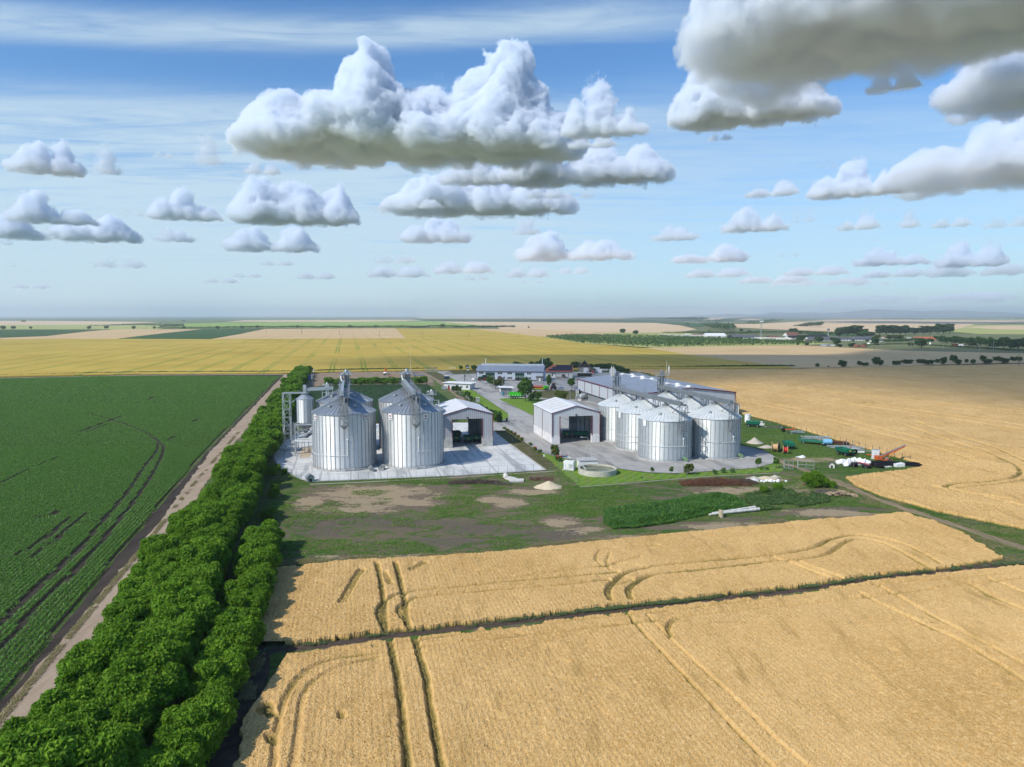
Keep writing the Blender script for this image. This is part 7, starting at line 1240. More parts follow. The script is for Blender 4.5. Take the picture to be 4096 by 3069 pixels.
def brush(name, label, px, py, rx, ry, h, ms, n, seed, L=1.6):
    e = thing(name, label, 'brush pile', (*P(px, py), 0)); r = random.Random(seed)
    for i, m in enumerate(ms):
        b = MB()
        for k in range(n//len(ms)):
            x = r.uniform(-1, 1); y = r.uniform(-1, 1); q = max(0, 1-x*x)*(1-y*y*.7); z = r.uniform(.05, 1)*h*(q*(.75+.5*mnoise.noise((x*3+seed, y*2, 1)))); a = r.uniform(0, 6.28); l = L*r.uniform(.5, 1); b.beam((x*rx-math.cos(a)*l/2, y*ry-math.sin(a)*l/2, max(.02, z-r.uniform(0, .4))), (x*rx+math.cos(a)*l/2, y*ry+math.sin(a)*l/2, z+r.uniform(-.1, .5)), r.uniform(.02, .055))
        b.build('twigs', m, e)
    return e
M_BR1 = flat('dry_red_brush', (.20, .085, .045), .9, var=.4); M_BR2 = flat('dark_brush', (.075, .055, .042), .9, var=.4); M_BR3 = flat('grey_brush', (.16, .125, .10), .9, var=.3)
brush('brush_pile', 'long reddish brown brush pile on the meadow', 2860, 1936, 8.4, 2.4, 1.9, [M_BR1, M_BR1, M_BR2], 3800, 1, 1.2); brush('brush_pile', 'dark tangled brush at the dump end of the reddish pile', 2955, 1932, 4.5, 2.0, 1.6, [M_BR2, M_BR3], 1500, 2, 1.2); brush('brush_pile', 'low bank of dry brown stalks by the pad fence', 1900, 1933, 6.5, 1.3, 1.0, [M_BR3, M_BR2], 2200, 3, .8); brush('brush_pile', 'low dry stalks right of the brown bank', 2010, 1938, 2.4, 1.0, .6, [M_BR3], 320, 4, .8); brush('brush_pile', 'tuft of dry reddish stalks above the sand heap', 2165, 1918, 3.0, 1.6, .6, [M_BR1, M_BR3], 420, 5, .8)
e = thing('rubble_pile', 'scattered pile of bright white rubble at the dump', 'rubble', (*P(3058, 1928), 0)); r = random.Random(2)
for i in range(38): x = r.gauss(0, 2.2); y = r.gauss(0, .6); s = r.uniform(.18, .5); MB().lump((x, y, s*.6), (s, s*.8, s*.7), i, .4, 7, 5, flat=0).build('chunk', M_BAG, e)
e = thing('log_pile', 'pile of grey beams and split logs by the dirt track', 'logs', (*P(3345, 1982), 0), -.15); r = random.Random(8)
for i in range(9): y = r.uniform(.2, 1.9); z = .15+(i//4)*.28; MB().beam((-4.2+r.uniform(-.6, .6), y, z), (.8+r.uniform(-.6, 1), y+r.uniform(-.3, .3), z+.05), .26).build('beam', M_WOOD, e)
for i in range(26): x = r.uniform(-2.2, 4.2); y = r.uniform(-1.2, 1.0); a = r.uniform(-.9, .5); l = r.uniform(.6, 1.5); z = .2+max(0, .9-abs(x-.6)*.28)*r.random(); MB().tube((x-math.cos(a)*l/2, y-math.sin(a)*l/2, z), (x+math.cos(a)*l/2, y+math.sin(a)*l/2, z+r.uniform(-.1, .15)), r.uniform(.16, .3), n=7).build('log', M_LOG, e)
for i, (a0, a1) in enumerate((((2838, 2066), (3036, 2045)), ((2850, 2064), (3020, 2038)))):
    p, q = P(*a0), P(*a1); e = thing('concrete_pole', ('nearer white concrete pole lying on the meadow', 'farther white concrete pole lying on the meadow')[i], 'pole', (p[0], p[1], 0), math.atan2(q[1]-p[1], q[0]-p[0])); L = math.hypot(q[0]-p[0], q[1]-p[1]); MB().tube((0, 0, .55 if i else .4), (L, 0, .45), .22, .36, 12).build('shaft', M_OLDC, e, True); MB().tube((L, 0, .45), (L+.02, 0, .45), .24, n=12).build('bore', M_DARK, e)
e = thing('concrete_block', 'upright tan concrete block across the lying poles', 'block', (*P(2880, 2068), 0), .3); b = MB(); b.obox(0, -.3, 0, .35, 1.1, 1.5); b.build('block', flat('tan_concrete', (.50, .41, .28), .9, var=.2), e)
# ---- lamps, poles, signs, fences
def street_lamp(label, px, py, h=7.0, z=.055, arm=1.6, rz=0.0):
    e = thing('street_lamp', label, 'lamp', (*P(px, py), z), rz, 'slim street lamps of the yard'); b = MB(); b.tube((0, 0, 0), (0, 0, h-.6), .09, .06, 8); b.path([(0, 0, h-.6), (-.15, 0, h-.2), (-.5, 0, h), (-arm, 0, h+.05)], .05, 6); b.build('pole', M_GALV, e); b = MB(); b.obox(-arm-.25, 0, h, .7, .22, .1); b.build('lamp_head', M_WHITE, e); b = MB(); b.obox(0, 0, 0, .35, .35, .25); b.build('foot', M_CONC, e); return e
for px, py, h, lb in ((2352, 1842, 6.6, 'slim street lamp behind the pump house'), (2891, 1877, 7.2, 'slim street lamp before the right end pale silo'), (1975, 1562, 7.4, 'slim street lamp between the yard trees'), (2009, 1566, 7.2, 'slim street lamp standing behind the kiosk'), (2029, 1607, 7.4, 'slim street lamp at the tip of the mown lawn'), (1912, 1604, 5.2, 'thin lamp post by the garden well'), (1783, 1534, 5.0, 'slim street lamp behind the gatehouse roof'), (2280, 1603, 5.5, 'slim street lamp between the right shed and the dry grass')): street_lamp(lb, px, py, h, rz=PI if px in (2029,) else 0)
e = thing('power_pole', 'dark power pole with insulators behind the gatehouse', 'power pole', (*P(1858, 1535), .05)); b = MB(); b.tube((0, 0, 0), (0, 0, 8.5), .2, .13, 8); b.build('shaft', M_WOOD, e); b = MB(); b.beam((-.9, 0, 7.6), (.9, 0, 7.6), .14); b.obox(.35, -.3, 4.2, .6, .5, 1.0); b.beam((0, -.1, 3.0), (.8, -.1, 2.4), .1); b.build('crossarm', M_BLK, e)
e = thing('road_sign', 'dark round sign on a post at the gatehouse', 'sign', (*P(1869, 1567), .03)); MB().tube((0, 0, 0), (0, 0, 3.0), .05, n=6).build('post', M_RAIL, e); b = MB(); b.tube((0, -.04, 3.0), (0, .04, 3.0), .42, n=18); b.build('disc', M_BLK, e)
e = thing('yellow_sign', 'upright yellow board before the gatehouse', 'sign', (*P(1829, 1568), .03)); b = MB(); b.box(-.28, -.03, .5, .28, .03, 2.4); b.build('board', M_YLW, e); b = MB(); b.beam((0, .06, 0), (0, .06, 2.2), .07); b.build('post', M_RAIL, e)
e = thing('lawn_sign', 'small white sign on a stick in the verge', 'sign', (*P(2176, 1838), .03)); b = MB(); b.box(-.22, -.02, .8, .22, .02, 1.35); b.build('board', M_WHITE, e); MB().beam((0, .03, 0), (0, .03, 1.0), .05).build('post', M_RAIL, e)
e = thing('manhole_box', 'small dark box at the road corner by the left shed', 'box', (*P(2027, 1684), .06)); b = MB(); b.obox(0, 0, 0, .8, .6, 1.1); b.build('housing', M_BLK, e); b = MB(); b.obox(0, 0, 1.1, .9, .7, .1); b.build('lid', M_GALD, e)
e = thing('hydrant', 'red, white and blue hydrant at the edge of the concrete', 'hydrant', (*P(2267, 1832), .05)); MB().tube((0, 0, 0), (0, 0, .9), .13, n=8).build('column', M_BLUEP, e); MB().lump((0, 0, .95), (.2, .2, .18), 1, .05).build('cap', M_REDP, e); MB().tube((.2, -.1, .3), (1.2, -.5, .1), .09, n=6).build('hose', M_WHITE, e)
def fence(label, pts, n, h, post=M_GALD, wires=(.3, .75, 1.2, 1.7), z=.0, r=.032, mesh=False):
    w = [Vector((*p, z)) for p in pts]; e = thing('wire_fence', label, 'fence', w[0]); o = w[0]; seg = [(b-a).length for a, b in zip(w[:-1], w[1:])]; T = sum(seg); ps = []
    for i in range(n+1):
        s = T*i/n; k = 0
        while k < len(seg)-1 and s > seg[k]: s -= seg[k]; k += 1
        ps.append(w[k].lerp(w[k+1], min(1, s/seg[k]))-o)
    for p in ps: MB().beam(p, p+Vector((0, 0, h)), r*2).build('post', post, e)
    b = MB(); [b.path([p+Vector((0, 0, k*h/1.8)) for p in ps], .007, 3) for k in wires]; b.build('wire', M_RAIL, e); return e
fence('wire fence with thin posts along the front of the pale pad', PP([(1238,1930),(1400,1924),(1850,1905),(2180,1884),(2235,1880)]), 27, 2.0); fence('curved wire fence round the left end of the pale pad', PP([(1085,1800),(1086,1835),(1112,1872),(1155,1900),(1200,1922),(1238,1930)]), 16, 2.0); fence('short wire fence running down to the lawn corner', PP([(2234,1864),(2270,1897),(2316,1948)]), 9, 2.0); fence('long wire fence along the lawn below the basin', PP([(2316,1948),(2474,1934),(2662,1918),(2843,1904),(3100,1889),(3156,1884)]), 24, 2.0)
fence('dark post fence between the storage strip and the wheat', PP([(2965,1670),(3100,1704),(3250,1743),(3400,1783),(3520,1815),(3640,1846)]), 30, 2.0, M_WOOD, r=.05); fence('dark post fence behind the white bulk bags', PP([(3258,1876),(3290,1874),(3322,1872),(3385,1868),(3440,1862)]), 7, 2.0, M_WOOD); fence('tall wire fence beside the gatehouse and row crop', PP([(1668,1488),(1770,1541),(1870,1610),(1958,1668)]), 26, 2.2); fence('low white post fence at the yard entrance', PP([(1796,1483),(1809,1482),(1822,1481)]), 5, 2.4, M_WHITE, (1.2,), r=.12)
def gate(label, px, py, rz, w, h, x0=0):
    e = thing('steel_gate', label, 'gate', (*P(px, py), 0), rz); b = MB()
    for x in (0, w/2, w): b.beam((x, 0, .1), (x, 0, h), .09)
    for z in (.15, h*.5, h): b.beam((0, 0, z), (w, 0, z), .08)
    b.build('frame', M_GALV, e); b = MB(); [b.beam((x, 0, .15), (x, 0, h), .015) for x in np.arange(.2, w, .3)]; b.build('wire_mesh', M_RAIL, e); b = MB(); b.beam((w+.15, 0, 0), (w+.15, 0, h+.15), .14); b.build('gate_post', M_GALV, e)
gate('open steel gate leaf left of the dirt track', 3172, 1879, 2.2, 2.6, 2.2); gate('open steel gate leaf right of the dirt track', 3256, 1878, 2.75, 4.0, 2.2); gate('white steel gate across the yard entrance', 1700, 1488, .05, 8.5, 2.4); gate('second white gate frame behind the yard entrance gate', 1702, 1485, .05, 8.5, 2.6)
e = thing('white_frame_post', 'white goal-like post at the bare yard, nearer of two', 'post', (*P(1248, 1516), 0)); b = MB(); b.beam((0, 0, 0), (0, 0, 3.0), .3); b.beam((0, 0, 2.9), (1.4, .5, 2.2), .25); b.build('post', M_WHITE, e); e = thing('white_frame_post', 'taller white bent post at the bare yard, farther of two', 'post', (*P(1254, 1502), 0)); b = MB(); b.beam((0, 0, 0), (0, 0, 4.2), .35); b.beam((0, 0, 4.1), (1.6, .5, 3.2), .25); b.build('post', M_WHITE, e)
box_thing('pit_cover', 'white block standing between the left silos', 'block', 1512, 1742, .1, 3.0, 1.6, 1.6, M_WHITE, pz=.1)
# ================================================================ the plain beyond: trees, village, hills
def Z6(x, y): return (3200 + x/2.469, 1200 + y/2.469)
def Z5(x, y): return (2500 + x/2.765, 1200 + y/2.765)
def ftree(key, label, px, ytop, ybase, wpx=None, group=None, name='tree', cat='tree'):
    """a tree whose crown top and foot are seen at these photo rows"""
    H0 = {'dark': 8.2, 'broad': 6.5, 'popl': 19.5, 'far0': 5.8, 'far1': 5.8, 'far2': 5.8, 'yell': 5.6}[key[:4] if key[:3] != 'far' and key[:5] != 'broad' else ('broad' if key[:5] == 'broad' else key)]
    x, y = P(px, ybase); h = (ybase-ytop)/FPX*y; s = h/H0; cw = {'dark': 8.4, 'broad': 5, 'popl': 10.4, 'far0': 6.4, 'far1': 6.4, 'far2': 6.4, 'yell': 4.6}[key[:4] if key[:3] != 'far' and key[:5] != 'broad' else ('broad' if key[:5] == 'broad' else key)]
    e = plant(key, name, label, cat, (x, y, .3), s, group, h/H0)
    if wpx: k = wpx/FPX*y/cw; e.scale = (k, k, s)
    return e
# roadside trees on the right, left to right
RT_ = [(170,635,672,40),(280,655,672,26),(418,605,672,84),(585,608,655,42),(640,622,662,66),(750,573,650,70),(797,600,660,48),(950,605,655,80),(1060,595,640,100),(1200,592,635,92),(1265,597,650,96),(1357,590,630,50),(1415,573,652,58),(1515,550,628,66),(1558,592,648,62),(1643,590,630,34),(1708,592,640,46),(1805,557,617,58),(1853,590,637,80),(1950,565,614,82),(2015,580,632,88),(2103,567,612,62),(2160,565,617,60)]
RL = ['small round bush at the left end of the roadside row', 'tiny low bush after the first roadside bush', 'full round tree with a short trunk, left in the roadside row', 'smaller twin of the pair beside the full round tree', 'wider twin of the pair beside the full round tree', 'tallest dark tree in the left half of the roadside row', 'narrow tree leaning on the tallest left one', 'loose wide tree alone on the road verge', 'ragged wide tree with a low side branch', 'spreading tree overlapping its neighbour on the road', 'broader of the two overlapping spreading trees', 'small egg-shaped tree on the road verge', 'tall oval dark tree on the road verge', 'tall tiered tree in the middle of the roadside row', 'low dark tree at the foot of the tiered tree', 'little upright bush between roadside trees', 'small dark tree right of the little upright bush', 'upright oval tree farther right along the road', 'wide low tree beside the upright oval one', 'wide flat tree toward the right picture edge', 'wide dark tree overlapping the flat one', 'dense tree second from the right picture edge', 'dark round tree nearest the right picture edge']
for i, (x, yt, yb, w) in enumerate(RT_): px, yt_ = Z6(x, yt); ftree('dark%d' % (i % 3), RL[i], px, yt_, Z6(x, yb)[1], w/2.469, 'trees along the country road', 'roadside_tree')
# lone round trees on the hedge line far left
for i, (x, y, w) in enumerate([(21,146,28),(85,146,26),(195,146,18),(563,146,24),(672,144,26),(845,145,24),(976,145,18),(1161,144,20),(1375,145,22),(1528,143,22),(1628,141,24),(1879,139,20)]):
    ftree('dark%d' % (i % 3), 'distant round tree standing on the far field boundary', x/1.58, 1220+(y-w*.42)/1.58, 1220+(y+w*.42)/1.58, w/1.58, 'round trees on the far boundary', 'far_tree')
for i, (x, y, w) in enumerate([(316,137,20),(479,136,18),(902,134,28),(986,139,20),(1156,139,20),(1445,142,12),(2038,168,34),(2121,177,34)]):
    ftree('dark%d' % (i % 3), 'distant round tree standing on the far field boundary', 1200+x/1.58, 1220+(y-w*.42)/1.58, 1220+(y+w*.42)/1.58, w/1.58, 'round trees on the far boundary', 'far_tree')
for i, (px, yt, yb, w, lb) in enumerate([(94,1280,1290,18,'lonely bush group on the far pale field'),(345,1279,1285,10,'small far bush on the dark strip'),(733,1281,1287,22,'flat far tree group left of centre')]): ftree('far%d' % i, lb, px, yt, yb, w, None, 'far_tree')
ZT = [(930,333,352,18,'small dark bush at the pale field edge'),(1285,322,360,40,'grey green round tree behind the white hall'),(1380,340,366,60,'dark tree group behind the dark shed'),(1465,343,368,32,'round tree left of the radio mast'),(1860,318,366,95,'large dark tree over the red roofed barn'),(1940,345,380,60,'lighter tree right of the large dark one'),(690,258,276,40,'round tree in the far shallow valley'),(1575,405,440,26,'small tree before the small red roof'),(1945,398,468,95,'dark garden tree between cottages'),(2145,412,470,90,'dark tree at the end of the cottages'),(2010,470,512,40,'dark bush at the field corner by the cottages'),(2125,708,752,40,'round bush where the road starts'),(1910,480,506,28,'little dark bush at the field edge')]
for i, (x, yt, yb, w, lb) in enumerate(ZT): px, a = Z5(x, yt); ftree('dark%d' % (i % 3), lb, px, a, Z5(x, yb)[1], w/2.765, None, 'village_tree')
PO = [(390,272,365,80),(470,258,362,110),(560,252,360,120),(630,285,362,80),(785,252,352,80),(850,246,352,90),(920,250,352,90),(990,258,352,90),(1045,252,350,90),(1130,272,348,90),(1215,258,346,90),(1280,255,342,80),(1360,236,342,90),(1420,240,342,80),(1475,235,336,84)]
for i, (x, yt, yb, w) in enumerate(PO): px, a = Z6(x, yt); ftree('poplar%d' % (i % 2), 'tall broad poplar in the grove behind the village', px, a, Z6(x, yb)[1], w/2.469, 'poplars of the village grove', 'poplar')
VT = [(375,290,372,60),(610,315,372,110),(660,330,372,60),(740,375,448,70),(1195,385,482,104),(960,345,398,120),(700,320,366,70),(760,345,392,60),(880,350,394,50),(1400,360,430,70),(1450,372,436,80),(1520,365,440,80),(1580,372,445,80),(1640,378,450,80),(1700,380,455,90),(1780,374,460,100),(1840,385,470,90),(1880,376,450,50),(1920,400,482,110),(2010,376,490,110),(2080,395,492,90),(2150,392,492,100),(2230,385,492,110),(360,385,452,70),(510,430,470,70),(630,435,470,50),(390,440,472,50),(180,372,420,80),(330,372,412,60),(68,425,456,34),(525,395,412,30),(660,392,412,40),(1090,425,462,50),(1290,385,420,60),(1340,360,395,70)]
for i, (x, yt, yb, w) in enumerate(VT): px, a = Z6(x, yt); ftree(('dark%d' % (i % 3)) if i not in (2, 5, 7) else 'yellow%d' % (i % 2), 'single dark tree on the pasture before the white tent' if i == 4 else 'pale green willow beside the red roof' if i == 5 else 'dark garden tree among the village houses', px, a, Z6(x, yb)[1], w/2.469, None if i in (4, 5) else 'garden trees of the village', 'village_tree')
# hedges, valley woods, orchard and the wooded horizon, each one mass
def mass(name, label, pts, h, n, leaf, m, seed, w=6.0):
    r = np.random.default_rng(seed); x, y = scatter_line(smooth_line([Vector(p) for p in PP(pts)], 4), w, n, seed); hh = h*(.55+.6*vnoise(x*.03+seed, y*.03, seed)); z = hh*r.random(n)**.7; a = r.random(n)*6.28; s = leaf*(.6+.8*r.random(n)); t = r.normal(size=(n, 3)); t[:, 2] += .4; t /= np.linalg.norm(t, axis=1)[:, None]
    u = np.cross(t, np.stack([np.cos(a), np.sin(a), 0*a], 1)); v = np.cross(t, u); c = np.stack([x, y, z+.3], 1); vs = np.stack([c-u*s[:, None], c-v*s[:, None]*.6, c+u*s[:, None], c+v*s[:, None]*.6], 1).reshape(-1, 3)
    return tag(np_mesh(name, vs, np.arange(n*4).reshape(n, 4), m, attrs={'tone': np.repeat(r.random(n), 4)}), label, 'hedge', None, 'stuff')
mass('hedgerow', 'long dark hedge across the far fields', [(630,1313),(900,1312),(1200,1311.5),(1600,1311.5),(2060,1313.5)], 8, 9000, 3.2, M_DARKL, 1); mass('hedgerow', 'broken hedge left of the long one', [(360,1304),(560,1301),(730,1303),(640,1312)], 7, 3000, 3.2, M_DARKL, 2); mass('hedgerow', 'dark hedge along the barley field edge', [(2490,1473.5),(2800,1472),(3180,1470)], 1.6, 4000, .8, M_DARKL, 3, 3); mass('hedgerow', 'grassy bank along the near edge of the barley', [(-300,1510),(0,1505.5),(560,1494.5),(1125,1491.5),(1400,1484.5),(1750,1479)], 1.0, 16000, .7, M_WEED, 4, 4)
mass('valley_wood', 'tree belt down the far shallow valley', [Z5(880, 268), Z5(950, 290), Z5(1030, 322), Z5(1100, 352)], 15, 2600, 5.5, M_DARKL, 5, 60); mass('valley_wood', 'woods along the far green pasture', [Z5(70, 205), Z5(300, 214), Z5(560, 222), Z5(760, 232)], 24, 3200, 9, M_DARKL, 6, 260); mass('valley_wood', 'bushy slope beyond the valley', [Z5(900, 245), Z5(1050, 240), Z5(1250, 215), Z5(1500, 205)], 16, 900, 9, M_DARKL, 7, 160); mass('valley_wood', 'dark scrub before the pale field', [Z5(1400, 268), Z5(1550, 250), Z5(1700, 236)], 14, 900, 8, M_DARKL, 8, 80); mass('valley_wood', 'small wood in the pale field', [Z5(1900, 292), Z5(2020, 294), Z5(2140, 298)], 20, 900, 6, M_DARKL, 9, 40)
mass('field_trees', 'thin line of trees across the far right fields', [Z6(670, 190), Z6(1140, 190), Z6(1500, 189), Z6(2300, 188)], 16, 2600, 8, M_DARKL, 10, 40); mass('field_trees', 'dark strips of trees near the right horizon', [Z6(20, 176), Z6(400, 165), Z6(900, 160), Z6(2300, 158)], 18, 2600, 14, M_DARKL, 11, 200); mass('village_hedge', 'low hedges along the village road', [Z6(430, 380), Z6(830, 415), Z6(1350, 400), Z6(1900, 430), Z6(2300, 440)], 5, 5000, 2.0, M_DARKL, 12, 14); mass('village_hedge', 'weedy fence line on the dark pasture', [Z6(500, 462), Z6(1000, 440), Z6(1500, 470), Z6(2300, 525)], 2.4, 3000, 1.2, M_DARKL, 13, 6); mass('road_bushes', 'green belt behind the white walled yard', [Z5(440, 366), Z5(760, 366), Z5(1160, 380), Z5(1800, 372), Z5(2212, 392)], 6, 5000, 2.2, M_DARKL, 14, 40); mass('wooded_horizon', 'thin dark wooded line along the horizon', [(-500,1267.6),(700,1267.4),(1400,1267.2),(2300,1267),(3200,1267),(4600,1266.8)], 26, 9000, 26, M_DARKL, 15, 700)
OR = PP([(2180,1350),(2300,1343),(2640,1348),(2850,1355),(3300,1374),(3180,1380),(2900,1384),(2620,1390),(2340,1374)]); r = np.random.default_rng(3); bx, by = [], []
ua = np.arange(-200, 1400, 15.0); va = np.arange(900, 1900, 9.0); A, B = np.meshgrid(ua, va); ca, sa = math.cos(.5), math.sin(.5); X = (A*ca-(B-1300)*sa*.3).ravel(); Y = (B+A*.12).ravel(); k = inside(OR, X, Y) & (vnoise(X*.012, Y*.012, 2) > .22); X, Y = X[k], Y[k]; n0 = len(X); m_ = 11; X = np.repeat(X, m_)+r.normal(size=n0*m_)*1.8; Y = np.repeat(Y, m_)+r.normal(size=n0*m_)*1.8; Zz = .4+r.random(n0*m_)*4.2; n = len(X); t = r.normal(size=(n, 3)); t[:, 2] += .5; t /= np.linalg.norm(t, axis=1)[:, None]; u = np.cross(t, r.normal(size=(n, 3))); u /= np.linalg.norm(u, axis=1)[:, None]; v = np.cross(t, u); c = np.stack([X, Y, Zz], 1); vs = np.stack([c-u*1.3, c-v*.9, c+u*1.3, c+v*.9], 1).reshape(-1, 3)
tag(np_mesh('orchard', vs, np.arange(n*4).reshape(n, 4), M_DARKL, attrs={'tone': np.repeat(r.random(n), 4)}), 'rows of low orchard trees beyond the barley field', 'orchard', None, 'stuff')
# power poles in the fields
PWP = [(x/1.58, 1220+y0/1.58, 1220+y1/1.58) for x, y0, y1 in [(923,120,160),(1088,130,163),(1685,140,180),(1908,155,190),(2146,160,195)]] + [(1200+x/1.58, 1220+y0/1.58, 1220+y1/1.58) for x, y0, y1 in [(13,158,190),(250,160,194),(503,168,205),(775,174,208),(1068,172,207),(1379,175,212),(1717,182,214)]]
for px, a, b_ in PWP:
    x, y = P(px, b_); h = min(13, (b_-a)/FPX*y); e = thing('power_pole', 'slender power pole of the line crossing the far fields', 'power pole', (x, y, .5), 0, 'power poles across the far fields'); MB().tube((0, 0, 0), (0, 0, h), .30, .2, 6).build('shaft', M_WOOD, e); b = MB(); b.beam((-1.4, 0, h-.8), (1.4, 0, h-.8), .25); b.build('crossarm', M_WOOD, e)
for i, (x, a, b_) in enumerate([(800,432,465),(1095,428,476),(1413,448,490),(1772,462,510),(1908,412,498),(2182,480,530),(2160,540,662),(735,485,503)]):
    px, yt = Z6(x, a); yb = Z6(x, b_)[1]; X, Y = P(px, yb); h = (yb-yt)/FPX*Y; e = thing('power_pole', ('pale pole on the pasture left of the single tree','pale pole before the village houses','pale pole right of the white tent','thin pale pole before the dark tree belt','tall concrete pole before the dark tree belt','pole at the right picture edge on the pasture','tall thin pole beside the rightmost roadside tree','short dark post on the pale field edge')[i], 'power pole', (X, Y, .2)); MB().tube((0, 0, 0), (0, 0, h), .22, .16, 6).build('shaft', M_CONC if i < 6 else M_WOOD, e); b = MB(); b.beam((-.8, 0, h-.5), (.8, 0, h-.5), .2); b.build('crossarm', M_GALD, e)
# village buildings
def house(name, label, zf, x0, x1, ybot, yeave, yridge, wall, roof, depth=None, cat='house', gap=0, rz=0.0, wins=0, group=None):
    """gabled building whose front spans x0..x1 at these rows of the zoomed photo"""
    a, b_ = zf(x0, ybot), zf(x1, ybot); p, q = P(*a), P(*b_); w = abs(q[0]-p[0]); Y = p[1]; k = Y/FPX; he = (ybot-yeave)/ (2.469 if zf is Z6 else 2.765)*k; hr = (ybot-yridge)/(2.469 if zf is Z6 else 2.765)*k; d = depth or w*.6; hr = max(hr-d*.5*41/Y, he+d*.12)
    e = thing(name, label, cat, (p[0], Y, .2), rz, group); m = MB(); m.box(0, 0, 0, w, d, he); m.add([(0, 0, he), (0, d, he), (0, d/2, hr-.2), (w, 0, he), (w, d, he), (w, d/2, hr-.2)], [(0, 2, 1), (3, 4, 5)]); m.build('wall', wall, e)
    o = .5; m = MB()
    for y0, y1 in ((-o, d/2), (d+o, d/2)): s = [(-o, y0, he-.25), (w+o, y0, he-.25), (w+o, y1, hr), (-o, y1, hr)]; m.add(s+[(x, y, z+.3) for x, y, z in s], [(0, 1, 2, 3), (7, 6, 5, 4), (0, 4, 5, 1), (1, 5, 6, 2), (2, 6, 7, 3), (3, 7, 4, 0)])
    m.build('roof', roof, e); m = MB()
    if wins:
        for i in range(wins): x = w*(i+.5)/wins; m.box(x-.7, -.06, he*.35, x+.7, -.01, he*.35+1.3)
        m.build('window', M_DARK, e)
    else: m.box(w*.6, -.06, 0, w*.6+min(4, w*.25), -.01, he*.7); m.build('door', M_DARK, e)
    return e
M_SLATE = flat('slate_roof', (.10, .11, .125), .6, var=.2); M_TILEO = flat('orange_tile', (.48, .13, .05), .8, var=.2); M_TILEB = flat('brown_tile', (.20, .085, .055), .85, var=.3); M_CREAM = flat('cream_wall', (.62, .56, .48), .85)
house('white_hall', 'bright white gabled hall beyond the orchard', Z5, 908, 1120, 424, 398, 370, M_WHITE, M_WHITE, 30, 'hall'); house('dark_shed', 'long shed with a grey roof and dark open front', Z5, 1190, 1300, 434, 410, 388, M_DARK, M_SLATE, 30, 'shed'); house('grey_roof_house', 'white gabled house joined to the grey roofed shed', Z5, 1310, 1490, 434, 416, 392, M_WHITE, M_SLATE, 30); house('red_roof_shed', 'low shed with a long brown roof left of the white hall', Z5, 770, 905, 404, 398, 380, M_CREAM, M_TILEB, 30, 'shed'); house('red_roof_house', 'small house with a brown tiled roof and white gable', Z5, 1590, 1710, 432, 420, 400, M_WHITE, M_TILEB, 20); house('red_roof_barn', 'large barn with a brown red roof', Z5, 1800, 1930, 404, 392, 360, M_WHITE, M_TILEB, 26, 'barn'); house('cottage', 'cream cottage with dark roof, left of two', Z5, 1875, 1950, 466, 448, 432, M_CREAM, M_WOOD, 12, wins=2); house('cottage', 'cream cottage with dark roof, right of two', Z5, 2000, 2110, 472, 452, 434, M_CREAM, M_WOOD, 12, wins=3); house('long_dark_barn', 'long dark roofed barn behind the cottages', Z5, 1820, 2140, 436, 420, 398, M_WHITE, M_DARK, 26, 'barn', wins=4)
house('long_barn', 'long white barn with a slate roof, leftmost', Z6, 95, 415, 410, 398, 366, M_WHITE, M_SLATE, 24, 'barn', wins=5, group='long white barns'); house('long_barn', 'long white barn in the middle of the white barns', Z6, 420, 700, 408, 390, 376, M_WHITE, M_SLATE, 20, 'barn', wins=9, group='long white barns'); house('long_barn', 'short white barn with a slate roof at the right of the barns', Z6, 735, 825, 417, 403, 388, M_WHITE, M_SLATE, 16, 'barn', wins=3, group='long white barns'); house('long_barn', 'slate roof seen behind the middle white barn', Z6, 560, 720, 384, 378, 368, M_WHITE, M_SLATE, 20, 'barn', wins=3, group='long white barns'); house('dark_long_roof', 'long black roofed shed at the left of the village', Z6, 0, 285, 368, 362, 354, M_WOOD, M_DARK, 20, 'shed')
house('orange_roof_house', 'house with a bright orange hipped roof', Z6, 1155, 1345, 405, 396, 368, M_CREAM, M_TILEO, 22); house('small_white_house', 'small white house left of the orange roof', Z6, 1072, 1122, 396, 388, 376, M_WHITE, M_WHITE, 9, wins=1); house('old_red_house', 'old house with pale wall and reddish roof', Z6, 838, 925, 384, 374, 362, M_CREAM, M_TILEB, 14); house('hidden_brown_roof', 'brown roof among the dark trees on the right', Z6, 1690, 1760, 455, 446, 434, M_WOOD, M_TILEB, 14); house('edge_red_roof', 'red roof at the right picture edge among trees', Z6, 2125, 2210, 430, 420, 406, M_CREAM, M_TILEB, 16)
X, Y = P(*Z6(175, 458)); e = thing('metal_silo_tank', 'pale corrugated water tank at the field corner', 'tank', (X+10, Y, .2)); MB().lathe([(17, 0), (17, 5.4), (15, 6.0), (0, 6.4)], 28).build('tank', M_GALV, e, True); b = MB(); b.box(14, -12, 0, 29, 0, 5.2); b.build('annex', M_PLINW, e)
X, Y = P(*Z6(1285, 445)); e = thing('white_tent', 'small pointed white tent on the dark pasture', 'tent', (X, Y, .2)); MB().lathe([(6.0, 0), (3.0, 3), (.3, 10.5), (0, 10.8)], 8).build('canvas', M_WHITE, e); b = MB(); b.box(-7, -1, 0, 6, 1, 2.2); b.build('skirt', M_OLDC, e)
X, Y = P(*Z6(678, 438)); e = thing('white_dome', 'white dome shaped cover on the pasture', 'dome', (X, Y, .2)); MB().lump((0, 0, 0), (7, 5, 6), 3, .1, flat=0).build('cover', M_WHITE, e, True); b = MB(); b.box(-7.2, -.3, 0, -5.6, .3, 2.5); b.build('door', M_DARK, e)
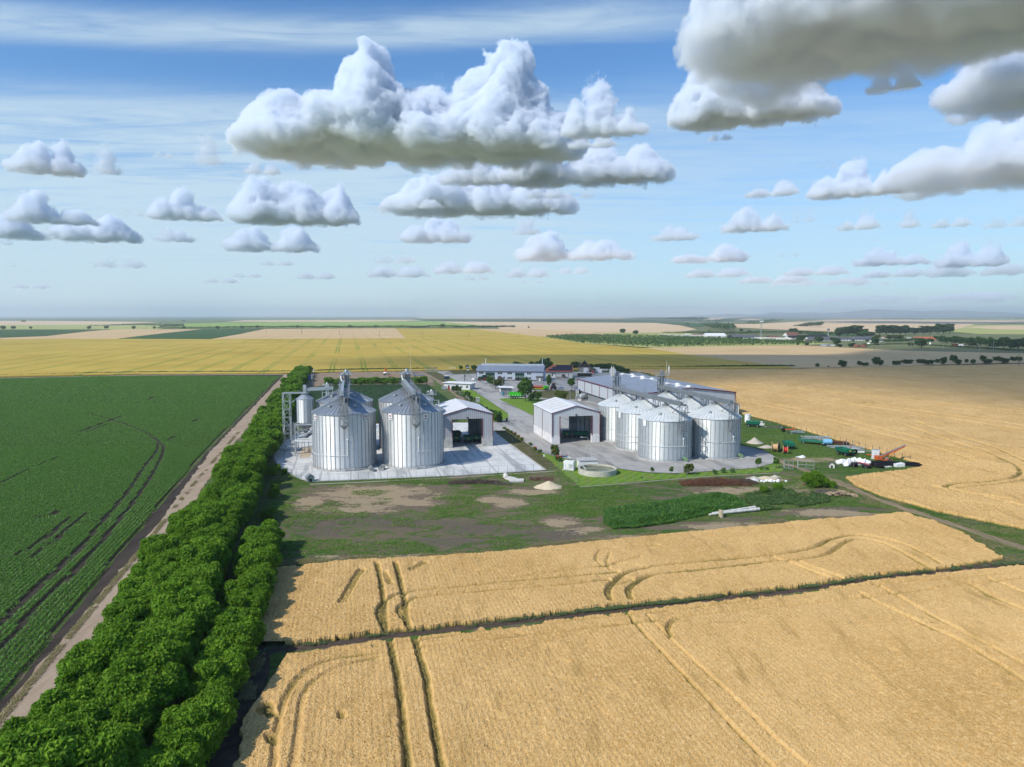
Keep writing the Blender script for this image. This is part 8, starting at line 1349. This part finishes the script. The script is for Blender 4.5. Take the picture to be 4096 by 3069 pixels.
for x, lb in ((560, 'left'), (625, 'right')): X, Y = P(*Z6(x, 472)); e = thing('straw_stack', '%s of two low brown straw stacks at the pasture edge' % lb, 'straw stack', (X, Y, .2)); b = MB(); b.lump((0, 0, 0), (8, 4, 7), int(x), .15, flat=0); b.build('stack', M_TILEB, e)
X, Y = P(*Z6(1545, 468)); e = thing('farm_lorry', 'dark lorry with white cab on the dark pasture', 'lorry', (X, Y, .2)); b = MB(); b.box(-9, -1.3, 1.2, 2, 1.3, 6.5); b.build('load_bed', M_RUST, e); b = MB(); b.box(4, -1.3, .8, 12, 1.3, 5.5); b.build('cab', M_WHITE, e); [wheel(e, x, y, 1.0, .5) for x in (-7, -4, 7) for y in (-1.2, 1.2)]
X, Y = P(*Z6(277, 368)); e = thing('water_tower', 'spherical water tower on a slim white column', 'water tower', (X, Y, .2)); k = Y/FPX/2.469; b = MB(); b.lathe([(.38*5*k, 0), (.3*5*k, 62*k)], 12); b.build('column', M_WHITE, e, True); b = MB(); b.lump((0, 0, 75*k), (14*k, 14*k, 14*k), 1, 0, 16, 10); b.build('tank', M_GALD, e, True)
X, Y = P(*Z5(1504, 418)); e = thing('radio_mast', 'tall lattice radio mast with a white antenna head', 'mast', (X, Y, .2)); k = Y/FPX/2.765; b = MB(); lattice(b, 0, 0, 0, 178*k, 2.2, 2.2, 8, .22); b.build('lattice', M_GALV, e); b = MB(); [b.obox(math.cos(a)*2.6, math.sin(a)*2.6, 170*k, 1.4, .9, 15*k, a) for a in (0, 1.57, 3.14, 4.71)]; b.build('antenna', M_WHITE, e)
wl = thing('yard_wall', 'long pale boundary wall before the village halls', 'wall', (*P(*Z5(540, 410)), .2)); o = P(*Z5(540, 410)); b = MB()
for (xa, ya), (xb, yb) in (((540, 410), (900, 412)), ((1430, 440), (1840, 448))): p, q = P(*Z5(xa, ya)), P(*Z5(xb, yb)); b.beam((p[0]-o[0], p[1]-o[1], 2), (q[0]-o[0], q[1]-o[1], 2), .6, 4.5)
b.build('wall_panel', M_OLDC, wl); b = MB(); [b.obox(x, y, 0, 1, 1, 4.8) for x, y in [(P(*Z5(xx, 410))[0]-o[0], P(*Z5(xx, 410))[1]-o[1]) for xx in range(560, 900, 60)]]; b.build('wall_post', M_CONC, wl)
wl = thing('yard_wall', 'low concrete wall running left of the brown roofed shed', 'wall', (*P(*Z5(380, 396)), .2)); p, q = P(*Z5(380, 396)), P(*Z5(690, 410)); b = MB(); b.beam((0, 0, 1.6), (q[0]-p[0], q[1]-p[1], 1.6), .6, 3.6); b.build('wall_panel', M_CONC, wl); b = MB(); b.obox(q[0]-p[0], q[1]-p[1], 0, 8, 5, 6); b.build('gate_block', M_WHITE, wl)
e = thing('white_van', 'tiny white vehicles on the far field road', 'van', (*P(1725, 1310), .8)); b = MB(); b.box(-6, -2, 1, 5, 2, 5); b.build('body', M_WHITE, e); [wheel(e, x, y, 1, .5) for x in (-4, 3) for y in (-1.9, 1.9)]
X, Y = P(1438, 1268.6); e = thing('church_tower', 'tiny pale church tower on the far horizon', 'tower', (X, Y, 0)); b = MB(); b.obox(0, 0, 0, 26, 26, 40); b.build('nave', M_CREAM, e); b = MB(); b.lathe([(10, 0), (10, 70), (0, 100)], 8); b.build('spire', M_TILEB, e)
X, Y = P(2031, 1268.6); e = thing('cooling_stack', 'tall pale chimney shape on the far horizon', 'chimney', (X, Y, 0)); b = MB(); b.lathe([(24, 0), (14, 60), (9, 130)], 12); b.build('stack', M_WHITE, e, True); b = MB(); b.obox(-60, 0, 0, 70, 30, 26); b.build('hall', M_OLDC, e)
for i, (px, h, lb) in enumerate([(1732,95,'left of two thin masts on the horizon'),(1731.0-20,60,'right of two thin masts, shorter'),(2012,120,'thin mast beside the tall pale chimney'),(812,55,'small mast on the left horizon')]): X, Y = P(px, 1268.8); e = thing('far_mast', lb, 'mast', (X, Y, 0)); b = MB(); b.beam((0, 0, 0), (0, 0, h), 3.0); b.build('shaft', M_GALD, e); b = MB(); b.obox(0, 0, h*.8, 7, 5, 5); b.build('cabin', M_GALD, e)
r = random.Random(9); b = MB()
for i in range(130):
    px = r.choice([r.uniform(1860, 2240), r.uniform(400, 900), r.uniform(3000, 4200), r.uniform(1860, 2240)]); X, Y = P(px, 1268.4+r.uniform(0, .9)); b.obox(X, Y, 0, r.uniform(20, 90), 30, r.uniform(14, 40))
tag(b.build('far_town', flat('far_wall', (.55, .52, .48), .9)), 'scattered pale houses of far towns on the horizon', 'town', None, 'stuff')
# hills in the far right
def ridge(name, prof, dist, m, wig):
    xs = np.linspace(prof[0][0], prof[-1][0], 150); hs = np.interp(xs, [p[0] for p in prof], [p[1] for p in prof]); vs, fs = [], []
    for i, (px, h) in enumerate(zip(xs, hs)):
        x = (px-2048)/FPX*dist; hh = max(0, h/FPX*dist*(1+.05*mnoise.noise((px*.02, wig, 0)))+ (7*mnoise.noise((px*.05, wig, 3)) if h > 3 else 0)); vs += [(x, dist-900, -2), (x*1.0, dist-300, hh*.55), (x, dist, hh), (x, dist+700, -2)]
    for i in range(149): fs += [(4*i+j, 4*i+4+j, 4*i+5+j, 4*i+1+j) for j in range(3)]
    b = MB(); b.add(vs, fs); o = b.build(name, m, None, True); return tag(o, kind='structure')
M_HILL = flat('wooded_hill', (.045, .075, .075), .95, var=.3, scale=.0012)
ridge('hills', [(2720,-4),(2760,2),(2800,9),(2900,13),(2920,15),(3000,10),(3040,12),(3090,20),(3150,17),(3240,20),(3330,17),(3400,23),(3480,31),(3560,29),(3640,26),(3700,23),(3790,27),(3850,26),(3920,22),(4000,21),(4096,13),(4300,8),(4500,0)], 21500, M_HILL, 1.0); ridge('hills', [(2850,0),(3100,7),(3300,10),(3500,8),(3700,12),(3900,8),(4200,6),(4400,0)], 17500, M_HILL, 4.0)

for n_, k in (('metal_silo_tank', .38), ('white_tent', .42), ('white_dome', .36), ('straw_stack', .62), ('straw_stack.001', .62), ('farm_lorry', .7)): bpy.data.objects[n_].scale = (k,)*3
# ================================================================ air
hz = MB().box(-26000, -400, -1.5, 26000, 24500, HAZE_TOP).build('haze', vol_mat('haze_air', HAZE_D, (.80, .90, 1.0), .2))
tag(hz, 'thin blue haze over the plain', 'haze', None, 'stuff')
